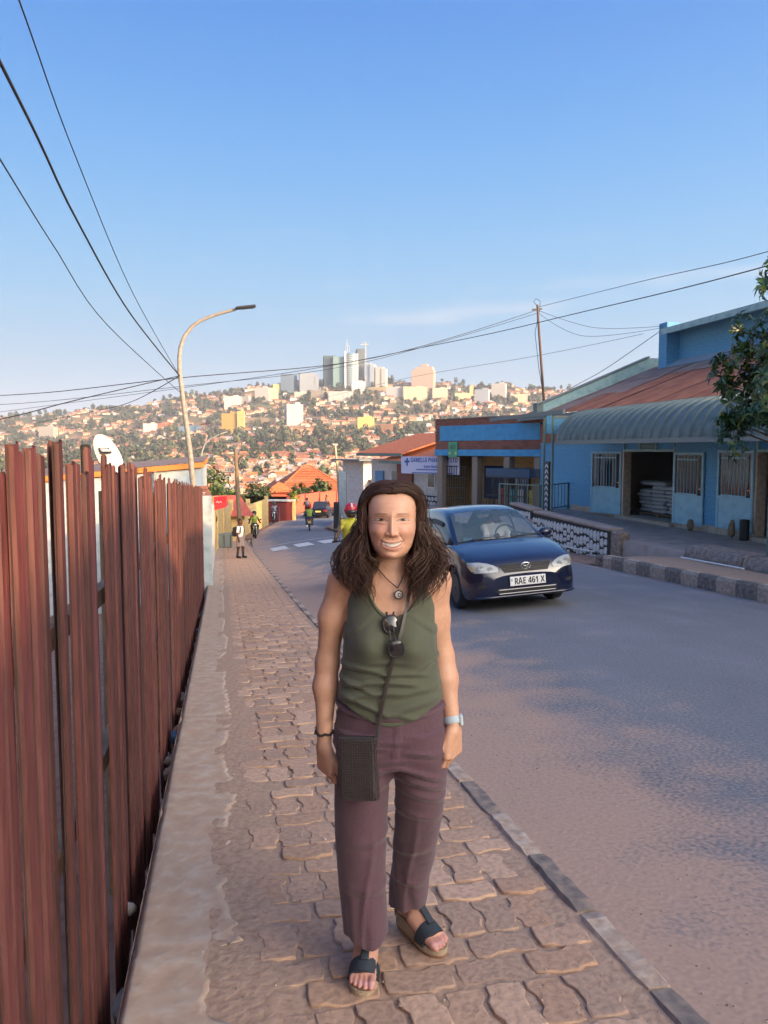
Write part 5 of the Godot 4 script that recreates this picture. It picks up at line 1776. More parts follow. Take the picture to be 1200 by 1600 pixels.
func down_the_street() -> void:
	var g: Geo
	# yellow compound wall, in bays
	var w := thing("yellow_wall", "long yellow rendered compound wall lower down the street", "wall")
	var pts := [Vector2(-0.35, 30.2), Vector2(-0.30, 36.0), Vector2(0.0, 42.0), Vector2(0.6, 49.0), Vector2(1.9, 56.0), Vector2(3.6, 63.0)]
	for k in pts.size() - 1:
		var a: Vector2 = pts[k]
		var b: Vector2 = pts[k + 1]
		var ya := land(a.x, a.y); var yb := land(b.x, b.y)
		g = Geo.new()
		var h := 1.95
		g.bar(Vector3(a.x, (ya + yb) / 2 + h / 2 - 0.2, -a.y), Vector3(b.x, (ya + yb) / 2 + h / 2 - 0.2, -b.y), 0.2, h + 0.4)
		part(w, "bay", g, M.yellow_wall)
		g = Geo.new(); g.box(Vector3(b.x, (ya + yb) / 2 + h / 2, -b.y), Vector3(0.32, h + 0.5, 0.32), 0.02)
		part(w, "pillar", g, M.yellow_wall)
	# red-roofed houses behind it
	for q in [[-5.0, 38.0, 7.5, 8.0, "low house with a red sheet roof behind the yellow wall"], [-3.2, 52.0, 8.0, 9.0, "house with a red roof and yellow fascia behind the yellow wall"]]:
		var hs := thing("compound_house", q[4], "house", Vector3(q[0], land(0, q[1]) - 0.6, -q[1]), 0.15)
		g = Geo.new(); g.box(Vector3(0, 1.1, 0), Vector3(q[2], 2.4, q[3])); part(hs, "wall", g, M.yellow_wall)
		g = Geo.new(); g.prism(PackedVector2Array([Vector2(-q[3] / 2 - 0.5, 2.3), Vector2(0, 3.3), Vector2(q[3] / 2 + 0.5, 2.3)]), -q[2] / 2 - 0.5, q[2] / 2 + 0.5, Vector3.ZERO, Basis(Vector3(0, 0, 1), Vector3(0, 1, 0), Vector3(1, 0, 0)))
		part(hs, "roof", g, M.rust[0] if q[1] < 40 else M.red_wall)
		g = Geo.new(); g.box(Vector3(q[2] / 2 + 0.5, 2.28, 0), Vector3(0.08, 0.22, q[3] + 1.0)); part(hs, "fascia", g, M.yellow_wall)
	# red board, dark sheet
	var rs := thing("red_board", "bright red board with white script fixed to the wall end", "sign", Vector3(0.0, -0.5, -30.4))
	g = Geo.new(); g.prism(PackedVector2Array([Vector2(-0.26, -0.28), Vector2(-0.26, 0.24), Vector2(0.22, 0.26), Vector2(0.22, -0.16)]), -0.02, 0.02); part(rs, "board", g, mat(0.62, 0.012, 0.02, 0.5))
	g = Geo.new(); g.tube(PackedVector3Array([Vector3(-0.18, 0.02, 0.024), Vector3(-0.12, 0.08, 0.024), Vector3(-0.08, 0.0, 0.024), Vector3(-0.02, 0.06, 0.024), Vector3(0.03, 0.03, 0.024)]), 0.014, 6); part(rs, "script", g, M.white)
	g = Geo.new(); g.bar(Vector3(-0.26, 0, 0), Vector3(-0.45, 0, 0), 0.04, 0.04); part(rs, "bracket", g, M.galv)
	var ds := thing("metal_skip", "dark grey metal bin standing against the yellow wall", "bin", Vector3(0.12, land(0, 37.0), -37.0))
	g = Geo.new(); g.prism(PackedVector2Array([Vector2(-0.38, 0.05), Vector2(-0.42, 0.62), Vector2(0.40, 0.72), Vector2(0.38, 0.05)]), -0.3, 0.3); part(ds, "tub", g, M.beam)
	for k in 3:
		g = Geo.new(); g.bar(Vector3(-0.3 + k * 0.3, 0.05, 0.31), Vector3(-0.3 + k * 0.3, 0.64, 0.31), 0.05, 0.03); part(ds, "rib", g, M.iron)
	# maroon gate under a pale lintel
	var mg := thing("maroon_gate", "maroon sheet metal gate under a pale concrete lintel", "gate", Vector3(4.9, -4.62, -66.3), -0.25)
	for k in 2:
		g = Geo.new(); g.box(Vector3(-0.55 + k * 1.1, 0.85, 0), Vector3(1.06, 1.7, 0.06), 0.01); part(mg, "leaf", g, M.maroon)
	g = Geo.new(); g.box(Vector3(0, 1.85, -0.1), Vector3(2.7, 0.16, 0.6), 0.02); part(mg, "lintel", g, M.white_wall)
	for k in [-1.25, 1.25]:
		g = Geo.new(); g.box(Vector3(k, 0.9, -0.05), Vector3(0.26, 1.8, 0.3), 0.02); part(mg, "post", g, M.yellow_wall)
	# red wall with darker pilasters, following the bend
	var rw := thing("red_wall", "bright red garden wall with pilasters along the bend", "wall")
	var rp := [Vector2(6.3, 74.0), Vector2(8.3, 78.2), Vector2(10.2, 81.5), Vector2(12.4, 84.0), Vector2(15.5, 86.3), Vector2(20.0, 88.5)]
	for k in rp.size() - 1:
		var a := Vector3(rp[k].x, 0, -rp[k].y); var b := Vector3(rp[k + 1].x, 0, -rp[k + 1].y)
		g = Geo.new(); g.bar(a + Vector3(0, -3.85, 0), b + Vector3(0, -3.80, 0), 0.18, 1.7); part(rw, "bay", g, M.red_wall)
		g = Geo.new(); g.bar(a.lerp(b, 0.01) + Vector3(0, -2.98, 0), b + Vector3(0, -2.93, 0), 0.26, 0.08); part(rw, "coping", g, M.red_wall)
		g = Geo.new(); g.box(a + Vector3(0, -3.8, 0), Vector3(0.3, 1.95, 0.3), 0.02); part(rw, "pilaster", g, M.maroon)
	# house with the big orange hipped roof: courses of tiles as ridged bands
	var oh := thing("orange_roof_house", "house with a large bright orange hipped tile roof behind the red wall", "house", Vector3(11.0, -4.7, -100.0), 0.1)
	g = Geo.new(); g.box(Vector3(0, 0.3, 0), Vector3(7.6, 2.4, 7.0)); part(oh, "wall", g, M.red_wall)
	g = Geo.new()
	var n := 16
	for k in n:
		var f := float(k) / n; var f2 := float(k + 1) / n
		var e0 := 4.9 * (1.0 - f) + 0.35 * f; var e1 := 4.9 * (1.0 - f2) + 0.35 * f2
		var d0 := 4.4 * (1.0 - f); var d1 := 4.4 * (1.0 - f2)
		var y0 := 1.0 + f * 3.3; var y1 := 1.0 + f2 * 3.3
		g.quad(Vector3(-e0, y0 + 0.05, d0), Vector3(e0, y0 + 0.05, d0), Vector3(e1, y1, d1), Vector3(-e1, y1, d1), Vector3(0, 1, 1)); g.quad(Vector3(-e0, y0 + 0.05, -d0), Vector3(e0, y0 + 0.05, -d0), Vector3(e1, y1, -d1), Vector3(-e1, y1, -d1), Vector3(0, 1, -1))
		for sg in [-1.0, 1.0]: g.quad(Vector3(sg * e0, y0 + 0.05, -d0), Vector3(sg * e0, y0 + 0.05, d0), Vector3(sg * e1, y1, d1), Vector3(sg * e1, y1, -d1), Vector3(sg, 1, 0))
	part(oh, "roof", g, M.tile_roof)
	for q in [[Vector3(-4.9, 1.05, 4.4), Vector3(-0.35, 4.3, 0)], [Vector3(4.9, 1.05, 4.4), Vector3(0.35, 4.3, 0)], [Vector3(-0.35, 4.3, 0), Vector3(0.35, 4.3, 0)]]:
		g = Geo.new(); g.bar(q[0], q[1], 0.22, 0.16, 0.03); part(oh, "ridge", g, M.tile_roof)
	var aw := thing("orange_annex", "small orange tiled annex joined to the orange roofed house", "house", Vector3(6.9, -4.7, -97.5), 0.1)
	g = Geo.new(); g.box(Vector3(0, 0.2, 0), Vector3(2.6, 2.0, 3.0)); part(aw, "wall", g, M.red_wall)
	g = Geo.new(); g.prism(PackedVector2Array([Vector2(-2.0, 1.0), Vector2(-0.1, 2.3), Vector2(0.1, 2.3), Vector2(2.0, 1.0)]), -2.0, 2.0, Vector3.ZERO, Basis(Vector3(1, 0, 0), Vector3(0, 1, 0), Vector3(0, 0, 1))); part(aw, "roof", g, M.tile_roof)
	# greenery down there
	var gr := [Color(0.05, 0.085, 0.025), Color(0.07, 0.11, 0.03), Color(0.04, 0.06, 0.02)]
	leafy("garden_tree", "dark rounded tree between the red wall and orange roof", Vector3(8.6, -5.0, -85.0), 3.0, 0.9, 500, 0.16, gr, 1)
	leafy("garden_tree", "feathery palm like tree in front of the orange roof", Vector3(10.9, -5.0, -86.0), 3.2, 1.3, 600, 0.22, gr, 2)
	leafy("garden_shrub", "yellow green shrub spilling over the red wall", Vector3(6.9, -4.6, -74.2), 2.3, 0.45, 500, 0.11, [Color(0.25, 0.28, 0.03), Color(0.16, 0.22, 0.03)], 3)
	leafy("garden_tree", "bright green tree behind the grey house", Vector3(-1.0, -5.6, -62.0), 5.6, 1.9, 1100, 0.2, [Color(0.09, 0.14, 0.03), Color(0.06, 0.10, 0.03)], 4)
	leafy("garden_tree", "green bushy tree behind the wooden pole", Vector3(4.4, -7.5, -92.0), 5.4, 1.8, 1000, 0.22, gr, 5)
	leafy("garden_tree", "small dark tree beside the bushy tree", Vector3(1.5, -7.0, -88.0), 4.4, 1.4, 800, 0.2, gr, 6)
	for k in 5:
		leafy("garden_shrub", "low dark shrub along the top of the red wall", Vector3(6.8 + k * 0.55, -4.6, -76.5 - k * 1.15), 2.2 + 0.2 * (k % 2), 0.4, 260, 0.11, gr, 10 + k, "shrubs along the red wall")
	# pale shop and grey hoarding on the far right bend
	var ps := thing("pale_shop", "pale low shop with a flat brown canopy at the bend", "shop", Vector3(11.9, -3.4, -53.5), 0.35)
	g = Geo.new(); g.box(Vector3(0, 2.1, -1.5), Vector3(4.6, 4.2, 3.0)); part(ps, "wall", g, M.white_wall)
	g = Geo.new(); g.box(Vector3(-0.4, 4.25, -1.2), Vector3(5.4, 0.12, 4.0), 0.02); part(ps, "roof", g, M.beam)
	g = Geo.new(); g.box(Vector3(-0.2, 2.75, 0.6), Vector3(3.4, 0.10, 1.4), 0.02, Basis(Vector3.RIGHT, 0.15)); part(ps, "canopy", g, M.rust[2])
	g = Geo.new(); g.box(Vector3(0.2, 1.3, 0.02), Vector3(1.1, 2.3, 0.08)); part(ps, "door", g, M.glass_dark)
	g = Geo.new(); g.box(Vector3(-1.3, 1.4, 0.03), Vector3(1.0, 0.5, 0.08)); part(ps, "sign_board", g, mat(0.45, 0.09, 0.08, 0.6))
	var hd := thing("grey_hoarding", "tall grey metal hoarding on dark posts at the bend", "hoarding", Vector3(7.35, -3.35, -46.8), -0.5)
	g = Geo.new(); g.prism(PackedVector2Array([Vector2(-0.22, 1.0), Vector2(-0.22, 3.7), Vector2(0.22, 3.5), Vector2(0.22, 0.7)]), -0.03, 0.03); part(hd, "panel", g, M.grey_wall)
	g = Geo.new(); g.box(Vector3(-0.38, 0.85, 0.1), Vector3(0.3, 1.7, 0.3), 0.03); part(hd, "box", g, M.iron)
	for x in [-0.24, 0.24]:
		g = Geo.new(); g.bar(Vector3(x, 0, 0), Vector3(x, 3.6, 0), 0.05, 0.05); part(hd, "post", g, M.galv)
	# kerbed island tip on the bend
	g = Geo.new()
	g.prism(PackedVector2Array([Vector2(6.9, 50.5), Vector2(7.3, 47.5), Vector2(9.4, 46.0), Vector2(13.0, 60.0), Vector2(10.6, 61.0), Vector2(8.4, 56.0)]), 0.0, 0.30, Vector3(0, -3.86, 0), Basis(Vector3(1, 0, 0), Vector3(0, 0, -1), Vector3(0, 1, 0)))
	struct("footpath_corner", g, M.soil)

func wire(label: String, pts: Array, r := 0.009, sag := 0.0) -> void:
	var c := Curve3D.new()
	for k in pts.size():
		var p: Vector3 = pts[k]
		var h := Vector3.ZERO
		if k > 0 and k < pts.size() - 1: h = (pts[k + 1] - pts[k - 1]) / 6.0
		c.add_point(p, -h, h)
	var path := PackedVector3Array()
	for j in 41:
		var q := c.sample_baked(c.get_baked_length() * j / 40.0, true)
		path.append(q - Vector3(0, sag * 4.0 * (j / 40.0) * (1.0 - j / 40.0), 0))
	var g := Geo.new(); g.tube(path, r, 5)
	solo("overhead_wire", label, "wire", g, M.wire, Vector3.ZERO, "overhead wires")

func lamps_and_wires() -> void:
	var t := thing("street_lamp", "tall street lamp with a curved arm rising behind the fence end", "street lamp", Vector3(-0.45, -1.7, -17.8))
	var o := t.position
	var g := Geo.new()
	var path := PackedVector3Array()
	for p in [Vector3(-0.45, -1.7, -17.78), Vector3(-0.60, 0.77, -17.81), Vector3(-0.67, 1.59, -17.89), Vector3(-0.77, 2.45, -17.98), Vector3(-0.86, 3.30, -18.08), Vector3(-0.86, 3.60, -18.10), Vector3(-0.83, 3.85, -18.11), Vector3(-0.74, 4.09, -18.11), Vector3(-0.57, 4.31, -18.09), Vector3(-0.40, 4.43, -18.06), Vector3(-0.20, 4.52, -18.03), Vector3(0.07, 4.61, -17.98), Vector3(0.40, 4.70, -17.93)]: path.append(p - o)
	g.tube(path, [0.075, 0.065, 0.06, 0.055, 0.05, 0.048, 0.046, 0.044, 0.042, 0.04, 0.038, 0.036, 0.034], 12)
	part(t, "pole", g, noisy([Color(0.18, 0.15, 0.12), Color(0.28, 0.25, 0.21), Color(0.34, 0.31, 0.27)], 1.0, 0.7, 0.0, 0.03, 4, 130))
	g = Geo.new(); g.box(Vector3(0.62, 4.745, -17.88) - o, Vector3(0.46, 0.06, 0.17), 0.025, Basis(Vector3.BACK, 0.14)); part(t, "lamp_head", g, M.iron)
	g = Geo.new(); g.box(Vector3(0.66, 4.722, -17.88) - o, Vector3(0.28, 0.02, 0.12), 0.005, Basis(Vector3.BACK, 0.14)); part(t, "lens", g, M.glass_dark)
	var f := thing("street_lamp", "distant street lamp with a curved arm behind the grey house", "street lamp", Vector3(-1.45, -5.4, -63.6))
	g = Geo.new()
	path = PackedVector3Array()
	for p in [Vector3(-1.45, -5.4, -63.6), Vector3(-1.45, -1.38, -63.66), Vector3(-1.50, 0.68, -63.84), Vector3(-1.42, 1.4, -63.88), Vector3(-1.2, 2.0, -63.88), Vector3(-0.8, 2.42, -63.84), Vector3(0.09, 2.85, -63.67)]: path.append(p - f.position)
	g.tube(path, 0.06, 8); part(f, "pole", g, M.galv)
	g = Geo.new(); g.box(Vector3(0.3, 2.92, -63.65) - f.position, Vector3(0.6, 0.09, 0.2), 0.02, Basis(Vector3.BACK, 0.3)); part(f, "lamp_head", g, M.galv)
	var wp := thing("wooden_pole", "wooden utility pole beside the yellow wall", "utility pole", Vector3(1.05, land(1, 42.5), -42.5))
	g = Geo.new(); g.tube(PackedVector3Array([Vector3(0, -0.2, 0), Vector3(-0.13, 2.6, -0.1), Vector3(-0.22, 5.1, -0.4)]), [0.14, 0.125, 0.10], 10); part(wp, "pole", g, M.wood)
	g = Geo.new(); g.bar(Vector3(-0.7, 4.8, -0.35), Vector3(0.3, 4.8, -0.35), 0.08, 0.08); part(wp, "crossarm", g, M.wood)
	var p2 := thing("wooden_pole", "slim pale pole with a small lantern by the grey hoarding", "utility pole", Vector3(8.8, -4.0, -57.2))
	g = Geo.new(); g.tube(PackedVector3Array([Vector3(0, 0, 0), Vector3(-0.15, 3.8, -0.3), Vector3(-0.3, 5.9, -0.5)]), [0.11, 0.09, 0.08], 10); part(p2, "pole", g, mat(0.42, 0.36, 0.2, 0.8))
	g = Geo.new(); g.box(Vector3(-0.3, 5.95, -0.5), Vector3(0.4, 0.16, 0.2), 0.03); part(p2, "lamp_head", g, M.galv)
	var m := thing("roof_mast", "thin rusty mast standing on the shop's sloping parapet", "mast", Vector3(12.68, 3.2, -28.9))
	g = Geo.new(); g.cyl(Vector3(0, 0, 0), Vector3(-0.24, 4.1, -0.3), 0.055, 0.045, 10); part(m, "pole", g, mat(0.11, 0.07, 0.055, 0.8))
	g = Geo.new(); g.bar(Vector3(-0.45, 3.9, -0.3), Vector3(-0.05, 3.95, -0.3), 0.06, 0.06); part(m, "bracket", g, M.iron)
	g = Geo.new(); g.tube(PackedVector3Array([Vector3(-0.24, 4.05, -0.3), Vector3(-0.40, 4.22, -0.3), Vector3(-0.30, 4.34, -0.3), Vector3(-0.12, 4.25, -0.3), Vector3(-0.14, 3.9, -0.3), Vector3(-0.34, 3.0, -0.25), Vector3(-0.22, 1.6, -0.1), Vector3(0.0, 0.2, 0)]), 0.012, 5); part(m, "cable_loop", g, M.wire)
	var lp := Vector3(-0.86, 3.2, -18.0)
	var far_w := func(a: Vector3, b: Vector3, k: float) -> Vector3: return b + (b - a) * k
	wire("thin wire climbing steeply from the street lamp over the fence", [lp, Vector3(-1.30, 4.0, -13.0), Vector3(-1.40, 4.55, -8.6), Vector3(-1.23, 4.46, -5.63), Vector3(-0.95, 4.2, -1.5), Vector3(-0.6, 4.4, 4.0)], 0.006)
	wire("thick twisted wire climbing from the street lamp over the fence", [lp, Vector3(-1.42, 3.80, -13.6), Vector3(-1.58, 4.20, -9.7), Vector3(-1.55, 4.32, -7.7), Vector3(-1.36, 4.06, -5.62), Vector3(-1.0, 3.6, -1.0), Vector3(-0.8, 3.8, 4.0)], 0.013)
	wire("lower thin wire climbing from below the lamp over the fence", [Vector3(-0.86, 2.85, -18.4), Vector3(-1.70, 3.5, -12.85), Vector3(-1.85, 3.9, -9.8), Vector3(-1.64, 3.80, -6.69), Vector3(-1.2, 3.5, -1.5), Vector3(-1.0, 3.6, 4.0)], 0.007)
	wire("long level wire from beyond the yard past the lamp to the roof mast", [Vector3(-14.0, 3.1, -26.0), Vector3(-6.13, 3.02, -23.0), Vector3(-0.95, 3.20, -18.6), Vector3(4.63, 4.23, -21.8), Vector3(12.44, 7.10, -29.2)], 0.010)
	wire("thin level wire passing behind the lamp to the roof mast", [Vector3(-16.0, 3.3, -36.0), Vector3(-8.36, 3.31, -32.7), Vector3(-1.31, 3.68, -27.1), Vector3(4.98, 4.68, -27.9), Vector3(12.43, 6.97, -29.2)], 0.009)
	wire("wire slanting down from the lamp into the yard", [lp, Vector3(-2.53, 2.45, -14.97), Vector3(-3.35, 2.02, -13.06), Vector3(-4.6, 1.5, -10.0)], 0.010)
	wire("wire slanting from the lamp to a far roof", [lp, Vector3(-2.6, 3.1, -25.5), Vector3(-4.76, 3.22, -33.97), Vector3(-9.21, 2.98, -43.1)], 0.011)
	wire("wire from the roof mast up over the shop", [Vector3(12.44, 7.20, -29.2), Vector3(11.83, 6.34, -20.44), Vector3(10.52, 5.40, -13.47), Vector3(9.0, 4.7, -6.0), Vector3(8.0, 4.6, 4.0)], 0.009)
	wire("thick wire crossing the street above the mast towards the tree", [Vector3(-19.18, 4.19, -65.83), Vector3(2.13, 5.77, -46.05), Vector3(9.65, 6.15, -32.17), Vector3(12.30, 6.32, -25.47), Vector3(11.91, 5.60, -15.24), Vector3(10.5, 5.0, -5.0)], 0.015)
	wire("slack wire from the roof mast to the blue pier", [Vector3(12.44, 7.10, -29.2), Vector3(14.4, 6.32, -28.2), Vector3(16.75, 6.30, -27.2)], 0.008)
	wire("second slack wire from the roof mast to the blue pier", [Vector3(12.44, 7.02, -29.2), Vector3(14.0, 6.0, -28.3), Vector3(16.75, 6.24, -27.2)], 0.008)
	wire("looping wire dropping from the blue pier along the parapet", [Vector3(16.75, 6.2, -27.1), Vector3(15.7, 5.4, -27.5), Vector3(14.8, 4.66, -28.2), Vector3(13.6, 4.0, -28.4)], 0.012)
	wire("thin distant wire passing behind the roof mast", [Vector3(8.0, 5.6, -60.0), Vector3(10.92, 5.77, -44.2), Vector3(13.25, 5.55, -31.3), Vector3(16.0, 6.0, -27.3)], 0.008)
	# tree at the right edge: glossy leaves in rosettes
	edge_tree()

func edge_tree() -> void:
	var r := RandomNumberGenerator.new(); r.seed = 77
	var t := thing("street_tree", "dark glossy leaved tree at the kerb reaching over the shop roof", "tree", Vector3(9.1, -0.62, -9.2))
	var g := Geo.new()
	var o := t.position
	g.tube(PackedVector3Array([Vector3.ZERO, Vector3(0.05, 1.4, 0.1), Vector3(-0.1, 2.6, 0.0), Vector3(-0.05, 3.9, 0.2), Vector3(0.1, 5.2, 0.3)]), [0.13, 0.11, 0.09, 0.06, 0.02], 10)
	var tips := []
	for k in 60:
		var an := r.randf() * TAU
		var hgt := r.randf_range(2.3, 5.4)
		var reach := r.randf_range(0.7, 1.75) * (1.0 - absf(hgt - 3.6) / 4.2)
		var p0 := Vector3(-0.05, hgt - 0.7, 0.1)
		var p2 := Vector3(cos(an) * reach, hgt + r.randf_range(-0.3, 0.2), sin(an) * reach)
		tips.append([p0, p2])
	# boughs that reach into view
	for k in 90:
		# the leafy side that hangs over the footpath
		var hh := r.randf_range(0.0, 1.0)
		var q := Vector3(r.randf_range(7.12, 8.4), lerpf(1.75, 3.35, hh) + r.randf_range(-0.1, 0.1), -9.6 + r.randf_range(-0.7, 0.7))
		q.x += 0.55 * absf(hh - 0.45)
		if k > 82: q = Vector3(7.35 + 0.12 * (k - 82), 3.75 + 0.07 * (k - 82), -9.6)
		tips.append([Vector3(0.0, q.y - o.y - 0.7, 0.1), q - o])
	var c := Geo.new()
	for tp in tips:
		var p0: Vector3 = tp[0]
		var p2: Vector3 = tp[1]
		var mid := (p0 + p2) / 2 + Vector3(0, -0.08, 0)
		g.tube(PackedVector3Array([p0, mid, p2]), [0.028, 0.016, 0.006], 6)
		for rose in 4:
			var b := p2 + Vector3(r.randfn(), r.randfn(), r.randfn()) * 0.13 * (0.0 if rose == 0 else 1.0)
			var ax := ((p2 - mid).normalized() + Vector3(r.randfn(), 0.4 + r.randfn(), r.randfn()) * 0.5).normalized()
			var u := ax.cross(Vector3(r.randfn(), r.randfn(), r.randfn())).normalized()
			for k in 11:
				var an := TAU * k / 11.0 * 1.9 + r.randf() * 0.4
				var dir := (u * cos(an) + ax.cross(u) * sin(an) + ax * r.randf_range(-0.1, 0.6)).normalized()
				big_leaf(c, b, dir, ax, r.randf_range(0.14, 0.22), r)
	part(t, "trunk", g, M.bark)
	var lm := mat(1, 1, 1, 0.35)
	lm.backlight_enabled = true; lm.backlight = Color(0.3, 0.36, 0.1)
	part(t, "crown", c, lm)

func big_leaf(c: Geo, b: Vector3, dir: Vector3, ax: Vector3, l: float, r: RandomNumberGenerator) -> void:
	# a folded, drooping leaf of six faces
	var side := dir.cross(ax).normalized()
	var nn := side.cross(dir).normalized()
	if nn.dot(ax) < 0: nn = -nn
	var t := r.randf_range(0.7, 1.3)
	c.col = Color(0.045 * t, 0.090 * t, 0.028 * t) if r.randf() < 0.86 else Color(0.16 * t, 0.19 * t, 0.03 * t)
	var m := b + dir * l * 0.5 + nn * l * 0.10
	var e := b + dir * l * 0.95 - nn * l * 0.22
	var w := l * 0.17
	var i := c.vert(b, nn); c.vert(m + side * w + nn * w * 0.3, (nn - side * 0.4).normalized()); c.vert(m, nn); c.vert(m - side * w + nn * w * 0.3, (nn + side * 0.4).normalized()); c.vert(e, (nn + dir * 0.5).normalized())
	c.tri_i(i, i + 1, i + 2); c.tri_i(i, i + 2, i + 3); c.tri_i(i + 1, i + 4, i + 2); c.tri_i(i + 2, i + 4, i + 3)

# ---- the blue hatchback: z runs from the nose (0) to the tail, x across, y up
const CZ := [0.0, 0.02, 0.05, 0.10, 0.16, 0.25, 0.40, 0.60, 0.80, 0.98, 1.3, 2.0, 2.8, 3.4, 3.75, 4.0, 4.12, 4.18]
const CTOP := [0.50, 0.57, 0.63, 0.685, 0.725, 0.765, 0.815, 0.868, 0.91, 0.945, 0.945, 0.955, 0.97, 0.985, 0.985, 0.97, 0.90, 0.80]
const CWID := [0.50, 0.60, 0.68, 0.75, 0.79, 0.82, 0.838, 0.845, 0.846, 0.847, 0.848, 0.848, 0.847, 0.84, 0.825, 0.79, 0.73, 0.66]
const CBOT := [0.27, 0.23, 0.205, 0.19, 0.18, 0.175, 0.175, 0.18, 0.185, 0.19, 0.19, 0.19, 0.19, 0.19, 0.20, 0.23, 0.28, 0.34]
const WHEEL_Z := [0.80, 3.40]

func car_section(z: float, arch := true) -> PackedVector2Array:
	# right half from the middle of the underside, round the side, to the middle of the top
	var w := lerps(CZ, CWID, z)
	var t := lerps(CZ, CTOP, z)
	var b := lerps(CZ, CBOT, z)
	var lo := b
	if arch:
		for c in WHEEL_Z:
			var d: float = absf(z - c)
			if d < 0.345: lo = maxf(lo, 0.30 + sqrt(0.345 * 0.345 - d * d))
	lo = minf(lo, t - 0.12)
	var o := PackedVector2Array()
	o.append(Vector2(0, lo)); o.append(Vector2(w * 0.6, lo)); o.append(Vector2(w * 0.90, lo)); o.append(Vector2(w * 0.965, lo + 0.01))
	for f in [0.12, 0.30, 0.45, 0.60, 0.74]:
		var y: float = lerpf(b, t, f)
		y = maxf(y, lo + 0.012 + f * 0.02)
		o.append(Vector2(w * (0.975 + 0.025 * sin(PI * clampf(f * 1.25, 0, 1))), y))
	o.append(Vector2(w * 0.975, lerpf(lo, t, 0.88))); o.append(Vector2(w * 0.945, lerpf(lo, t, 0.955))); o.append(Vector2(w * 0.88, t - 0.006)); o.append(Vector2(w * 0.74, t + 0.012)); o.append(Vector2(w * 0.45, t + 0.026)); o.append(Vector2(0, t + 0.032))
	return o

func car_front(x: float, y: float) -> float:
	# how far behind the nose the skin lies at this place seen from ahead
	var lo := 0.0
	var hi := 1.2
	for k in 24:
		var m := (lo + hi) / 2
		var s := car_section(m, false)
		var inside := false
		for j in s.size() - 1:
			if (s[j].y <= y and s[j + 1].y > y) or (s[j].y > y and s[j + 1].y <= y):
				var f := (y - s[j].y) / (s[j + 1].y - s[j].y)
				if absf(x) <= lerpf(s[j].x, s[j + 1].x, f): inside = true
		if inside: hi = m
		else: lo = m
	return hi

# a patch of the front skin: rows of (y, x0, x1), raised by 'out'
func front_patch(rows: Array, nx: int, out: float) -> Geo:
	var g := Geo.new()
	var grid := []
	for r in rows:
		var row := PackedVector3Array()
		for i in nx + 1:
			var x := lerpf(r[1], r[2], float(i) / nx)
			row.append(Vector3(x, r[0], car_front(x, r[0]) - out))
		grid.append(row)
	g.sheet(grid, Vector3(0, 0.2, -1))
	return g

func gh(z: float, f: float) -> Vector3:
	# the greenhouse skin: f 0 is the middle of the roof, 0.6 its edge, 1 the waistline
	var yr := lerps([0.98, 1.15, 1.35, 1.55, 1.75, 2.1, 2.7, 3.2, 3.5, 3.75, 3.95, 4.06], [0.955, 1.085, 1.225, 1.35, 1.425, 1.47, 1.475, 1.44, 1.375, 1.24, 1.09, 0.975], z)
	var yb := lerps(CZ, CTOP, z)
	var wb := lerps(CZ, CWID, z) * 0.93
	var k := clampf((yr - yb) / 0.5, 0.0, 1.0)
	var wr := lerpf(wb * 0.93, 0.60, k)
	if z > 3.5: wr = lerpf(wr, 0.56, (z - 3.5) * 1.2)
	var a := absf(f)
	var p: Vector2
	if a < 0.52:
		var q := a / 0.6
		p = Vector2(wr * q, yr + 0.035 * (1.0 - q * q) - 0.012)
	elif a < 0.70:
		var q := (a - 0.52) / 0.18
		var p0 := Vector2(wr * 0.867, yr + 0.035 * (1.0 - 0.751) - 0.012)
		var p2 := Vector2(lerpf(wr, wb, 0.25) , lerpf(yr - 0.015, yb, 0.25))
		var p1 := Vector2(wr * 1.01, yr - 0.01)
		p = p0.lerp(p1, q).lerp(p1.lerp(p2, q), q)
	else:
		var q := (a - 0.70) / 0.30
		p = Vector2(lerpf(lerpf(wr, wb, 0.25), wb, q) + 0.02 * sin(PI * q) * k, lerpf(lerpf(yr - 0.015, yb, 0.25), yb, q))
	return Vector3(p.x * signf(f), p.y, z)

func gh_patch(z0: float, z1: float, f0: float, f1: float, nz2: int, nf: int, out := 0.0) -> Geo:
	var g := Geo.new()
	var grid := []
	for j in nz2 + 1:
		var row := PackedVector3Array()
		for i in nf + 1:
			row.append(gh(lerpf(z0, z1, float(j) / nz2), lerpf(f0, f1, float(i) / nf)) * Vector3(1, 1, 1))
		grid.append(row)
	g.sheet(grid, Vector3(signf(f0 + f1), 1, -0.3) if absf(f0 + f1) > 0.6 else Vector3(0, 1, 0))
	if out != 0.0:
		for k in g.v.size(): g.v[k] += g.n[k] * out
	return g

func join(a: Geo, b: Geo) -> Geo:
	append(a, b, Transform3D())
	return a

func ellipse_tube(g: Geo, c: Vector3, rx: float, ry: float, r: float, bs := Basis()) -> void:
	var p := PackedVector3Array()
	for k in 25: p.append(c + bs * Vector3(cos(TAU * k / 24) * rx, sin(TAU * k / 24) * ry, 0))
	g.tube(p, r, 6)

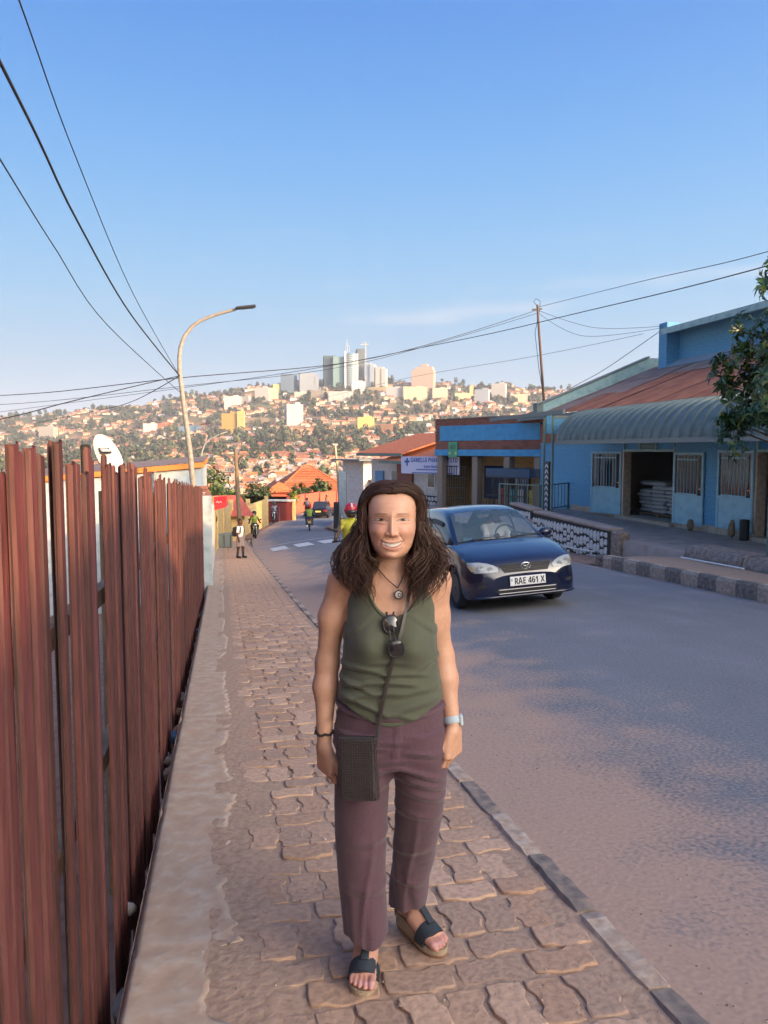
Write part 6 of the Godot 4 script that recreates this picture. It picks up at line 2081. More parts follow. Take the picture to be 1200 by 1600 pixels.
func wheel(t: Node3D, x: float, z: float, out: float, dark := true) -> void:
	var w := Geo.new()
	var c := Vector3(x, 0.305, z)
	w.lathe(c, Vector3(out, 0, 0), [[0.20, -0.095], [0.285, -0.095], [0.303, -0.07], [0.306, 0.0], [0.303, 0.07], [0.285, 0.092], [0.235, 0.098], [0.215, 0.088], [0.20, 0.06]], 36)
	var wn := Node3D.new(); wn.name = "wheel"; t.add_child(wn, true)
	part(wn, "tyre", w, M.rubber)
	var r := Geo.new()
	r.lathe(c, Vector3(out, 0, 0), [[0.216, 0.086], [0.20, 0.080], [0.195, 0.05], [0.19, 0.02], [0.05, 0.02]], 30)
	for k in 5:
		var an := TAU * k / 5 + 0.3
		var d := Vector3(0, sin(an), cos(an))
		r.bar(c + Vector3(out * 0.07, 0, 0) + d * 0.03, c + Vector3(out * 0.075, 0, 0) + d * 0.20, 0.05, 0.03, 0.008, Vector3(1, 0, 0))
	r.lathe(c, Vector3(out, 0, 0), [[0.05, 0.02], [0.05, 0.085], [0.03, 0.092], [0.0, 0.092]], 16)
	part(wn, "rim", r, M.rim)

func car() -> void:
	M.paint = mat(0.003, 0.007, 0.032, 0.2, 0.2)
	M.paint.clearcoat_enabled = true; M.paint.clearcoat = 1.0; M.paint.clearcoat_roughness = 0.04
	M.rim = mat(0.10, 0.10, 0.105, 0.4, 0.6)
	M.lens = mat(0.34, 0.37, 0.37, 0.10)
	M.lens.clearcoat_enabled = true; M.lens.clearcoat = 1.0
	M.window = StandardMaterial3D.new()
	M.window.albedo_color = Color(0.55, 0.68, 0.70, 0.16); M.window.roughness = 0.02
	M.window.transparency = BaseMaterial3D.TRANSPARENCY_ALPHA
	M.window.metallic_specular = 0.7
	M.bowl = mat(0.20, 0.21, 0.22, 0.3)
	M.trim = mat(0.015, 0.015, 0.017, 0.55)
	M.seat = mat(0.05, 0.05, 0.055, 0.9)
	var xc := 4.27
	var s0 := 10.15
	var t := thing("hatchback_car", "dark blue hatchback car driving up the road towards the pavement", "car", Vector3(xc, land(xc, s0 + 0.8) - ROAD_DROP, -s0))
	# nose points up the street (+z), so the car's z is turned round; x keeps its sense with the turn
	var slope := atan((land(xc, s0 + 3.4) - land(xc, s0 + 0.8)) / 2.6)
	var roll := atan((land(xc + 0.75, s0 + 1.0) - land(xc - 0.75, s0 + 1.0)) / 1.5)
	t.basis = Basis(Vector3.BACK, roll) * Basis(Vector3.RIGHT, slope) * Basis(Vector3.UP, PI + 0.02)
	t.position.y = land(xc, s0) - ROAD_DROP + 0.002
	# body shell
	var rings := []
	var zs := []
	for z in [0.0, 0.008, 0.02, 0.035, 0.05, 0.075, 0.10, 0.13, 0.16, 0.20, 0.25, 0.32, 0.40]: zs.append(z)
	for c in WHEEL_Z:
		for k in 25:
			zs.append(c - 0.36 + 0.72 * k / 24.0)
	for k in 12: zs.append(1.25 + k * 0.16)
	for z in [3.85, 3.95, 4.03, 4.09, 4.13, 4.16, 4.18]: zs.append(z)
	zs.sort()
	for z in zs:
		var s := car_section(z)
		var ring := PackedVector3Array()
		for p in s: ring.append(Vector3(p.x, p.y, z))
		for k in range(s.size() - 2, 0, -1): ring.append(Vector3(-s[k].x, s[k].y, z))
		rings.append(ring)
	var g := Geo.new()
	g.loft(rings)
	part(t, "body", g, M.paint)
	g = Geo.new(); g.box(Vector3(0, 0.26, 2.0), Vector3(1.3, 0.16, 3.6)); g.box(Vector3(0, 0.5, 0.8), Vector3(1.26, 0.5, 0.9)); g.box(Vector3(0, 0.5, 3.4), Vector3(1.26, 0.5, 0.8))
	part(t, "underbody", g, M.trim)
	# roof, pillars
	g = gh_patch(1.64, 3.52, -0.62, 0.62, 16, 20)
	part(t, "roof", g, M.paint)
	for sg in [-1.0, 1.0]:
		part(t, "pillar", gh_patch(0.98, 1.66, sg * 0.555, sg * 0.70, 14, 8), M.paint)
		part(t, "roof_rail", gh_patch(1.62, 3.50, sg * 0.60, sg * 0.73, 16, 6), M.paint)
		part(t, "pillar", gh_patch(2.18, 2.27, sg * 0.72, sg * 1.0, 3, 6, 0.002), M.trim)
		part(t, "pillar", gh_patch(3.08, 4.04, sg * 0.50, sg * 1.0, 10, 12), M.paint)
		part(t, "window", gh_patch(1.18, 2.19, sg * 0.69, sg * 0.995, 10, 8, -0.004), M.window)
		part(t, "window", gh_patch(2.26, 3.10, sg * 0.72, sg * 0.995, 8, 8, -0.004), M.window)
		part(t, "visor", gh_patch(1.62, 2.18, sg * 0.715, sg * 0.775, 6, 3, 0.02), M.trim)
		part(t, "visor", gh_patch(2.28, 3.0, sg * 0.715, sg * 0.775, 6, 3, 0.02), M.trim)
		part(t, "window_seal", gh_patch(1.0, 3.1, sg * 0.975, sg * 1.0, 12, 2, 0.004), M.trim)
	part(t, "windscreen", gh_patch(1.01, 1.64, -0.56, 0.56, 12, 24, -0.003), M.window, "clear windscreen showing the driver and seats")
	part(t, "rear_window", gh_patch(3.52, 3.98, -0.50, 0.50, 6, 12, -0.003), M.window)
	g = Geo.new(); g.box(Vector3(0, 0.945, 1.0), Vector3(1.42, 0.02, 0.12), 0.005); part(t, "cowl", g, M.trim)
	for sg in [-1.0, 1.0]:
		g = Geo.new(); g.tube(PackedVector3Array([Vector3(sg * 0.30 + 0.1, 0.975, 1.0), Vector3(sg * 0.30 - 0.1, 1.005, 1.03), Vector3(sg * 0.30 - 0.42, 1.005, 1.035)]), 0.008, 5); part(t, "wiper", g, M.trim)
	# grille, badge, plate
	g = front_patch([[0.555, -0.33, 0.33], [0.60, -0.36, 0.36], [0.64, -0.385, 0.385], [0.672, -0.40, 0.40]], 16, 0.004)
	var gr := part(t, "grille", g, M.trim)
	for k in 5:
		var y := 0.57 + k * 0.022
		var w := lerpf(0.335, 0.39, k / 4.0)
		var b := Geo.new()
		var pth := PackedVector3Array()
		for i in 13:
			var x := lerpf(-w, w, i / 12.0)
			pth.append(Vector3(x, y, car_front(x, y) - 0.008))
		b.tube(pth, 0.005, 5); part(gr, "bar", b, mat(0.03, 0.03, 0.032, 0.4))
	g = Geo.new()
	var bc := Vector3(0, 0.632, car_front(0, 0.632) - 0.018)
	ellipse_tube(g, bc, 0.070, 0.048, 0.0055); ellipse_tube(g, bc + Vector3(0, 0.0, -0.002), 0.022, 0.045, 0.004); ellipse_tube(g, bc + Vector3(0, 0.022, -0.003), 0.050, 0.020, 0.004)
	part(t, "badge", g, M.chrome)
	var pz := car_front(0.26, 0.43) - 0.03
	g = Geo.new(); g.box(Vector3(0, 0.43, pz), Vector3(0.54, 0.13, 0.02), 0.004)
	var pl := part(t, "number_plate", g, M.white)
	var flip := Basis(Vector3.UP, PI)
	text_part(pl, "RAE 461 X", Vector3(-0.02, 0.428, pz - 0.012), 0.125, M.black, flip, "lettering", false, 0.80)
	g = Geo.new(); g.box(Vector3(0.245, 0.45, pz - 0.011), Vector3(0.03, 0.035, 0.004)); part(pl, "flag", g, mat(0.25, 0.45, 0.5, 0.5))
	# lower intake with two pale slats, bumper groove, corner lips
	g = front_patch([[0.245, -0.40, 0.40], [0.27, -0.44, 0.44], [0.30, -0.46, 0.46], [0.335, -0.46, 0.46]], 18, 0.003); part(t, "air_intake", g, M.trim)
	for y in [0.262, 0.318]:
		var b := Geo.new()
		var pth := PackedVector3Array()
		for i in 17:
			var x := lerpf(-0.43, 0.43, i / 16.0)
			pth.append(Vector3(x, y, car_front(x, y) - 0.006))
		b.tube(pth, 0.008, 6); part(t, "intake_slat", b, M.steel)
	g = Geo.new()
	var lip := PackedVector3Array()
	for i in 25:
		var x := lerpf(-0.74, 0.74, i / 24.0)
		lip.append(Vector3(x, 0.222, car_front(x, 0.235) - 0.012))
	g.tube(lip, 0.022, 8); part(t, "bumper_lip", g, M.paint)
	for sg in [-1.0, 1.0]:
		g = front_patch([[0.36, sg * 0.60, sg * 0.71], [0.385, sg * 0.60, sg * 0.72], [0.41, sg * 0.615, sg * 0.715]], 6, 0.003); part(t, "fog_recess", g, M.trim)
	# headlamps: sheets of clear lens over bright bowls
	for sg in [-1.0, 1.0]:
		g = front_patch([[0.575, sg * 0.43, sg * 0.745], [0.60, sg * 0.41, sg * 0.775], [0.635, sg * 0.42, sg * 0.79], [0.67, sg * 0.47, sg * 0.80], [0.70, sg * 0.55, sg * 0.80], [0.722, sg * 0.66, sg * 0.79]], 12, 0.006)
		var hl := part(t, "headlight", g, M.lens)
		for q in [[0.53, 0.62, 0.038], [0.66, 0.645, 0.048]]:
			var b := Geo.new()
			b.lathe(Vector3(sg * q[0], q[1], car_front(sg * q[0], q[1]) - 0.004), Vector3(0, 0.15, -1).normalized(), [[q[2], 0.0], [q[2], 0.008], [q[2] * 0.75, 0.006], [0.0, 0.004]], 18)
			part(hl, "bowl", b, M.bowl)
		var ob := front_patch([[0.60, sg * 0.735, sg * 0.775], [0.64, sg * 0.745, sg * 0.79], [0.68, sg * 0.75, sg * 0.795]], 4, 0.009)
		part(hl, "indicator", ob, mat(0.6, 0.45, 0.25, 0.2))
		# mirrors
		g = Geo.new(); g.ball(Vector3(sg * 0.945, 1.0, 1.36), Vector3(0.115, 0.072, 0.075), 10); g.bar(Vector3(sg * 0.80, 0.965, 1.36), Vector3(sg * 0.90, 0.985, 1.36), 0.06, 0.04)
		part(t, "mirror", g, M.paint)
		# door seams, handles, side moulding
		for z in [1.28, 2.24, 3.12]:
			g = Geo.new()
			var pth := PackedVector3Array()
			for k in 8:
				var y := lerpf(0.30, 0.93, k / 7.0)
				pth.append(Vector3(sg * (car_side(z, y) + 0.0005), y, z))
			g.tube(pth, 0.004, 4); part(t, "door_seam", g, M.black)
		for z in [2.08, 2.98]:
			g = Geo.new(); g.box(Vector3(sg * (car_side(z, 0.80) + 0.014), 0.80, z), Vector3(0.025, 0.03, 0.17), 0.01); part(t, "door_handle", g, M.paint)
		g = Geo.new(); g.bar(Vector3(sg * (car_side(1.3, 0.52) + 0.004), 0.52, 1.22), Vector3(sg * (car_side(3.0, 0.52) + 0.004), 0.52, 3.02), 0.016, 0.04, 0.005); part(t, "side_moulding", g, M.paint)
		g = Geo.new(); g.bar(Vector3(sg * (car_side(1.3, 0.24) + 0.0), 0.215, 1.16), Vector3(sg * (car_side(3.0, 0.24)), 0.215, 3.04), 0.03, 0.05, 0.01); part(t, "sill", g, M.steel)
		for z in WHEEL_Z: wheel(t, sg * 0.735, z, sg)
		g = Geo.new(); g.box(Vector3(sg * 0.62, 0.86, 4.02), Vector3(0.22, 0.2, 0.12), 0.03); part(t, "tail_light", g, mat(0.35, 0.02, 0.02, 0.2))
	# inside: dashboard, seats, wheel
	g = Geo.new(); g.box(Vector3(0, 0.88, 1.28), Vector3(1.36, 0.14, 0.42), 0.05); part(t, "dashboard", g, M.seat)
	for x in [-0.37, 0.37]:
		g = Geo.new(); g.box(Vector3(x, 0.62, 2.0), Vector3(0.5, 0.18, 0.5), 0.06); g.box(Vector3(x, 0.92, 2.30), Vector3(0.48, 0.62, 0.14), 0.06, Basis(Vector3.RIGHT, 0.2)); g.box(Vector3(x, 1.28, 2.36), Vector3(0.26, 0.17, 0.10), 0.04)
		part(t, "seat", g, M.seat)
	g = Geo.new(); g.box(Vector3(0, 0.9, 3.2), Vector3(1.3, 0.5, 0.16), 0.06); part(t, "rear_seat", g, M.seat)
	g = Geo.new(); ellipse_tube(g, Vector3(-0.37, 0.98, 1.60), 0.18, 0.18, 0.014, Basis(Vector3.RIGHT, 0.45)); part(t, "steering_wheel", g, M.trim)
	g = Geo.new(); g.box(Vector3(0, 1.32, 1.62), Vector3(0.2, 0.06, 0.02), 0.01); part(t, "inside_mirror", g, M.trim)
	# the driver
	var d := thing("person", "driver in a white shirt sitting behind the wheel of the blue car", "person")
	d.transform = t.transform
	var b2 := [[Vector3(-0.37, 0.72, 2.08), Vector3(-0.37, 1.10, 2.16), 0.15, 0.17], [Vector3(-0.20, 1.10, 2.14), Vector3(-0.54, 1.10, 2.14), 0.075, 0.075], [Vector3(-0.54, 1.09, 2.12), Vector3(-0.60, 0.88, 1.92), 0.055, 0.045], [Vector3(-0.60, 0.88, 1.92), Vector3(-0.50, 0.99, 1.66), 0.042, 0.035], [Vector3(-0.20, 1.09, 2.12), Vector3(-0.14, 0.88, 1.92), 0.055, 0.045], [Vector3(-0.14, 0.88, 1.92), Vector3(-0.25, 0.99, 1.66), 0.042, 0.035], [Vector3(-0.37, 1.10, 2.12), Vector3(-0.37, 1.22, 2.08), 0.05, 0.05], [Vector3(-0.37, 1.28, 2.05), Vector3(-0.37, 1.33, 2.06), 0.085, 0.09], [Vector3(-0.30, 0.74, 2.0), Vector3(-0.28, 0.72, 1.6), 0.08, 0.07], [Vector3(-0.44, 0.74, 2.0), Vector3(-0.46, 0.72, 1.6), 0.08, 0.07]]
	g = bone_mesh(b2, 0.02, func(p: Vector3) -> Color:
		if p.y > 1.17 or (p.z < 1.78 and p.y > 0.9): return Color(0.10, 0.05, 0.035)
		return Color(0.62, 0.62, 0.60) if p.y > 0.80 else Color(0.03, 0.03, 0.05))
	part(d, "body", g, M.plain)

func car_side(z: float, y: float) -> float:
	var s := car_section(z, false)
	for j in range(3, s.size() - 1):
		if s[j].y <= y and s[j + 1].y > y:
			return lerpf(s[j].x, s[j + 1].x, (y - s[j].y) / (s[j + 1].y - s[j].y))
	return s[6].x

# ---- skinned figures: tapered bones joined smoothly, meshed as surface nets
func net(lo: Vector3, dims: Vector3i, cell: float, f: PackedFloat32Array, colour) -> Geo:
	var g := Geo.new()
	var nx := dims.x
	var ny := dims.y
	var nz2 := dims.z
	var sy := nx
	var sz := nx * ny
	var ids := PackedInt32Array(); ids.resize(nx * ny * nz2); ids.fill(-1)
	for k in nz2 - 1:
		for j in ny - 1:
			var b := k * sz + j * sy
			for i in nx - 1:
				var a := b + i
				var v0 := f[a]; var v1 := f[a + 1]; var v2 := f[a + sy]; var v3 := f[a + sy + 1]
				var v4 := f[a + sz]; var v5 := f[a + sz + 1]; var v6 := f[a + sz + sy]; var v7 := f[a + sz + sy + 1]
				var neg := int(v0 < 0) + int(v1 < 0) + int(v2 < 0) + int(v3 < 0) + int(v4 < 0) + int(v5 < 0) + int(v6 < 0) + int(v7 < 0)
				if neg == 0 or neg == 8: continue
				var s := Vector3.ZERO
				var c := 0
				if (v0 < 0) != (v1 < 0): s += Vector3(v0 / (v0 - v1), 0, 0); c += 1
				if (v2 < 0) != (v3 < 0): s += Vector3(v2 / (v2 - v3), 1, 0); c += 1
				if (v4 < 0) != (v5 < 0): s += Vector3(v4 / (v4 - v5), 0, 1); c += 1
				if (v6 < 0) != (v7 < 0): s += Vector3(v6 / (v6 - v7), 1, 1); c += 1
				if (v0 < 0) != (v2 < 0): s += Vector3(0, v0 / (v0 - v2), 0); c += 1
				if (v1 < 0) != (v3 < 0): s += Vector3(1, v1 / (v1 - v3), 0); c += 1
				if (v4 < 0) != (v6 < 0): s += Vector3(0, v4 / (v4 - v6), 1); c += 1
				if (v5 < 0) != (v7 < 0): s += Vector3(1, v5 / (v5 - v7), 1); c += 1
				if (v0 < 0) != (v4 < 0): s += Vector3(0, 0, v0 / (v0 - v4)); c += 1
				if (v1 < 0) != (v5 < 0): s += Vector3(1, 0, v1 / (v1 - v5)); c += 1
				if (v2 < 0) != (v6 < 0): s += Vector3(0, 1, v2 / (v2 - v6)); c += 1
				if (v3 < 0) != (v7 < 0): s += Vector3(1, 1, v3 / (v3 - v7)); c += 1
				var p := lo + (Vector3(i, j, k) + s / c) * cell
				var n := Vector3(v1 + v3 + v5 + v7 - v0 - v2 - v4 - v6, v2 + v3 + v6 + v7 - v0 - v1 - v4 - v5, v4 + v5 + v6 + v7 - v0 - v1 - v2 - v3).normalized()
				if colour != null: g.col = colour.call(p)
				ids[a] = g.vert(p, n)
	for k in range(1, nz2 - 1):
		for j in range(1, ny - 1):
			var b := k * sz + j * sy
			for i in range(1, nx - 1):
				var a := b + i
				var s0 := f[a] < 0
				if s0 != (f[a + 1] < 0): quad_ids(g, ids[a], ids[a - sy], ids[a - sy - sz], ids[a - sz])
				if s0 != (f[a + sy] < 0): quad_ids(g, ids[a], ids[a - 1], ids[a - 1 - sz], ids[a - sz])
				if s0 != (f[a + sz] < 0): quad_ids(g, ids[a], ids[a - 1], ids[a - 1 - sy], ids[a - sy])
	return g

func quad_ids(g: Geo, a: int, b: int, c: int, d: int) -> void:
	if a < 0 or b < 0 or c < 0 or d < 0: return
	g.tri_i(a, b, c); g.tri_i(a, c, d)

# bones: [from, to, radius, radius, (blend)]; returns one skin
func bone_mesh(bones: Array, cell: float, colour = null, blend := 0.03) -> Geo:
	var lo := Vector3(1e9, 1e9, 1e9)
	var hi := -lo
	for b in bones:
		var r: float = maxf(b[2], b[3]) + cell * 2.5
		lo = lo.min(b[0] - Vector3.ONE * r).min(b[1] - Vector3.ONE * r)
		hi = hi.max(b[0] + Vector3.ONE * r).max(b[1] + Vector3.ONE * r)
	var dims := Vector3i(((hi - lo) / cell).ceil()) + Vector3i.ONE
	var f := PackedFloat32Array(); f.resize(dims.x * dims.y * dims.z); f.fill(1.0)
	for b in bones: splat(f, lo, dims, cell, b[0], b[1], b[2], b[3], b[4] if b.size() > 4 else blend)
	return net(lo, dims, cell, f, colour)

func splat(f: PackedFloat32Array, lo: Vector3, dims: Vector3i, cell: float, p0: Vector3, p1: Vector3, r0: float, r1: float, blend: float) -> void:
	var rr := maxf(r0, r1) + blend + cell * 2.0
	var mn := ((p0.min(p1) - Vector3.ONE * rr - lo) / cell).floor()
	var mx := ((p0.max(p1) + Vector3.ONE * rr - lo) / cell).ceil()
	var i0 := maxi(0, int(mn.x)); var i1 := mini(dims.x - 1, int(mx.x))
	var j0 := maxi(0, int(mn.y)); var j1 := mini(dims.y - 1, int(mx.y))
	var k0 := maxi(0, int(mn.z)); var k1 := mini(dims.z - 1, int(mx.z))
	var d := p1 - p0
	var l2 := maxf(d.length_squared(), 1e-9)
	var dr := r1 - r0
	var q := 1.0 / blend
	for k in range(k0, k1 + 1):
		for j in range(j0, j1 + 1):
			var base := (k * dims.y + j) * dims.x
			for i in range(i0, i1 + 1):
				var w := lo + Vector3(i, j, k) * cell - p0
				var t := clampf(w.dot(d) / l2, 0.0, 1.0)
				var v := (w - d * t).length() - r0 - dr * t
				var o := f[base + i]
				var h := maxf(blend - absf(o - v), 0.0) * q
				f[base + i] = minf(o, v) - h * h * blend * 0.25

# ---- the woman: her own frame has x to the picture's right, y up, z towards the camera
const TY := [0.86, 0.95, 1.04, 1.10, 1.15, 1.20, 1.25, 1.30, 1.345, 1.375, 1.40]
const TL := [-0.200, -0.190, -0.176, -0.170, -0.168, -0.166, -0.163, -0.160, -0.152, -0.140, -0.105]
const TR := [0.160, 0.145, 0.130, 0.124, 0.122, 0.120, 0.117, 0.113, 0.108, 0.098, 0.065]
const TF := [0.098, 0.106, 0.104, 0.104, 0.106, 0.100, 0.088, 0.070, 0.046, 0.026, 0.004]
const TB := [-0.125, -0.115, -0.105, -0.110, -0.116, -0.120, -0.120, -0.115, -0.102, -0.092, -0.080]
# folds of the vest: x, y of the middle, tilt, half length, width, depth
const FOLDS := [[-0.10, 1.075, -0.10, 0.09, 0.008, 0.008], [-0.06, 1.035, 0.06, 0.11, 0.009, 0.010], [-0.02, 1.062, 0.05, 0.10, 0.007, 0.006], [-0.08, 0.998, 0.16, 0.09, 0.010, 0.009], [-0.11, 0.965, -0.35, 0.07, 0.009, 0.009], [0.06, 1.005, 0.12, 0.08, 0.009, 0.006], [0.04, 0.955, 0.30, 0.08, 0.011, 0.006], [-0.13, 1.02, -0.25, 0.06, 0.008, 0.007], [-0.13, 1.20, 0.9, 0.05, 0.009, 0.003], [0.09, 1.21, -0.8, 0.045, 0.009, 0.003], [0.105, 1.09, 0.5, 0.04, 0.007, 0.006], [0.02, 0.925, -0.2, 0.07, 0.010, 0.006], [-0.03, 1.10, 0.02, 0.07, 0.008, 0.004]]

func fold(x: float, y: float, list: Array) -> float:
	var s := 0.0
	for f in list:
		var dx: float = x - f[0]
		if absf(dx) > f[3] * 1.3: continue
		var d: float = (y - f[1] - dx * f[2] + dx * dx * 1.2) / f[4]
		if absf(d) > 3.2: continue
		s += 1.45 * f[5] * (exp(-d * d * 0.7) - 0.55 * exp(-(d + 1.5) * (d + 1.5) * 0.9)) * maxf(0.0, 1.0 - pow(absf(dx) / (f[3] * 1.3), 2.0))
	return s

var t_tab := []
func torso_tables() -> void:
	for k in 301:
		var y := 0.80 + k * 0.002
		t_tab.append([lerps(TY, TL, y), lerps(TY, TR, y), lerps(TY, TF, y), lerps(TY, TB, y)])

func bust(x: float, y: float) -> float:
	var a := exp(-(pow((x + 0.096) / 0.060, 2.0) + pow((y - 1.145) / (0.050 if y < 1.145 else 0.075), 2.0)))
	var b := exp(-(pow((x - 0.050) / 0.060, 2.0) + pow((y - 1.145) / (0.050 if y < 1.145 else 0.075), 2.0)))
	return 0.036 * maxf(a, b) + 0.010 * minf(a, b)

func torso(p: Vector3, grow: float) -> float:
	var q: Array = t_tab[clampi(int((p.y - 0.80) / 0.002), 0, 300)]
	var rx: float = (q[1] - q[0]) * 0.5 + grow
	var cx: float = (q[0] + q[1]) * 0.5
	var rz: float = (q[2] - q[3]) * 0.5 + grow
	var cz: float = (q[2] + q[3]) * 0.5
	var dx := absf(p.x - cx) / rx
	var z := p.z
	if z > 0.0: z -= bust(p.x, p.y)
	var dz := absf(z - cz) / rz
	var r := pow(pow(dx, 2.3) + pow(dz, 2.3), 1.0 / 2.3)
	return (r - 1.0) * minf(rx, rz)

func chest_z(x: float, y: float, grow: float) -> float:
	var q: Array = t_tab[clampi(int((y - 0.80) / 0.002), 0, 300)]
	var rx: float = (q[1] - q[0]) * 0.5 + grow
	var dx := minf(absf(x - (q[0] + q[1]) * 0.5) / rx, 0.999)
	return (q[2] + q[3]) * 0.5 + ((q[2] - q[3]) * 0.5 + grow) * pow(1.0 - pow(dx, 2.3), 1.0 / 2.3) + bust(x, y)

func smin(a: float, b: float, k: float) -> float:
	var h := maxf(k - absf(a - b), 0.0) / k
	return minf(a, b) - h * h * k * 0.25

func field(lo: Vector3, hi: Vector3, cell: float, f: Callable, colour = null) -> Geo:
	var dims := Vector3i(((hi - lo) / cell).ceil()) + Vector3i.ONE
	var a := PackedFloat32Array(); a.resize(dims.x * dims.y * dims.z)
	var k := 0
	for z in dims.z:
		for y in dims.y:
			for x in dims.x:
				a[k] = f.call(lo + Vector3(x, y, z) * cell)
				k += 1
	return net(lo, dims, cell, a, colour)

func hand_bones(wr: Vector3, down: Vector3, thumb: Vector3, palm: Vector3, curl: float) -> Array:
	var b := []
	var at := func(t: float, l: float, n: float) -> Vector3: return wr + thumb * t + down * l + palm * n
	for k in 4:
		var t: float = [0.031, 0.0105, -0.0105, -0.030][k]
		b.append([at.call(t * 0.6, 0.005, 0.0), at.call(t, 0.082 - absf(k - 1) * 0.004, 0.002), 0.0155, 0.0125, 0.012])
		var p: Vector3 = at.call(t, 0.084 - absf(k - 1) * 0.004, 0.003)
		var an := 0.12 + curl * (0.7 + 0.22 * k)
		var ln: float = [0.068, 0.076, 0.070, 0.054][k]
		for j in 3:
			var q: Vector3 = p + (down * cos(an) + palm * sin(an) + thumb * t * 1.2).normalized() * ln * [0.46, 0.31, 0.25][j]
			b.append([p, q, [0.0084, 0.0077, 0.0070][j], [0.0077, 0.0070, 0.0060][j], 0.003])
			p = q
			an += curl * [1.1, 0.8, 0.5][j]
	var t0: Vector3 = at.call(0.020, 0.020, 0.006)
	var t1: Vector3 = at.call(0.042, 0.052, 0.016)
	var t2: Vector3 = at.call(0.047, 0.082, 0.022)
	var t3: Vector3 = at.call(0.043, 0.106, 0.026)
	b.append([t0, t1, 0.0145, 0.012, 0.012]); b.append([t1, t2, 0.0105, 0.0092, 0.005]); b.append([t2, t3, 0.0092, 0.0072, 0.004])
	return b

const HC := Vector3(-0.017, 1.541, 0.020)

func head_shape() -> Geo:
	var ys := [-0.124, -0.121, -0.115, -0.106, -0.095, -0.08, -0.06, -0.04, -0.02, 0.0, 0.018, 0.040, 0.062, 0.080, 0.091, 0.096]
	var wa := [0.006, 0.027, 0.041, 0.0515, 0.0590, 0.0655, 0.0705, 0.0740, 0.0752, 0.0755, 0.0765, 0.0755, 0.070, 0.058, 0.038, 0.006]
	var fb := [0.060, 0.073, 0.082, 0.0875, 0.0895, 0.0905, 0.0920, 0.0935, 0.0945, 0.095, 0.0955, 0.0930, 0.084, 0.066, 0.044, 0.006]
	var bc := [0.0, 0.0, 0.012, 0.030, 0.045, 0.060, 0.076, 0.086, 0.093, 0.097, 0.098, 0.095, 0.087, 0.072, 0.050, 0.006]
	var g := Geo.new()
	var nu := 168
	var nv := 168
	var grid := []
	for j in nv + 1:
		var y := lerpf(-0.124, 0.096, j / float(nv))
		var a := lerps(ys, wa, y); var b := lerps(ys, fb, y); var c := lerps(ys, bc, y)
		var row := PackedVector3Array()
		for i in nu + 1:
			var t := lerpf(-1.0, 1.0, i / float(nu))
			var u := PI * signf(t) * pow(absf(t), 1.55)
			var x := a * signf(sin(u)) * pow(absf(sin(u)), 0.92)
			var z := (b if cos(u) > 0 else c) * signf(cos(u)) * pow(absf(cos(u)), 0.92)
			var p := Vector3(x, y, z)
			if z > 0.0:
				var d := face_relief(x, y)
				var o := Vector3(x * 0.45, 0, maxf(z, 0.02)).normalized()
				p += o * d * smoothstep(0.0, 0.04, z)
			row.append(HC + p)
		grid.append(row)
	# sheet with outward normals
	var i0 := g.v.size()
	for j in nv + 1:
		for i in nu + 1:
			var da: Vector3 = grid[j][min(i + 1, nu)] - grid[j][max(i - 1, 0)]
			var db: Vector3 = grid[min(j + 1, nv)][i] - grid[max(j - 1, 0)][i]
			var n := da.cross(db).normalized()
			var p: Vector3 = grid[j][i]
			if n.dot(p - HC - Vector3(0, 0, -0.01)) < 0.0: n = -n
			g.col = face_colour(p.x - HC.x, p.y - HC.y, p.z - HC.z)
			g.vert(p, n)
	for j in nv:
		for i in nu:
			var k := i0 + j * (nu + 1) + i
			g.tri_i(k, k + 1, k + nu + 2); g.tri_i(k, k + nu + 2, k + nu + 1)
	return g

func gs(x: float, y: float, cx: float, cy: float, sx: float, sy: float) -> float:
	var a := (x - cx) / sx
	var b := (y - cy) / sy
	return exp(-(a * a + b * b))

func seg_d(x: float, y: float, x0: float, y0: float, x1: float, y1: float) -> float:
	var p := Vector2(x, y)
	var q := Geometry2D.get_closest_point_to_segment(p, Vector2(x0, y0), Vector2(x1, y1))
	return p.distance_to(q)

func mouth_y(x: float) -> float:
	return -0.0770 + 9.65 * x * x

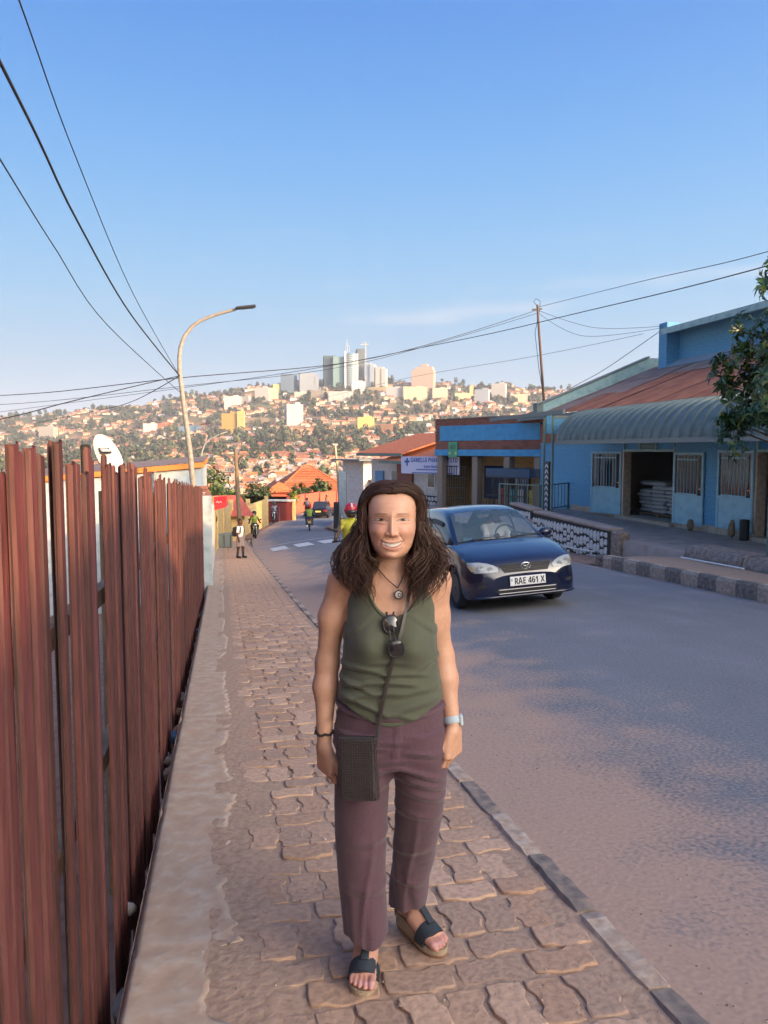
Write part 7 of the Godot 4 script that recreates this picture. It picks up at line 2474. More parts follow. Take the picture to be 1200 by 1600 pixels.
func face_relief(x: float, y: float) -> float:
	var m := absf(x)
	var d := 0.0
	d += 0.0022 * gs(m, y, 0.032, 0.019, 0.022, 0.009)              # brow
	d -= 0.0085 * gs(m, y, 0.032, 0.001, 0.017, 0.010)              # socket
	d += 0.0060 * gs(m, y, 0.033, 0.0005, 0.0130, 0.0072)           # eyeball under the lids
	d -= 0.0016 * gs(m, y, 0.034, 0.0085, 0.012, 0.0016)            # lid crease
	d += 0.0022 * gs(m, y, 0.034, -0.0085, 0.013, 0.0030)           # lower lid swell of a smile
	d -= 0.0018 * gs(m, y, 0.036, -0.0140, 0.014, 0.0022)
	# nose
	var ny := lerps([-0.060, -0.053, -0.048, -0.042, -0.034, -0.022, -0.008, 0.006, 0.020, 0.032], [0.0, 0.0035, 0.0135, 0.0185, 0.0180, 0.0130, 0.0085, 0.0052, 0.0028, 0.0], y)
	var nw := lerps([-0.055, -0.042, -0.030, -0.010, 0.010, 0.03], [0.0112, 0.0108, 0.0098, 0.0086, 0.0086, 0.012], y)
	if ny > 0.0: d += ny * exp(-pow(m / nw, 2.0))
	d += 0.0080 * gs(m, y, 0.0138, -0.0425, 0.0056, 0.0058)         # wings
	d -= 0.0045 * gs(m, y, 0.0078, -0.0510, 0.0036, 0.0022)         # nostrils
	# cheeks lifted by the smile, and the folds beside the mouth
	d += 0.0105 * gs(m, y, 0.045, -0.036, 0.023, 0.020)
	var nl := seg_d(m, y, 0.0195, -0.040, 0.0345, -0.063)
	var n2 := seg_d(m, y, 0.0345, -0.063, 0.038, -0.078)
	d -= 0.0026 * exp(-pow(minf(nl, n2) / 0.0030, 2.0))
	# mouth
	var my := mouth_y(x)
	var win := maxf(0.0, 1.0 - pow(m / 0.0362, 2.0))
	d += 0.0034 * win * exp(-pow((y - my - 0.0085) / 0.0042, 2.0))
	d += 0.0048 * win * exp(-pow((y - my + 0.0115) / 0.0050, 2.0))
	var open := maxf(0.0, 0.0065 - 5.45 * m * m)
	if absf(y - my) < open + 0.001: d -= 0.0030 * smoothstep(open + 0.001, open - 0.0012, absf(y - my))
	d -= 0.0040 * gs(m, y, 0.0355, my, 0.0030, 0.0035)
	d -= 0.0028 * gs(x, y, 0.0, -0.0990, 0.020, 0.0045)
	d += 0.0060 * gs(x, y, 0.0, -0.1120, 0.016, 0.0100)             # chin
	d += 0.0012 * gs(x, y, 0.0, -0.056, 0.003, 0.008) * -1.0         # philtrum
	d -= 0.0005 * (gs(x, y, -0.005, 0.020, 0.0016, 0.010) + gs(x, y, 0.005, 0.020, 0.0016, 0.010))
	d -= 0.0006 * (gs(x, y, 0, 0.048, 0.03, 0.0018) + gs(x, y, 0, 0.060, 0.03, 0.0018))
	# lines fanning from the eye corners
	d -= 0.0009 * (exp(-pow(seg_d(m, y, 0.050, -0.001, 0.060, 0.004) / 0.0014, 2.0)) + exp(-pow(seg_d(m, y, 0.050, -0.004, 0.061, -0.006) / 0.0014, 2.0)))
	return d

const SKIN := Color(0.54, 0.295, 0.20)
func face_colour(x: float, y: float, z: float) -> Color:
	var m := absf(x)
	var c := SKIN
	if z < 0.0: return c
	c *= 1.0 + 0.10 * nz.get_noise_3d(x * 2600.0, y * 2600.0, z * 2600.0) + 0.08 * nz.get_noise_3d(x * 9000.0, y * 9000.0, 3.0)
	c = c.lerp(Color(0.56, 0.235, 0.165), 0.55 * gs(m, y, 0.042, -0.028, 0.020, 0.018) + 0.5 * gs(x, y, 0.0, -0.038, 0.014, 0.014))
	c = c.lerp(Color(0.57, 0.33, 0.235), 0.35 * gs(x, y, 0.0, 0.05, 0.035, 0.02))
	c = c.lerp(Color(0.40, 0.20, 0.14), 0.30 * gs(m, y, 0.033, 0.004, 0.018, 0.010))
	# brows: fine dark hairs
	var by := 0.0170 + 0.0028 * (1.0 - pow((m - 0.032) / 0.024, 2.0))
	if m > 0.012 and m < 0.056:
		var w := lerpf(0.0024, 0.0011, (m - 0.012) / 0.044)
		var k := exp(-pow((y - by) / w, 2.0)) * smoothstep(0.012, 0.017, m) * smoothstep(0.056, 0.048, m)
		c = c.lerp(Color(0.11, 0.065, 0.045), 0.8 * k)
	# eyes, narrowed by the smile
	var ex := (m - 0.0335) / 0.0165
	if absf(ex) < 1.15:
		var h := 0.0031 * maxf(0.0, 1.0 - ex * ex)
		var ey := y - (-0.0016 + 0.0026 * (1.0 - ex * ex))
		if absf(ey) < h:
			c = Color(0.36, 0.29, 0.26)
			var ir := Vector2(m - 0.0335, ey - 0.0008).length()
			if ir < 0.0070: c = Color(0.035, 0.022, 0.016)
			if ir < 0.0026: c = Color(0.008, 0.007, 0.007)
		elif ey > 0 and ey < h + 0.0020: c = Color(0.05, 0.03, 0.025)
		elif ey < 0 and ey > -h - 0.0009: c = c.lerp(Color(0.16, 0.08, 0.06), 0.6)
	# lips and teeth
	var my := mouth_y(x)
	var o := maxf(0.0, 0.0065 - 5.45 * m * m)
	var dy := y - my
	if m < 0.0370:
		var up := o + 0.0042 * sqrt(maxf(0.0, 1.0 - pow(m / 0.0370, 2.0))) * (0.88 + 0.12 * cos(m * 260.0))
		var dn := o + 0.0064 * sqrt(maxf(0.0, 1.0 - pow(m / 0.0370, 2.0)))
		if dy < up and dy > -dn: c = c.lerp(Color(0.43, 0.175, 0.145), 0.8)
	if m < 0.0340 and absf(dy) < o:
		c = Color(0.72, 0.68, 0.61)
		if absf(fposmod(x + 0.0042, 0.0084) - 0.0042) > 0.0039: c = Color(0.45, 0.36, 0.30)
		if m > 0.0270: c = c.lerp(Color(0.10, 0.04, 0.035), smoothstep(0.0270, 0.032, m))
		if dy < -o * 0.72: c = Color(0.25, 0.09, 0.08)
	if gs(m, y, 0.0078, -0.0515, 0.0034, 0.0020) > 0.5: c = Color(0.10, 0.04, 0.03)
	return c

func woman() -> void:
	torso_tables()
	M.skin = mat(1, 1, 1, 0.5)
	M.skin.subsurf_scatter_enabled = true; M.skin.subsurf_scatter_strength = 0.06
	M.vest = noisy([Color(0.056, 0.063, 0.041), Color(0.069, 0.076, 0.051), Color(0.078, 0.085, 0.058)], 9.0, 0.9, 0.0, 0.2, 3, 140, 128, false)
	M.vest.rim_enabled = true; M.vest.rim = 0.3
	M.trousers = noisy([Color(0.060, 0.028, 0.041), Color(0.082, 0.040, 0.057), Color(0.100, 0.052, 0.070)], 7.0, 0.85, 0.0, 0.12, 4, 141, 128, false)
	M.trousers.rim_enabled = true; M.trousers.rim = 0.35
	M.hair = mat(1, 1, 1, 0.5)
	M.hair.metallic_specular = 0.35
	M.eye = mat(1, 1, 1, 0.06)
	M.leather = mat(0.034, 0.028, 0.027, 0.5)
	M.woven = mat(0.034, 0.027, 0.027, 0.5)
	M.navy = noisy([Color(0.012, 0.018, 0.026), Color(0.022, 0.032, 0.044), Color(0.03, 0.042, 0.055)], 12.0, 0.65, 0.0, 0.1, 3, 142, 128, false)
	M.cork = noisy([Color(0.20, 0.13, 0.08), Color(0.36, 0.27, 0.19), Color(0.46, 0.37, 0.27)], 14.0, 0.9, 0.1, 0.15, 3, 143, 128, false)
	var t := thing("person", "woman in an olive vest and plum trousers smiling on the pavement", "person", Vector3(0.55, -0.214, -2.38), deg_to_rad(-13.01))
	# --- skin: head, neck, chest, arms and hands, feet
	var body := head_shape()
	for sg in [-1.0, 1.0]:
		var e := Geo.new(); e.col = SKIN * Color(1.0, 0.9, 0.88)
		e.ball(HC + Vector3(sg * 0.0765, -0.008, -0.004), Vector3(0.008, 0.030, 0.017), 9, Basis(Vector3.UP, sg * -0.35) * Basis(Vector3.BACK, sg * -0.12))
		join(body, e)
	var sk := func(p: Vector3) -> Color:
		var q := 1.0 + 0.10 * nz.get_noise_3dv(p * 900.0) + 0.10 * nz.get_noise_3dv(p * 3000.0)
		var c := Color(0.51 * q, 0.285 * q, 0.19 * q)
		if p.y < 0.95 and p.y > 0.55: c = c.lerp(Color(0.50, 0.25, 0.18), smoothstep(0.76, 0.68, p.y) * 0.6)
		return c
	var arms := [
		[Vector3(-0.018, 1.46, -0.018), Vector3(-0.02, 1.36, -0.035), 0.050, 0.056], [Vector3(-0.02, 1.345, -0.04), Vector3(-0.150, 1.335, -0.035), 0.052, 0.050, 0.05], [Vector3(-0.02, 1.345, -0.04), Vector3(0.105, 1.338, -0.035), 0.052, 0.050, 0.05],
		[Vector3(-0.09, 1.29, -0.005), Vector3(-0.085, 1.18, 0.012), 0.058, 0.070, 0.05], [Vector3(0.045, 1.29, -0.005), Vector3(0.04, 1.18, 0.012), 0.058, 0.070, 0.05], [Vector3(-0.022, 1.30, 0.002), Vector3(-0.022, 1.18, 0.022), 0.055, 0.066, 0.05],
		[Vector3(-0.178, 1.325, -0.035), Vector3(-0.212, 1.21, -0.04), 0.049, 0.043, 0.05], [Vector3(-0.212, 1.21, -0.04), Vector3(-0.231, 1.055, -0.045), 0.043, 0.035], [Vector3(-0.231, 1.055, -0.045), Vector3(-0.236, 0.98, -0.03), 0.035, 0.037], [Vector3(-0.236, 0.98, -0.03), Vector3(-0.238, 0.805, 0.01), 0.037, 0.023],
		[Vector3(0.122, 1.325, -0.035), Vector3(0.126, 1.21, -0.045), 0.050, 0.042, 0.05], [Vector3(0.126, 1.21, -0.045), Vector3(0.147, 1.075, -0.05), 0.042, 0.036], [Vector3(0.147, 1.075, -0.05), Vector3(0.158, 1.01, -0.03), 0.036, 0.037], [Vector3(0.158, 1.01, -0.03), Vector3(0.180, 0.865, 0.02), 0.037, 0.023],
	]
	for s in [[-0.05, 1.37, 0.0], [0.012, 1.37, 0.0]]: arms.append([Vector3(-0.02 + (s[0] + 0.02) * 0.4, 1.345, 0.018), Vector3(-0.02 + (s[0] + 0.02) * 4.0, 1.358, -0.012), 0.010, 0.010, 0.02])
	join(body, bone_mesh(arms, 0.008, sk, 0.03))
	join(body, bone_mesh([[Vector3(-0.238, 0.83, 0.005), Vector3(-0.238, 0.79, 0.014), 0.025, 0.022, 0.01]] + hand_bones(Vector3(-0.238, 0.795, 0.013), Vector3(0.06, -0.99, 0.10).normalized(), Vector3(0.62, 0.05, 0.78).normalized(), Vector3(0.78, 0.05, -0.62).normalized(), 0.42), 0.0036, sk, 0.008))
	join(body, bone_mesh([[Vector3(0.178, 0.885, 0.014), Vector3(0.181, 0.85, 0.024), 0.024, 0.021, 0.01]] + hand_bones(Vector3(0.181, 0.855, 0.024), Vector3(-0.02, -0.99, 0.10).normalized(), Vector3(-0.68, 0.0, 0.73).normalized(), Vector3(-0.73, 0.0, -0.68).normalized(), 0.36), 0.0036, sk, 0.008))
	var feet := [[Vector3(-0.106, 0.0, -0.006), -0.06], [Vector3(0.088, 0.0, -0.195), 0.62]]
	for f in feet:
		var tf := Transform3D(Basis(Vector3.UP, f[1]) * Basis.from_scale(Vector3(1.14, 1.04, 1.10)), f[0])
		var fb := [[Vector3(0, 0.075, -0.095), Vector3(0, 0.13, -0.085), 0.031, 0.034], [Vector3(0, 0.13, -0.085), Vector3(0.0, 0.26, -0.08), 0.034, 0.045], [Vector3(0, 0.072, -0.10), Vector3(0.0, 0.075, -0.03), 0.029, 0.030], [Vector3(0, 0.10, -0.05), Vector3(0.004, 0.058, 0.055), 0.028, 0.020], [Vector3(-0.012, 0.068, -0.02), Vector3(-0.020, 0.046, 0.055), 0.026, 0.018], [Vector3(0.012, 0.068, -0.02), Vector3(0.020, 0.046, 0.06), 0.026, 0.019]]
		for k in 5:
			var sgn := 1.0 if f[1] < 0.0 else -1.0
			var x: float = [0.026, 0.009, -0.005, -0.018, -0.029][k] * sgn
			var ln: float = [0.112, 0.113, 0.108, 0.100, 0.090][k]
			fb.append([Vector3(x, 0.047, 0.055), Vector3(x * 1.05, 0.046, ln - 0.012), 0.0125 if k == 0 else 0.009, 0.0115 if k == 0 else 0.0078, 0.005])
			fb.append([Vector3(x * 1.05, 0.044, ln - 0.012), Vector3(x * 1.05, 0.042, ln), 0.0115 if k == 0 else 0.008, 0.0095 if k == 0 else 0.0068, 0.003])
		var fg := bone_mesh(fb, 0.0042, func(p: Vector3) -> Color:
			if p.z > 0.098 and p.y > 0.047: return Color(0.50, 0.27, 0.25)
			return Color(0.50, 0.275, 0.205).lerp(Color(0.52, 0.24, 0.19), smoothstep(0.06, 0.11, p.z)), 0.012)
		append(body, fg, tf)
		# sandal
		var sd := Node3D.new(); sd.name = "sandal"; t.add_child(sd, true); sd.transform = tf
		var outl := []
		for k in 40:
			var an := TAU * k / 40.0
			var z := -sin(an) * 0.122 + 0.0
			var w := lerps([-0.13, -0.10, -0.05, 0.0, 0.05, 0.09, 0.115, 0.125], [0.018, 0.031, 0.032, 0.033, 0.042, 0.042, 0.030, 0.012], z)
			outl.append(Vector2(signf(cos(an)) * pow(absf(cos(an)), 0.5) * w, z - 0.005))
		var lay := func(y0: float, y1: float, rise: float, grow: float, nm: String, m: Material) -> void:
			var g2 := Geo.new()
			var rings := []
			for q in [[y0, 0.96, 0.0], [y0, 1.0, 0.2], [y1, 1.0, 0.8], [y1, 0.96, 1.0]]:
				var ring := PackedVector3Array()
				for p in outl:
					var up := rise * smoothstep(0.06, -0.08, p.y)
					ring.append(Vector3(p.x * q[1] * grow, (q[0] if q[2] < 0.5 else q[0] + up), p.y * (0.5 + 0.5 * q[1]) * grow))
				rings.append(ring)
			g2.loft(rings)
			part(sd, nm, g2, m)
		lay.call(0.0, 0.010, 0.0, 1.0, "outsole", mat(0.20, 0.10, 0.06, 0.8))
		lay.call(0.0085, 0.030, 0.022, 0.985, "wedge", M.cork)
		for k in 5:
			var st := Geo.new()
			var pth := PackedVector3Array()
			for q in outl: pth.append(Vector3(q.x * 1.0, 0.013 + k * 0.0042 + smoothstep(0.06, -0.08, q.y) * 0.0038 * k, q.y * 0.992))
			pth.append(pth[0])
			st.tube(pth, 0.0022, 5); part(sd, "rope_braid", st, M.cork)
		# straps
		var band := func(z0: float, z1: float, hw: float, h0: float, h1: float) -> Geo:
			var g3 := Geo.new()
			var rings := []
			for j in 7:
				var z := lerpf(z0, z1, j / 6.0)
				var ring := PackedVector3Array()
				for k in 17:
					var an := PI * k / 16.0
					ring.append(Vector3(cos(an) * hw, 0.026 + sin(an) * lerpf(h0, h1, j / 6.0), z - 0.012 * cos(an) * cos(an)))
				for k in range(16, -1, -1):
					var an := PI * k / 16.0
					ring.append(Vector3(cos(an) * (hw - 0.003), 0.026 + sin(an) * (lerpf(h0, h1, j / 6.0) - 0.003), z - 0.012 * cos(an) * cos(an)))
				rings.append(ring)
			g3.loft(rings); return g3
		part(sd, "toe_strap", band.call(0.034, 0.078, 0.046, 0.064, 0.046), M.navy)
		var ts := Geo.new()
		ts.tube(PackedVector3Array([Vector3(0.002, 0.086, 0.050), Vector3(0.003, 0.104, 0.018), Vector3(0.002, 0.124, -0.010), Vector3(0, 0.142, -0.030), Vector3(0, 0.162, -0.040)]), [0.013, 0.012, 0.011, 0.011, 0.012], 10, 0.35)
		part(sd, "t_strap", ts, M.navy)
		var an2 := Geo.new()
		var ring2 := []
		for k in 25:
			var a := TAU * k / 24.0
			var c := Vector3(sin(a) * 0.041, 0.145 + 0.006 * cos(a), -0.083 + cos(a) * 0.043)
			var r := PackedVector3Array()
			var o := Vector3(sin(a), 0, cos(a))
			for q in [[-0.012, 0.0], [0.012, 0.0], [0.012, 0.0035], [-0.012, 0.0035]]: r.append(c + Vector3(0, q[0], 0) + o * q[1])
			ring2.append(r)
		an2.loft(ring2, true, false)
		part(sd, "ankle_strap", an2, M.navy)
		var hb := Geo.new()
		for sg in [-1.0, 1.0]: hb.bar(Vector3(sg * 0.036, 0.055, -0.095), Vector3(sg * 0.040, 0.145, -0.09), 0.003, 0.020)
		part(sd, "heel_strap", hb, M.navy)
		var bk := Geo.new()
		var bx2 := -0.024 if f[1] < 0.0 else 0.024
		for q in [[Vector3(bx2 - 0.012, 0.132, -0.044), Vector3(bx2 - 0.012, 0.160, -0.044)], [Vector3(bx2 + 0.012, 0.132, -0.040), Vector3(bx2 + 0.012, 0.160, -0.040)], [Vector3(bx2 - 0.012, 0.132, -0.044), Vector3(bx2 + 0.012, 0.132, -0.040)], [Vector3(bx2 - 0.012, 0.160, -0.044), Vector3(bx2 + 0.012, 0.160, -0.040)]]: bk.bar(q[0], q[1], 0.003, 0.003)
		part(sd, "buckle", bk, M.chrome)
	var inner := []
	for q in [[Vector3(-0.1, 0.80, 0), Vector3(-0.115, 0.50, -0.015), Vector3(-0.106, 0.16, -0.09)], [Vector3(0.06, 0.80, 0), Vector3(0.07, 0.50, -0.10), Vector3(0.045, 0.16, -0.26)]]:
		inner.append([q[0], q[1], 0.075, 0.055]); inner.append([q[1], q[2], 0.055, 0.036])
	inner.append_array([[Vector3(-0.08, 0.84, -0.01), Vector3(0.04, 0.84, -0.01), 0.085, 0.085], [Vector3(-0.05, 0.84, -0.01), Vector3(-0.06, 1.2, -0.01), 0.08, 0.08], [Vector3(0.01, 0.84, -0.01), Vector3(0.02, 1.2, -0.01), 0.08, 0.08]])
	join(body, bone_mesh(inner, 0.016, sk, 0.04))
	part(t, "body", body, M.skin)
	# --- vest
	var hem_t := PackedFloat32Array()
	for k in 221: hem_t.append(lerps([-0.22, -0.16, -0.10, -0.04, 0.02, 0.08, 0.13, 0.18], [0.965, 0.945, 0.915, 0.893, 0.897, 0.925, 0.955, 0.975], -0.24 + k * 0.002))
	var vf := func(p: Vector3) -> float:
		if p.y < 0.86 or p.y > 1.412: return 0.05
		var d := torso(p, 0.006)
		if absf(d) < 0.022:
			d -= fold(p.x, p.y, FOLDS) * (1.0 if p.z > 0.0 else 0.3) + 0.0012 * nz.get_noise_3dv(p * 900.0)
		d = maxf(d, hem_t[clampi(int((p.x + 0.24) * 500.0), 0, 220)] - p.y)
		# neck opening and armholes
		var e := sqrt(pow((p.x + 0.010) / 0.092, 2.0) + pow((p.y - 1.395) / (0.158 if p.z > -0.03 else 0.09), 2.0)) - 1.0
		d = maxf(d, -e * 0.10)
		if p.y > 1.2: d = maxf(d, maxf(-0.160 + 0.35 * maxf(0.0, p.y - 1.27) - p.x, p.x - 0.119 + 0.35 * maxf(0.0, p.y - 1.27)))
		return d
	part(t, "vest", field(Vector3(-0.235, 0.87, -0.15), Vector3(0.19, 1.425, 0.19), 0.0062, vf), M.vest)
	# bound edge of the neckline
	var nb := Geo.new()
	var np := PackedVector3Array()
	for k in 25:
		var a := PI + PI * k / 24.0
		var x := -0.010 + 0.095 * cos(a)
		var y := 1.395 + 0.161 * sin(a)
		if y < 1.37: np.append(Vector3(x, y, chest_z(x, y, 0.006) + 0.001))
	nb.tube(np, 0.0042, 6); part(t, "neck_binding", nb, M.vest)
	# --- trousers
	var PF := [[-0.11, 0.82, 0.1, 0.07, 0.008, 0.006], [0.09, 0.80, -0.15, 0.06, 0.008, 0.006], [0.06, 0.735, -0.35, 0.08, 0.010, 0.009], [0.07, 0.69, -0.25, 0.08, 0.010, 0.008], [0.08, 0.64, -0.3, 0.07, 0.012, 0.007], [-0.08, 0.73, 0.3, 0.07, 0.010, 0.007], [-0.09, 0.68, 0.2, 0.08, 0.012, 0.006], [0.06, 0.56, -0.2, 0.07, 0.014, 0.006], [-0.10, 0.50, 0.15, 0.08, 0.016, 0.005], [0.05, 0.40, 0.2, 0.06, 0.016, 0.006], [-0.10, 0.33, -0.1, 0.07, 0.018, 0.005], [0.04, 0.25, -0.2, 0.05, 0.014, 0.006], [-0.02, 0.84, 0.0, 0.05, 0.008, 0.004], [-0.02, 0.775, 0.1, 0.04, 0.008, 0.006]]
	var L_y := [0.06, 0.14, 0.30, 0.50, 0.65, 0.76, 0.84]
	var lt := []
	for k in 480:
		var y := k * 0.002
		lt.append(PackedFloat32Array([lerps(L_y, [-0.104, -0.106, -0.116, -0.120, -0.116, -0.108, -0.10], y), lerps(L_y, [-0.045, -0.042, -0.03, -0.01, 0.0, -0.002, -0.005], y), lerps(L_y, [0.072, 0.072, 0.078, 0.086, 0.090, 0.094, 0.09], y), lerps(L_y, [0.092, 0.090, 0.088, 0.092, 0.098, 0.106, 0.105], y),
			lerps(L_y, [0.036, 0.040, 0.056, 0.072, 0.078, 0.075, 0.065], y), lerps(L_y, [-0.265, -0.25, -0.19, -0.10, -0.045, -0.015, -0.005], y), lerps(L_y, [0.068, 0.068, 0.074, 0.080, 0.086, 0.092, 0.09], y), lerps(L_y, [0.088, 0.086, 0.084, 0.090, 0.098, 0.106, 0.105], y),
			lerps([0.70, 0.76, 0.82, 0.90, 0.97], [0.15, 0.184, 0.188, 0.178, 0.168], y), lerps([0.70, 0.76, 0.82, 0.90, 0.97], [0.085, 0.105, 0.116, 0.112, 0.104], y)]))
	var pf := func(p: Vector3) -> float:
		var d := 1.0
		var c: PackedFloat32Array = lt[clampi(int(p.y * 500.0), 0, 479)]
		if p.y < 0.86:
			var ax := (p.x - c[0]) / c[2]; var az := (p.z - c[1]) / c[3]
			var bx3 := (p.x - c[4]) / c[6]; var bz := (p.z - c[5]) / c[7]
			var da := (sqrt(ax * ax + az * az) - 1.0) * c[2]
			var db := (sqrt(bx3 * bx3 + bz * bz) - 1.0) * c[6]
			d = minf(da, db) if p.y < 0.66 else smin(da, db, 0.03)
			d = maxf(d, p.y - 0.86)
		if p.y > 0.70:
			var rx := c[8]
			var rz := c[9]
			var h := (sqrt(pow((p.x + 0.020) / rx, 2.0) + pow((p.z + 0.010) / rz, 2.0)) - 1.0) * rz
			h = maxf(h, 0.735 + 0.35 * absf(p.x + 0.018) - p.y) if p.y < 0.80 else h
			d = smin(d, h, 0.025)
		if absf(d) < 0.022:
			d -= fold(p.x, p.y, PF) * (1.0 if p.z > -0.1 or p.y < 0.5 else 0.4)
			# pressed crease and long soft folds
			if p.y < 0.62:
				var cxl := -0.095 if p.x < -0.03 else 0.045
				d -= 0.006 * exp(-pow((p.x - cxl + 0.02 * sin(p.y * 9.0)) / 0.010, 2.0)) * smoothstep(0.62, 0.42, p.y)
				d -= 0.004 * sin(p.x * 95.0 + p.y * 5.0 + p.z * 40.0) * smoothstep(0.45, 0.12, p.y)
			d += 0.0012 * nz.get_noise_3dv(p * 700.0)
			# fly
			d -= 0.003 * smoothstep(0.004, -0.002, absf(p.x - 0.006 + (0.9 - p.y) * 0.12) - 0.010) * smoothstep(0.76, 0.80, p.y) * (1.0 if p.z > 0.0 else 0.0)
		var hm := 0.122 + 0.012 * sin(p.x * 40.0 + 1.5) if p.x < -0.033 else 0.108 + 0.01 * sin(p.x * 30.0)
		d = maxf(d, hm - p.y)
		d = maxf(d, p.y - 0.962)
		return d
	part(t, "trousers", field(Vector3(-0.225, 0.055, -0.37), Vector3(0.185, 0.975, 0.125), 0.0078, pf), M.trousers)
	var wb := Geo.new()
	var wp := PackedVector3Array()
	for k in 49:
		var a := TAU * k / 48.0
		wp.append(Vector3(-0.020 + 0.1705 * cos(a), 0.945 - 0.030 * maxf(0.0, sin(a)), -0.010 + 0.1075 * sin(a)))
	wb.tube(wp, 0.013, 8); part(t, "waistband", wb, M.trousers)
	for q in [[0.075, 0.115, 0.865, 0.905], [0.115, 0.112, 0.84, 0.90]]:
		var pk := Geo.new(); pk.bar(Vector3(q[0], q[3], 0.098 - q[0] * q[0] * 3.2), Vector3(q[0] + 0.02, q[2], 0.096 - q[0] * q[0] * 3.0), 0.004, 0.003); part(t, "pocket_seam", pk, M.leather)
	for sg in [-1.0, 1.0]:
		var e := Geo.new()
		var ec := HC + Vector3(sg * 0.0335, 0.0004, 0.0)
		var ez := 0.0
		for k in body.v.size():
			var dd := body.v[k] - ec
			if absf(dd.x) < 0.0012 and absf(dd.y) < 0.0012 and dd.z > 0.05: ez = dd.z
		e.ball(ec + Vector3(0, 0, ez - 0.0022), Vector3(0.0140, 0.0027, 0.0036), 10)
		for k in e.v.size():
			var dx := absf(e.v[k].x - ec.x)
			e.c[k] = Color(0.02, 0.013, 0.010) if dx < 0.0066 else Color(0.42, 0.36, 0.33)
		part(t, "eye", e, M.eye)
	hair(t)
	trinkets(t)

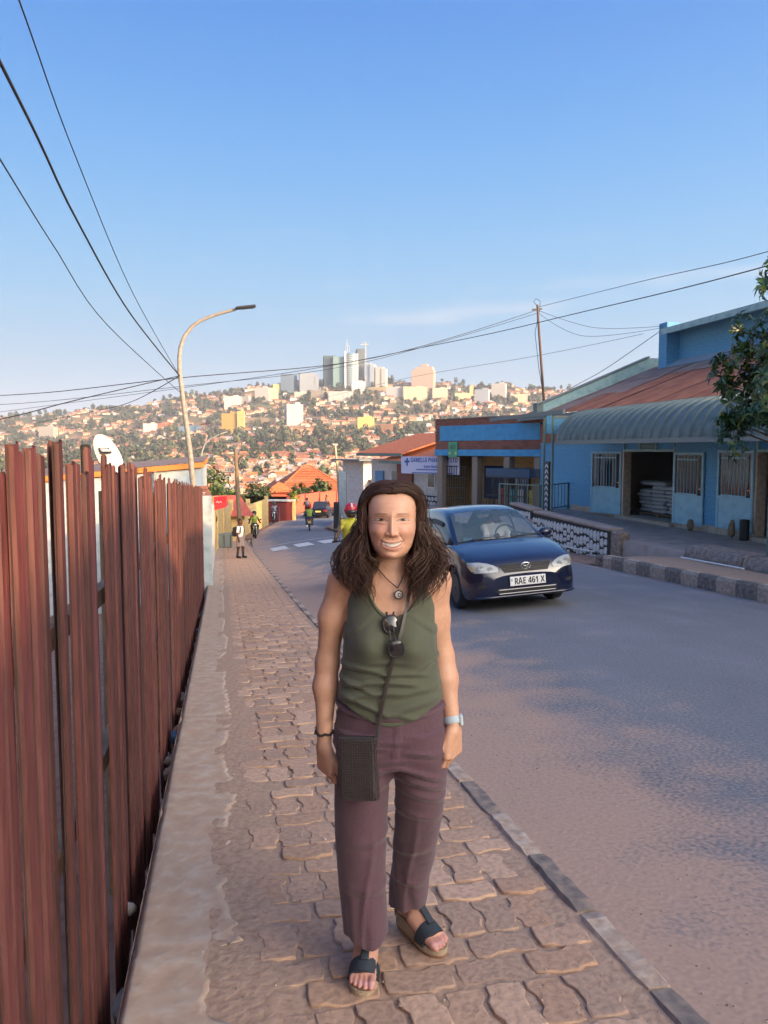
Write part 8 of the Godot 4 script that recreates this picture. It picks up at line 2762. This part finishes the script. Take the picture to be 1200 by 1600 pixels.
func hair(t: Node3D) -> void:
	var r := RandomNumberGenerator.new(); r.seed = 404
	var g := Geo.new()
	var hair_tone := Color(0.050, 0.026, 0.018)
	var hy := [1.26, 1.30, 1.34, 1.37, 1.40, 1.44, 1.48, 1.53, 1.58, 1.61, 1.63, 1.645]
	var ol := [0.105, 0.130, 0.160, 0.178, 0.184, 0.160, 0.126, 0.101, 0.090, 0.078, 0.060, 0.02]    # outline left of the middle
	var orr := [0.095, 0.122, 0.156, 0.176, 0.180, 0.156, 0.122, 0.098, 0.088, 0.076, 0.058, 0.02]
	var inn := [0.050, 0.054, 0.056, 0.058, 0.062, 0.071, 0.077, 0.078, 0.075, 0.060, 0.034, 0.0]
	var zf := [0.125, 0.118, 0.100, 0.085, 0.072, 0.060, 0.050, 0.052, 0.070, 0.072, 0.058, 0.02]
	# the close cap over the skull
	var cap := Geo.new(); cap.col = hair_tone
	var grid := []
	for j in 41:
		var row := PackedVector3Array()
		for i in 61:
			var u := lerpf(-PI, PI, i / 60.0)
			var front := maxf(0.0, cos(u))
			var low := lerpf(-0.10, 0.078 - 0.085 * (1.0 - cos(u)), smoothstep(-0.15, 0.25, cos(u)))
			var y := lerpf(low, 0.110, j / 40.0)
			var k := sqrt(maxf(0.0, 1.0 - pow(maxf(y, 0.0) / 0.1101, 2.2)))
			row.append(HC + Vector3(sin(u) * 0.0795 * k, y, cos(u) * (0.098 if cos(u) > 0 else 0.108) * k - 0.002))
		grid.append(row)
	cap.sheet(grid, Vector3.UP)
	for k in cap.n.size():
		if cap.n[k].dot(cap.v[k] - HC) < 0.0: cap.n[k] = -cap.n[k]
	join(g, cap)
	for n in 330:
		var side := -1.0 if n % 2 == 0 else 1.0
		var ps := lerpf(-1.35, 0.76, pow(r.randf(), 0.8))        # where along the parting the lock is rooted
		var y0 := 0.113 * cos(ps); var z0 := 0.104 * sin(ps)
		var depth := smoothstep(-0.7, 0.75, ps)                   # 0 falls behind, 1 frames the face
		var rho := pow(r.randf(), 1.2)
		var yend := r.randf_range(1.292, 1.40)
		var ph := r.randf() * TAU; var ph2 := r.randf() * TAU
		var fr := r.randf_range(1.5, 2.5)
		var amp := r.randf_range(0.010, 0.024)
		var reach := r.randf()
		var tone := r.randf_range(0.7, 1.4)
		for st in 9:
			var loose := 1.0 if st < 7 else 2.4
			var ox := r.randfn() * 0.0042 * loose; var oz := r.randfn() * 0.0042 * loose; var dph := r.randfn() * 0.35 * loose
			var rad := r.randf_range(0.0017, 0.0030) if st < 7 else r.randf_range(0.0007, 0.0013)
			var ye := yend + r.randfn() * 0.018
			var path := PackedVector3Array()
			var rr := PackedFloat32Array()
			for k in 23:
				var f := k / 22.0
				var phi := minf(f / 0.34, 1.0) * 1.36
				var a := Vector3(0.0905 * sin(phi) + 0.003, y0 * cos(phi) + 0.016 * sin(phi), z0 * cos(phi) * (1.0 - 0.10 * sin(phi)) - 0.012 * sin(phi))
				a = Vector3(a.x * side, a.y, a.z) + HC
				var y := lerpf(1.61, ye, clampf((f - 0.16) / 0.84, 0.0, 1.0))
				var o := lerps(hy, ol if side < 0 else orr, y - 0.008) * 0.95
				var inner := lerps(hy, inn, y - 0.012)
				var front := lerps(hy, zf, y - 0.012)
				var q: Vector3
				if depth > 0.25:
					q = Vector3(lerpf(inner + 0.006, o, rho), y, lerpf(-0.075, front, depth) - 0.045 * rho * rho * smoothstep(1.35, 1.5, y))
				else:
					q = Vector3(o * reach * 0.96, y, -0.085 - 0.035 * (1.0 - reach * reach) + depth * 0.06)
				q.x = q.x * side - 0.018
				var w := smoothstep(0.20, 0.44, f)
				var p := a.lerp(q, w)
				var wv := amp * smoothstep(0.28, 0.80, f)
				p.x += wv * sin(f * fr * TAU + ph + dph) + ox * (0.5 + f)
				p.z += wv * cos(f * fr * TAU + ph2 + dph) * 0.8 + oz * (0.5 + f)
				p.y += 0.35 * wv * sin(f * fr * TAU + ph2)
				if st >= 7: p += Vector3(sin(f * 9.0 + ph), 0, cos(f * 8.0 + ph2)) * 0.007 * smoothstep(0.4, 1.0, f)
				if depth > 0.5 and p.y < 1.60 and p.y > 1.415 and absf(p.x + 0.018) < inner: p.x = -0.018 + side * (inner + 0.002)
				if f < 0.40: p = HC + (p - HC) * (1.0 + 0.016 * (st % 3))
				path.append(p)
				rr.append(rad * (0.6 + 0.6 * sin(PI * minf(0.15 + f, 1.0))) * (1.0 if f < 0.75 else lerpf(1.0, 0.15, (f - 0.75) / 0.25)))
			var i0 := g.v.size()
			g.tube(path, rr, 4)
			for k in range(i0, g.v.size()):
				g.c[k] = hair_tone * tone
	part(t, "hair", g, M.hair)

func trinkets(t: Node3D) -> void:
	var g := Geo.new()
	var px := 0.008
	var pz := 1.312
	var pth := PackedVector3Array()
	for q in [[-0.078, 1.395, -0.02], [-0.066, 1.385, 0.012], [-0.05, 1.368, 0.034], [-0.025, 1.345, 0.050], [0.0, 1.326, 0.064]]: pth.append(Vector3(q[0], q[1], q[2] + 0.012))
	g.tube(pth, 0.0016, 5)
	pth = PackedVector3Array()
	for q in [[0.0, 1.326, 0.068], [0.012, 1.345, 0.052], [0.022, 1.365, 0.040], [0.034, 1.385, 0.018], [0.042, 1.40, -0.02]]: pth.append(Vector3(q[0], q[1], q[2] + 0.012))
	g.tube(pth, 0.0016, 5)
	var nk := part(t, "necklace", g, M.leather)
	g = Geo.new(); ellipse_tube(g, Vector3(0.004, 1.306, 0.079), 0.0125, 0.0135, 0.0022, Basis(Vector3.RIGHT, -0.4)); part(nk, "pendant_ring", g, M.leather)
	g = Geo.new(); g.cyl(Vector3(0.004, 1.306, 0.077), Vector3(0.004, 1.307, 0.079), 0.011, 0.011, 20); part(nk, "pendant_disc", g, mat(0.42, 0.38, 0.34, 0.3))
	g = Geo.new(); ellipse_tube(g, Vector3(0.007, 1.305, 0.080), 0.005, 0.005, 0.0016, Basis(Vector3.RIGHT, -0.4)); part(nk, "pendant_curl", g, M.leather)
	# wristwatch and hair tie
	var wc := Vector3(0.1775, 0.885, 0.014)
	var ax := Vector3(0.022, -0.145, 0.05).normalized()
	g = Geo.new(); g.lathe(wc, ax, [[0.0250, -0.011], [0.0285, -0.011], [0.0290, 0.0], [0.0285, 0.011], [0.0250, 0.011]], 24)
	var wt := part(t, "watch_strap", g, mat(0.36, 0.44, 0.50, 0.6))
	g = Geo.new(); g.box(wc + Vector3(0.028, 0.002, 0.004), Vector3(0.012, 0.034, 0.032), 0.004, Basis(Vector3.BACK, 0.1)); part(wt, "watch_case", g, mat(0.42, 0.50, 0.54, 0.4))
	g = Geo.new()
	var ht := PackedVector3Array()
	for k in 19: ht.append(Vector3(-0.238 + 0.0290 * cos(TAU * k / 18.0), 0.838 + 0.003 * sin(k * 2.0), 0.006 + 0.0285 * sin(TAU * k / 18.0)))
	g.tube(ht, 0.0042, 8); part(t, "hair_tie", g, mat(0.03, 0.018, 0.018, 0.85))
	# --- sunglasses hooked in the neckline: a thing of their own
	var s := thing("sunglasses", "folded black sunglasses hooked on the neckline of the olive vest", "sunglasses")
	s.transform = t.transform
	for q in [[-0.020, 1.222, 0.12], [-0.004, 1.152, 0.10]]:
		var z := chest_z(q[0], q[1], 0.006) + 0.016
		var bs := Basis(Vector3.UP, 0.12) * Basis(Vector3.RIGHT, -0.16 if q[1] > 1.2 else 0.02) * Basis(Vector3.BACK, q[2])
		var fr := Geo.new()
		var ring := PackedVector3Array()
		for k in 25:
			var a := TAU * k / 24.0
			ring.append(Vector3(q[0], q[1], z) + bs * Vector3(signf(cos(a)) * pow(absf(cos(a)), 0.75) * 0.0235, signf(sin(a)) * pow(absf(sin(a)), 0.75) * 0.0265 * (1.0 + 0.1 * cos(a)), 0))
		fr.tube(ring, 0.0026, 6); var fp := part(s, "frame", fr, M.black)
		var ln := Geo.new()
		var rings := []
		for j in 5:
			var f := 1.0 - j / 4.0
			var rg := PackedVector3Array()
			for k in 24: rg.append(Vector3(q[0], q[1], z) + (ring[k] - Vector3(q[0], q[1], z)) * maxf(f, 0.02) + bs * Vector3(0, 0, 0.004 * (1.0 - f * f)))
			rings.append(rg)
		ln.loft(rings, true, false)
		var lm := mat(0.012, 0.013, 0.016, 0.03)
		lm.clearcoat_enabled = true; lm.clearcoat = 1.0; lm.clearcoat_roughness = 0.02
		part(fp, "lens", ln, lm)
	g = Geo.new(); g.tube(PackedVector3Array([Vector3(-0.012, 1.197, 0.150), Vector3(-0.006, 1.188, 0.158), Vector3(-0.006, 1.178, 0.158)]), 0.003, 6); part(s, "bridge", g, M.black)
	g = Geo.new(); g.tube(PackedVector3Array([Vector3(-0.034, 1.255, 0.096), Vector3(-0.030, 1.235, 0.108), Vector3(-0.024, 1.20, 0.128), Vector3(-0.02, 1.14, 0.142)]), 0.0035, 6); g.tube(PackedVector3Array([Vector3(-0.012, 1.256, 0.098), Vector3(-0.012, 1.235, 0.110), Vector3(-0.012, 1.20, 0.130)]), 0.003, 6); part(s, "temple", g, M.black)
	# --- shoulder bag: woven dark leather
	var b := thing("shoulder_bag", "small dark woven leather shoulder bag hanging at the woman's hip", "bag")
	b.transform = t.transform
	var c := Vector3(-0.120, 0.775, 0.135)
	var bs2 := Basis(Vector3.BACK, 0.03) * Basis(Vector3.UP, -0.16)
	g = Geo.new()
	var rings2 := []
	for j in 21:
		var f := lerpf(-1.0, 1.0, j / 20.0)
		var ring := PackedVector3Array()
		var e := 1.0 - 0.35 * pow(absf(f), 10.0)
		for k in 32:
			var a := TAU * k / 32.0
			ring.append(c + bs2 * Vector3(signf(cos(a)) * pow(absf(cos(a)), 0.25) * (0.060 - f * 0.003), f * 0.098, signf(sin(a)) * pow(absf(sin(a)), 0.6) * 0.020 * e * (1.0 - f * 0.25)))
		rings2.append(ring)
	g.loft(rings2)
	part(b, "pouch", g, M.woven)
	# the weave: strips over and under
	var wv := Geo.new()
	for j in 26:
		for i in 15:
			var x := -0.055 + i * 0.00786
			var y := -0.092 + j * 0.00725
			var over := (i + j) % 2 == 0
			var m := wv
			wv.col = Color(1.15, 1.15, 1.15) if over else Color(0.95, 0.95, 0.95)
			var zz := 0.0195 * (1.0 - y / 0.098 * 0.25) * pow(maxf(0.0, 1.0 - pow(absf(x) / 0.061, 8.0)), 0.5)
			wv.box(c + bs2 * Vector3(x, y, zz + 0.001), Vector3(0.0082, 0.0052, 0.0032) if over else Vector3(0.0052, 0.0080, 0.0030), 0.001, bs2)
	var wm := part(b, "weave", wv, M.woven)
	wm.set_meta("kind", "stuff")
	g = Geo.new(); g.bar(c + bs2 * Vector3(-0.058, 0.096, 0.012), c + bs2 * Vector3(0.058, 0.099, 0.012), 0.006, 0.006, 0.002); part(b, "zip", g, M.iron)
	# strap over the chest
	var sp := []
	for q in [[-0.063, 0.872, 0.152], [-0.058, 0.90, 0.0], [-0.050, 0.95, 0.0], [-0.040, 1.00, 0.0], [-0.028, 1.05, 0.0], [-0.016, 1.10, 0.0], [-0.004, 1.15, 0.0], [0.012, 1.20, 0.0], [0.024, 1.25, 0.0], [0.034, 1.30, 0.0], [0.046, 1.345, 0.0]]:
		sp.append(Vector3(q[0], q[1], q[2] if q[2] > 0 else maxf(chest_z(q[0], q[1], 0.006) + 0.013, 0.112 if q[1] < 0.96 else 0.0)))
	sp.append_array([Vector3(0.054, 1.392, -0.02), Vector3(0.055, 1.40, -0.05), Vector3(0.05, 1.36, -0.11), Vector3(0.0, 1.2, -0.135), Vector3(-0.10, 1.0, -0.125), Vector3(-0.175, 0.92, -0.07), Vector3(-0.198, 0.905, 0.0), Vector3(-0.192, 0.90, 0.07), Vector3(-0.182, 0.875, 0.128)])
	g = Geo.new()
	var rg2 := []
	for k in sp.size():
		var d: Vector3 = (sp[min(k + 1, sp.size() - 1)] - sp[max(k - 1, 0)]).normalized()
		var o := Vector3(sp[k].x + 0.02, 0, sp[k].z + 0.01).normalized()
		if k == 12 or k == 13: o = Vector3(0, 1, 0)
		var w := d.cross(o).normalized()
		o = w.cross(d)
		var ring := PackedVector3Array()
		for q in [[-0.0055, -0.0012], [0.0055, -0.0012], [0.0055, 0.0012], [-0.0055, 0.0012]]: ring.append(sp[k] + w * q[0] + o * q[1])
		rg2.append(ring)
	g.loft(rg2)
	part(b, "strap", g, M.leather)
	g = Geo.new(); g.box(Vector3(-0.064, 0.862, 0.150), Vector3(0.012, 0.03, 0.008), 0.002); part(b, "strap_tab", g, M.leather)

# ---- motorbikes, riders and people down the street
func motorbike(label: String, at: Vector3, turn: float, tank: Color, group := "") -> Node3D:
	var t := thing("motorbike", label, "motorbike", at, turn, group)
	# z is forwards, y up
	for z in [0.64, -0.60]:
		var w := Node3D.new(); w.name = "wheel"; t.add_child(w, true)
		var g := Geo.new(); g.lathe(Vector3(0, 0.30, z), Vector3.RIGHT, [[0.235, -0.035], [0.285, -0.04], [0.302, 0.0], [0.285, 0.04], [0.235, 0.035]], 24); part(w, "tyre", g, M.rubber)
		g = Geo.new(); ellipse_tube(g, Vector3(0, 0.30, z), 0.235, 0.235, 0.012, Basis(Vector3.UP, PI / 2))
		for k in 6: g.bar(Vector3(0, 0.30, z), Vector3(0, 0.30 + sin(k * TAU / 6) * 0.235, z + cos(k * TAU / 6) * 0.235), 0.012, 0.012)
		g.cyl(Vector3(-0.06, 0.30, z), Vector3(0.06, 0.30, z), 0.04, 0.04, 10); part(w, "rim", g, M.steel)
	var f := Geo.new()
	for x in [-0.09, 0.09]: f.cyl(Vector3(x, 0.30, 0.64), Vector3(x, 0.88, 0.40), 0.018, 0.022, 8)
	part(t, "fork", f, M.steel)
	f = Geo.new(); f.tube(PackedVector3Array([Vector3(-0.36, 0.98, 0.24), Vector3(-0.22, 1.0, 0.32), Vector3(0, 0.94, 0.37), Vector3(0.22, 1.0, 0.32), Vector3(0.36, 0.98, 0.24)]), 0.014, 6); f.cyl(Vector3(-0.42, 0.97, 0.20), Vector3(-0.32, 0.985, 0.26), 0.02, 0.02, 8); f.cyl(Vector3(0.42, 0.97, 0.20), Vector3(0.32, 0.985, 0.26), 0.02, 0.02, 8); part(t, "handlebar", f, M.black)
	for x in [-0.34, 0.34]:
		f = Geo.new(); f.bar(Vector3(x * 0.8, 0.99, 0.28), Vector3(x, 1.18, 0.27), 0.01, 0.01); f.ball(Vector3(x * 1.06, 1.21, 0.27), Vector3(0.065, 0.042, 0.02), 8); part(t, "mirror", f, M.black)
	f = Geo.new(); f.lathe(Vector3(0, 0.84, 0.44), Vector3.BACK, [[0.03, -0.10], [0.09, -0.04], [0.10, 0.02], [0.085, 0.045], [0.0, 0.05]], 18); part(t, "headlight", f, M.chrome)
	f = Geo.new(); f.ball(Vector3(0, 0.84, 0.14), Vector3(0.13, 0.12, 0.26), 10); part(t, "tank", f, mat(tank.r, tank.g, tank.b, 0.25))
	f = Geo.new(); f.box(Vector3(0, 0.80, -0.34), Vector3(0.24, 0.09, 0.72), 0.035); part(t, "saddle", f, M.black)
	f = Geo.new(); f.box(Vector3(0, 0.46, 0.05), Vector3(0.24, 0.30, 0.36), 0.06); f.cyl(Vector3(0, 0.55, 0.10), Vector3(0, 0.66, 0.28), 0.08, 0.07, 10); part(t, "engine", f, M.rim)
	f = Geo.new(); f.bar(Vector3(0, 0.86, 0.40), Vector3(0, 0.40, 0.30), 0.05, 0.05); f.bar(Vector3(0, 0.74, 0.2), Vector3(0, 0.66, -0.6), 0.06, 0.05); f.bar(Vector3(0, 0.35, 0.1), Vector3(0, 0.32, -0.6), 0.14, 0.04); f.bar(Vector3(-0.10, 0.70, -0.5), Vector3(-0.10, 0.32, -0.6), 0.03, 0.03); f.bar(Vector3(0.10, 0.70, -0.5), Vector3(0.10, 0.32, -0.6), 0.03, 0.03); part(t, "frame", f, M.black)
	f = Geo.new(); f.tube(PackedVector3Array([Vector3(0.12, 0.45, 0.25), Vector3(0.14, 0.28, 0.1), Vector3(0.15, 0.32, -0.3), Vector3(0.15, 0.38, -0.75)]), [0.02, 0.022, 0.035, 0.04], 8); part(t, "exhaust", f, M.chrome)
	f = Geo.new()
	for z in [0.64, -0.60]:
		var rings := []
		for k in 9:
			var a := lerpf(0.5, 2.6, k / 8.0)
			var c := Vector3(0, 0.30 + sin(a) * 0.335, z - cos(a) * 0.335)
			rings.append(PackedVector3Array([c + Vector3(-0.06, -0.02, 0), c, c + Vector3(0.06, -0.02, 0)]))
		f.loft(rings, false, false)
	part(t, "mudguard", f, M.black)
	f = Geo.new(); f.box(Vector3(0, 0.78, -0.74), Vector3(0.14, 0.08, 0.05), 0.015); part(t, "tail_light", f, mat(0.5, 0.03, 0.03, 0.25))
	f = Geo.new(); f.box(Vector3(0, 0.62, -0.80), Vector3(0.20, 0.16, 0.01)); part(t, "number_plate", f, mat(0.6, 0.45, 0.08, 0.5))
	return t

func rider_bones(dx := 0.0) -> Array:
	var b := [[Vector3(0, 0.92, -0.18), Vector3(0, 1.22, -0.10), 0.15, 0.17], [Vector3(-0.15, 1.33, -0.07), Vector3(0.15, 1.33, -0.07), 0.085, 0.085], [Vector3(0, 1.36, -0.05), Vector3(0, 1.48, -0.01), 0.06, 0.06], [Vector3(0, 1.56, 0.0), Vector3(0, 1.60, -0.01), 0.125, 0.13]]
	for s in [-1.0, 1.0]:
		b.append([Vector3(s * 0.19, 1.32, -0.06), Vector3(s * 0.30, 1.10, 0.02), 0.06, 0.05]); b.append([Vector3(s * 0.30, 1.10, 0.02), Vector3(s * 0.36, 1.0, 0.22), 0.05, 0.04])
		b.append([Vector3(s * 0.09, 0.90, -0.18), Vector3(s * 0.21, 0.80, 0.20), 0.09, 0.07]); b.append([Vector3(s * 0.21, 0.80, 0.20), Vector3(s * 0.19, 0.42, 0.04), 0.07, 0.05]); b.append([Vector3(s * 0.19, 0.36, 0.02), Vector3(s * 0.20, 0.34, 0.20), 0.045, 0.04])
	return b

var rider_geo: Geo
func rider(label: String, bike: Node3D, helmet: Color, vest: Color, shirt: Color, legs: Color, cell := 0.03) -> Node3D:
	var t := thing("person", label, "person")
	t.transform = bike.transform
	if rider_geo == null or cell < 0.03: rider_geo = bone_mesh(rider_bones(), cell, null, 0.04)
	for k in rider_geo.v.size():
		var p := rider_geo.v[k]
		var c := legs
		if p.y > 1.44: c = Color(0.05, 0.028, 0.02)
		elif p.y > 0.98 and absf(p.x) < 0.21 and p.z < 0.14: c = vest
		elif p.y > 0.98: c = shirt
		if p.z > 0.19 and absf(p.x) > 0.30 and p.y > 0.95: c = Color(0.06, 0.035, 0.025)
		if p.y < 0.42: c = Color(0.015, 0.015, 0.016)
		rider_geo.c[k] = c
	part(t, "body", rider_geo, M.plain)
	if cell < 0.03: rider_geo = null
	var h := Geo.new()
	h.ball(Vector3(0, 1.60, -0.01), Vector3(0.148, 0.15, 0.162), 12)
	var hm := mat(helmet.r, helmet.g, helmet.b, 0.2); part(t, "helmet", h, hm)
	h = Geo.new(); h.ball(Vector3(0, 1.565, 0.055), Vector3(0.125, 0.075, 0.115), 10); part(t, "visor", h, M.glass_dark)
	if cell < 0.03:
		h = Geo.new(); h.box(Vector3(0, 1.70, 0.105), Vector3(0.03, 0.10, 0.02), 0.005, Basis(Vector3.RIGHT, -0.7)); part(t, "helmet_stripe", h, M.white)
	return t

func stander(label: String, at: Vector3, turn: float, h: float, top: Color, low: Color, skin: Color, child := false) -> Node3D:
	# x is the person's left, z forwards; drawn up to 1 m and scaled
	var t := thing("person", label, "person", at, turn)
	var b := [[Vector3(0, 0.54, 0), Vector3(0, 0.76, 0.0), 0.078, 0.085], [Vector3(-0.085, 0.785, 0), Vector3(0.085, 0.785, 0), 0.042, 0.042], [Vector3(0, 0.80, 0.0), Vector3(0, 0.87, 0.01), 0.032, 0.032], [Vector3(0, 0.915, 0.012), Vector3(0, 0.945, 0.0), 0.058, 0.060], [Vector3(0, 0.89, 0.03), Vector3(0, 0.90, 0.035), 0.04, 0.04], [Vector3(0, 0.912, 0.066), Vector3(0, 0.90, 0.074), 0.010, 0.012, 0.01]]
	for s in [-1.0, 1.0]:
		b.append([Vector3(s * 0.105, 0.775, 0), Vector3(s * 0.135, 0.62, -0.015), 0.033, 0.027]); b.append([Vector3(s * 0.135, 0.62, -0.015), Vector3(s * 0.138, 0.48, 0.03), 0.026, 0.020]); b.append([Vector3(s * 0.138, 0.47, 0.032), Vector3(s * 0.132, 0.41, 0.045), 0.022, 0.014])
		var st: float = s * 0.055
		b.append([Vector3(s * 0.045, 0.53, 0), Vector3(s * 0.05, 0.30, st * 0.7 + 0.01), 0.062, 0.045]); b.append([Vector3(s * 0.05, 0.30, st * 0.7 + 0.01), Vector3(s * 0.05, 0.06, st), 0.040, 0.027]); b.append([Vector3(s * 0.05, 0.03, st - 0.01), Vector3(s * 0.055, 0.025, st + 0.085), 0.030, 0.026])
	var g := bone_mesh(b, 0.0125, null, 0.022)
	for k in g.v.size():
		var p := g.v[k]
		var c := skin
		if p.y > 0.955 or (p.y > 0.90 and p.z < -0.01): c = Color(0.012, 0.010, 0.009)
		elif p.y < 0.815 and p.y > 0.55 and absf(p.x) < 0.112: c = top
		elif absf(p.x) >= 0.105 and p.y > 0.66: c = top
		elif p.y <= 0.55 and p.y > (0.30 if child else 0.07) and absf(p.x) < 0.112: c = low
		elif p.y < 0.055: c = Color(0.015, 0.015, 0.016)
		elif child and p.y < 0.15: c = Color(0.03, 0.03, 0.035)
		g.c[k] = c
	g.moved(Transform3D(Basis.from_scale(Vector3.ONE * h), Vector3.ZERO))
	part(t, "body", g, M.plain)
	if child:
		var s := Geo.new()
		for q in [-1.0, 1.0]:
			var rings := []
			for j in 7:
				var f := j / 6.0
				var ring := PackedVector3Array()
				for k in 14:
					var a := TAU * k / 14
					ring.append(Vector3(q * 0.049 + cos(a) * lerpf(0.066, 0.060, f), lerpf(0.53, 0.30, f), q * 0.03 * f + 0.004 + sin(a) * lerpf(0.076, 0.066, f)) * h)
				rings.append(ring)
			s.loft(rings)
		part(t, "shorts", s, mat(low.r, low.g, low.b, 0.9))
		s = Geo.new(); s.box(Vector3(0, 0.665, -0.125) * h, Vector3(0.19, 0.24, 0.10) * h, 0.03 * h); s.box(Vector3(0, 0.62, -0.185) * h, Vector3(0.14, 0.12, 0.03) * h, 0.012 * h)
		part(t, "backpack", s, M.black)
		for q in [-1.0, 1.0]:
			s = Geo.new(); s.tube(PackedVector3Array([Vector3(q * 0.07, 0.78, -0.08) * h, Vector3(q * 0.075, 0.835, 0.0) * h, Vector3(q * 0.085, 0.78, 0.065) * h, Vector3(q * 0.10, 0.66, 0.075) * h, Vector3(q * 0.112, 0.58, -0.06) * h]), 0.018 * h, 6, 0.5); part(t, "strap", s, M.black)
	return t

func far_car() -> void:
	var t := thing("saloon_car", "black saloon car driving away round the bend", "car", Vector3(8.95, land(9.0, 69.0) - ROAD_DROP, -69.0), -0.30)
	# nose towards -z
	var rings := []
	for q in [[2.15, 0.30, 0.86, 0.70], [2.10, 0.24, 0.90, 0.80], [1.5, 0.22, 0.94, 0.85], [0.0, 0.22, 0.93, 0.86], [-1.2, 0.22, 0.86, 0.85], [-2.0, 0.24, 0.72, 0.80], [-2.2, 0.32, 0.60, 0.66]]:
		var ring := PackedVector3Array()
		for k in 20:
			var a := TAU * k / 20
			ring.append(Vector3(signf(cos(a)) * pow(absf(cos(a)), 0.35) * q[3], (q[1] + q[2]) / 2 + signf(sin(a)) * pow(absf(sin(a)), 0.5) * (q[2] - q[1]) / 2, q[0]))
		rings.append(ring)
	var g := Geo.new(); g.loft(rings)
	var pm := mat(0.012, 0.013, 0.016, 0.25); part(t, "body", g, pm)
	g = Geo.new(); g.prism(PackedVector2Array([Vector2(-1.05, 0.86), Vector2(-0.35, 1.36), Vector2(0.85, 1.38), Vector2(1.55, 0.92)]), -0.62, 0.62, Vector3.ZERO, Basis(Vector3(0, 0, 1), Vector3(0, 1, 0), Vector3(1, 0, 0))); part(t, "glass", g, M.glass_dark)
	g = Geo.new(); g.box(Vector3(0, 1.39, 0.25), Vector3(1.24, 0.05, 1.2), 0.02); part(t, "roof", g, pm)
	for x in [-0.76, 0.76]:
		for z in [1.3, -1.35]:
			g = Geo.new(); g.lathe(Vector3(x, 0.30, z), Vector3(signf(x), 0, 0), [[0.0, -0.1], [0.30, -0.1], [0.30, 0.09], [0.2, 0.1], [0.0, 0.08]], 20); part(t, "wheel", g, M.rubber)
		g = Geo.new(); g.box(Vector3(x * 0.82, 0.74, 2.14), Vector3(0.34, 0.14, 0.04), 0.01); part(t, "tail_light", g, mat(0.3, 0.02, 0.02, 0.3))
	g = Geo.new(); g.box(Vector3(0, 0.66, 2.16), Vector3(0.5, 0.14, 0.02)); part(t, "number_plate", g, mat(0.6, 0.5, 0.15, 0.5))

func riders() -> void:
	var green := Color(0.30, 0.42, 0.06)
	var red := Color(0.42, 0.02, 0.03)
	var on := func(x: float, s: float) -> Vector3: return Vector3(x, land(x, s) - ROAD_DROP, -s)
	var b := motorbike("motorbike riding up close behind the smiling woman", on.call(2.62, 15.6), 0.0, Color(0.35, 0.03, 0.03))
	rider("motorbike rider in a red helmet and yellow vest behind the woman", b, red, Color(0.50, 0.46, 0.05), Color(0.12, 0.08, 0.06), Color(0.04, 0.05, 0.09), 0.02)
	b = motorbike("motorbike coming up the road beside the schoolboy", on.call(2.05, 49.0), 0.05, Color(0.02, 0.03, 0.06))
	rider("motorbike rider in a black helmet and lime vest by the schoolboy", b, Color(0.012, 0.012, 0.014), green, Color(0.03, 0.03, 0.04), Color(0.05, 0.05, 0.06))
	b = motorbike("motorbike parked by the yellow wall corner", on.call(4.35, 64.6), -0.2, Color(0.3, 0.3, 0.32))
	rider("rider in dark clothes on the motorbike by the yellow wall", b, Color(0.014, 0.014, 0.016), Color(0.30, 0.30, 0.34), Color(0.05, 0.05, 0.06), Color(0.05, 0.05, 0.07))
	b = motorbike("motorbike driving away down the middle of the road", on.call(5.75, 51.0), PI - 0.1, Color(0.4, 0.04, 0.02))
	rider("motorbike rider seen from behind in a red helmet and lime vest", b, red, green, Color(0.06, 0.16, 0.22), Color(0.05, 0.06, 0.09))
	b = motorbike("motorbike driving away beside the black saloon car", on.call(7.75, 70.5), PI - 0.3, Color(0.05, 0.05, 0.05))
	rider("motorbike rider in dark clothes beside the black saloon car", b, Color(0.02, 0.02, 0.022), Color(0.10, 0.11, 0.13), Color(0.05, 0.05, 0.06), Color(0.04, 0.04, 0.05))
	far_car()
	var dark := Color(0.075, 0.035, 0.022)
	stander("schoolboy in a white shirt and beige shorts with a black backpack", Vector3(0.66, land(0.66, 28.2) + 0.012, -28.2), deg_to_rad(62.0), 1.44, Color(0.66, 0.65, 0.66), Color(0.34, 0.26, 0.24), dark, true)
	stander("person in a pink top sitting out by the yellow wall corner", Vector3(3.55, land(3.5, 64.0), -64.0), 0.8, 1.5, Color(0.5, 0.22, 0.18), Color(0.25, 0.2, 0.2), dark)
	stander("person in dark clothes walking past the red wall", Vector3(10.9, -4.78, -80.6), 1.2, 1.65, Color(0.10, 0.08, 0.07), Color(0.30, 0.22, 0.16), dark)

func build_all() -> void:
	print("right"); right_side()
	print("left"); left_side()
	print("car"); car()
	print("woman ", Time.get_ticks_msec()); woman()
	print("riders"); riders()
	print("done ", Time.get_ticks_msec())
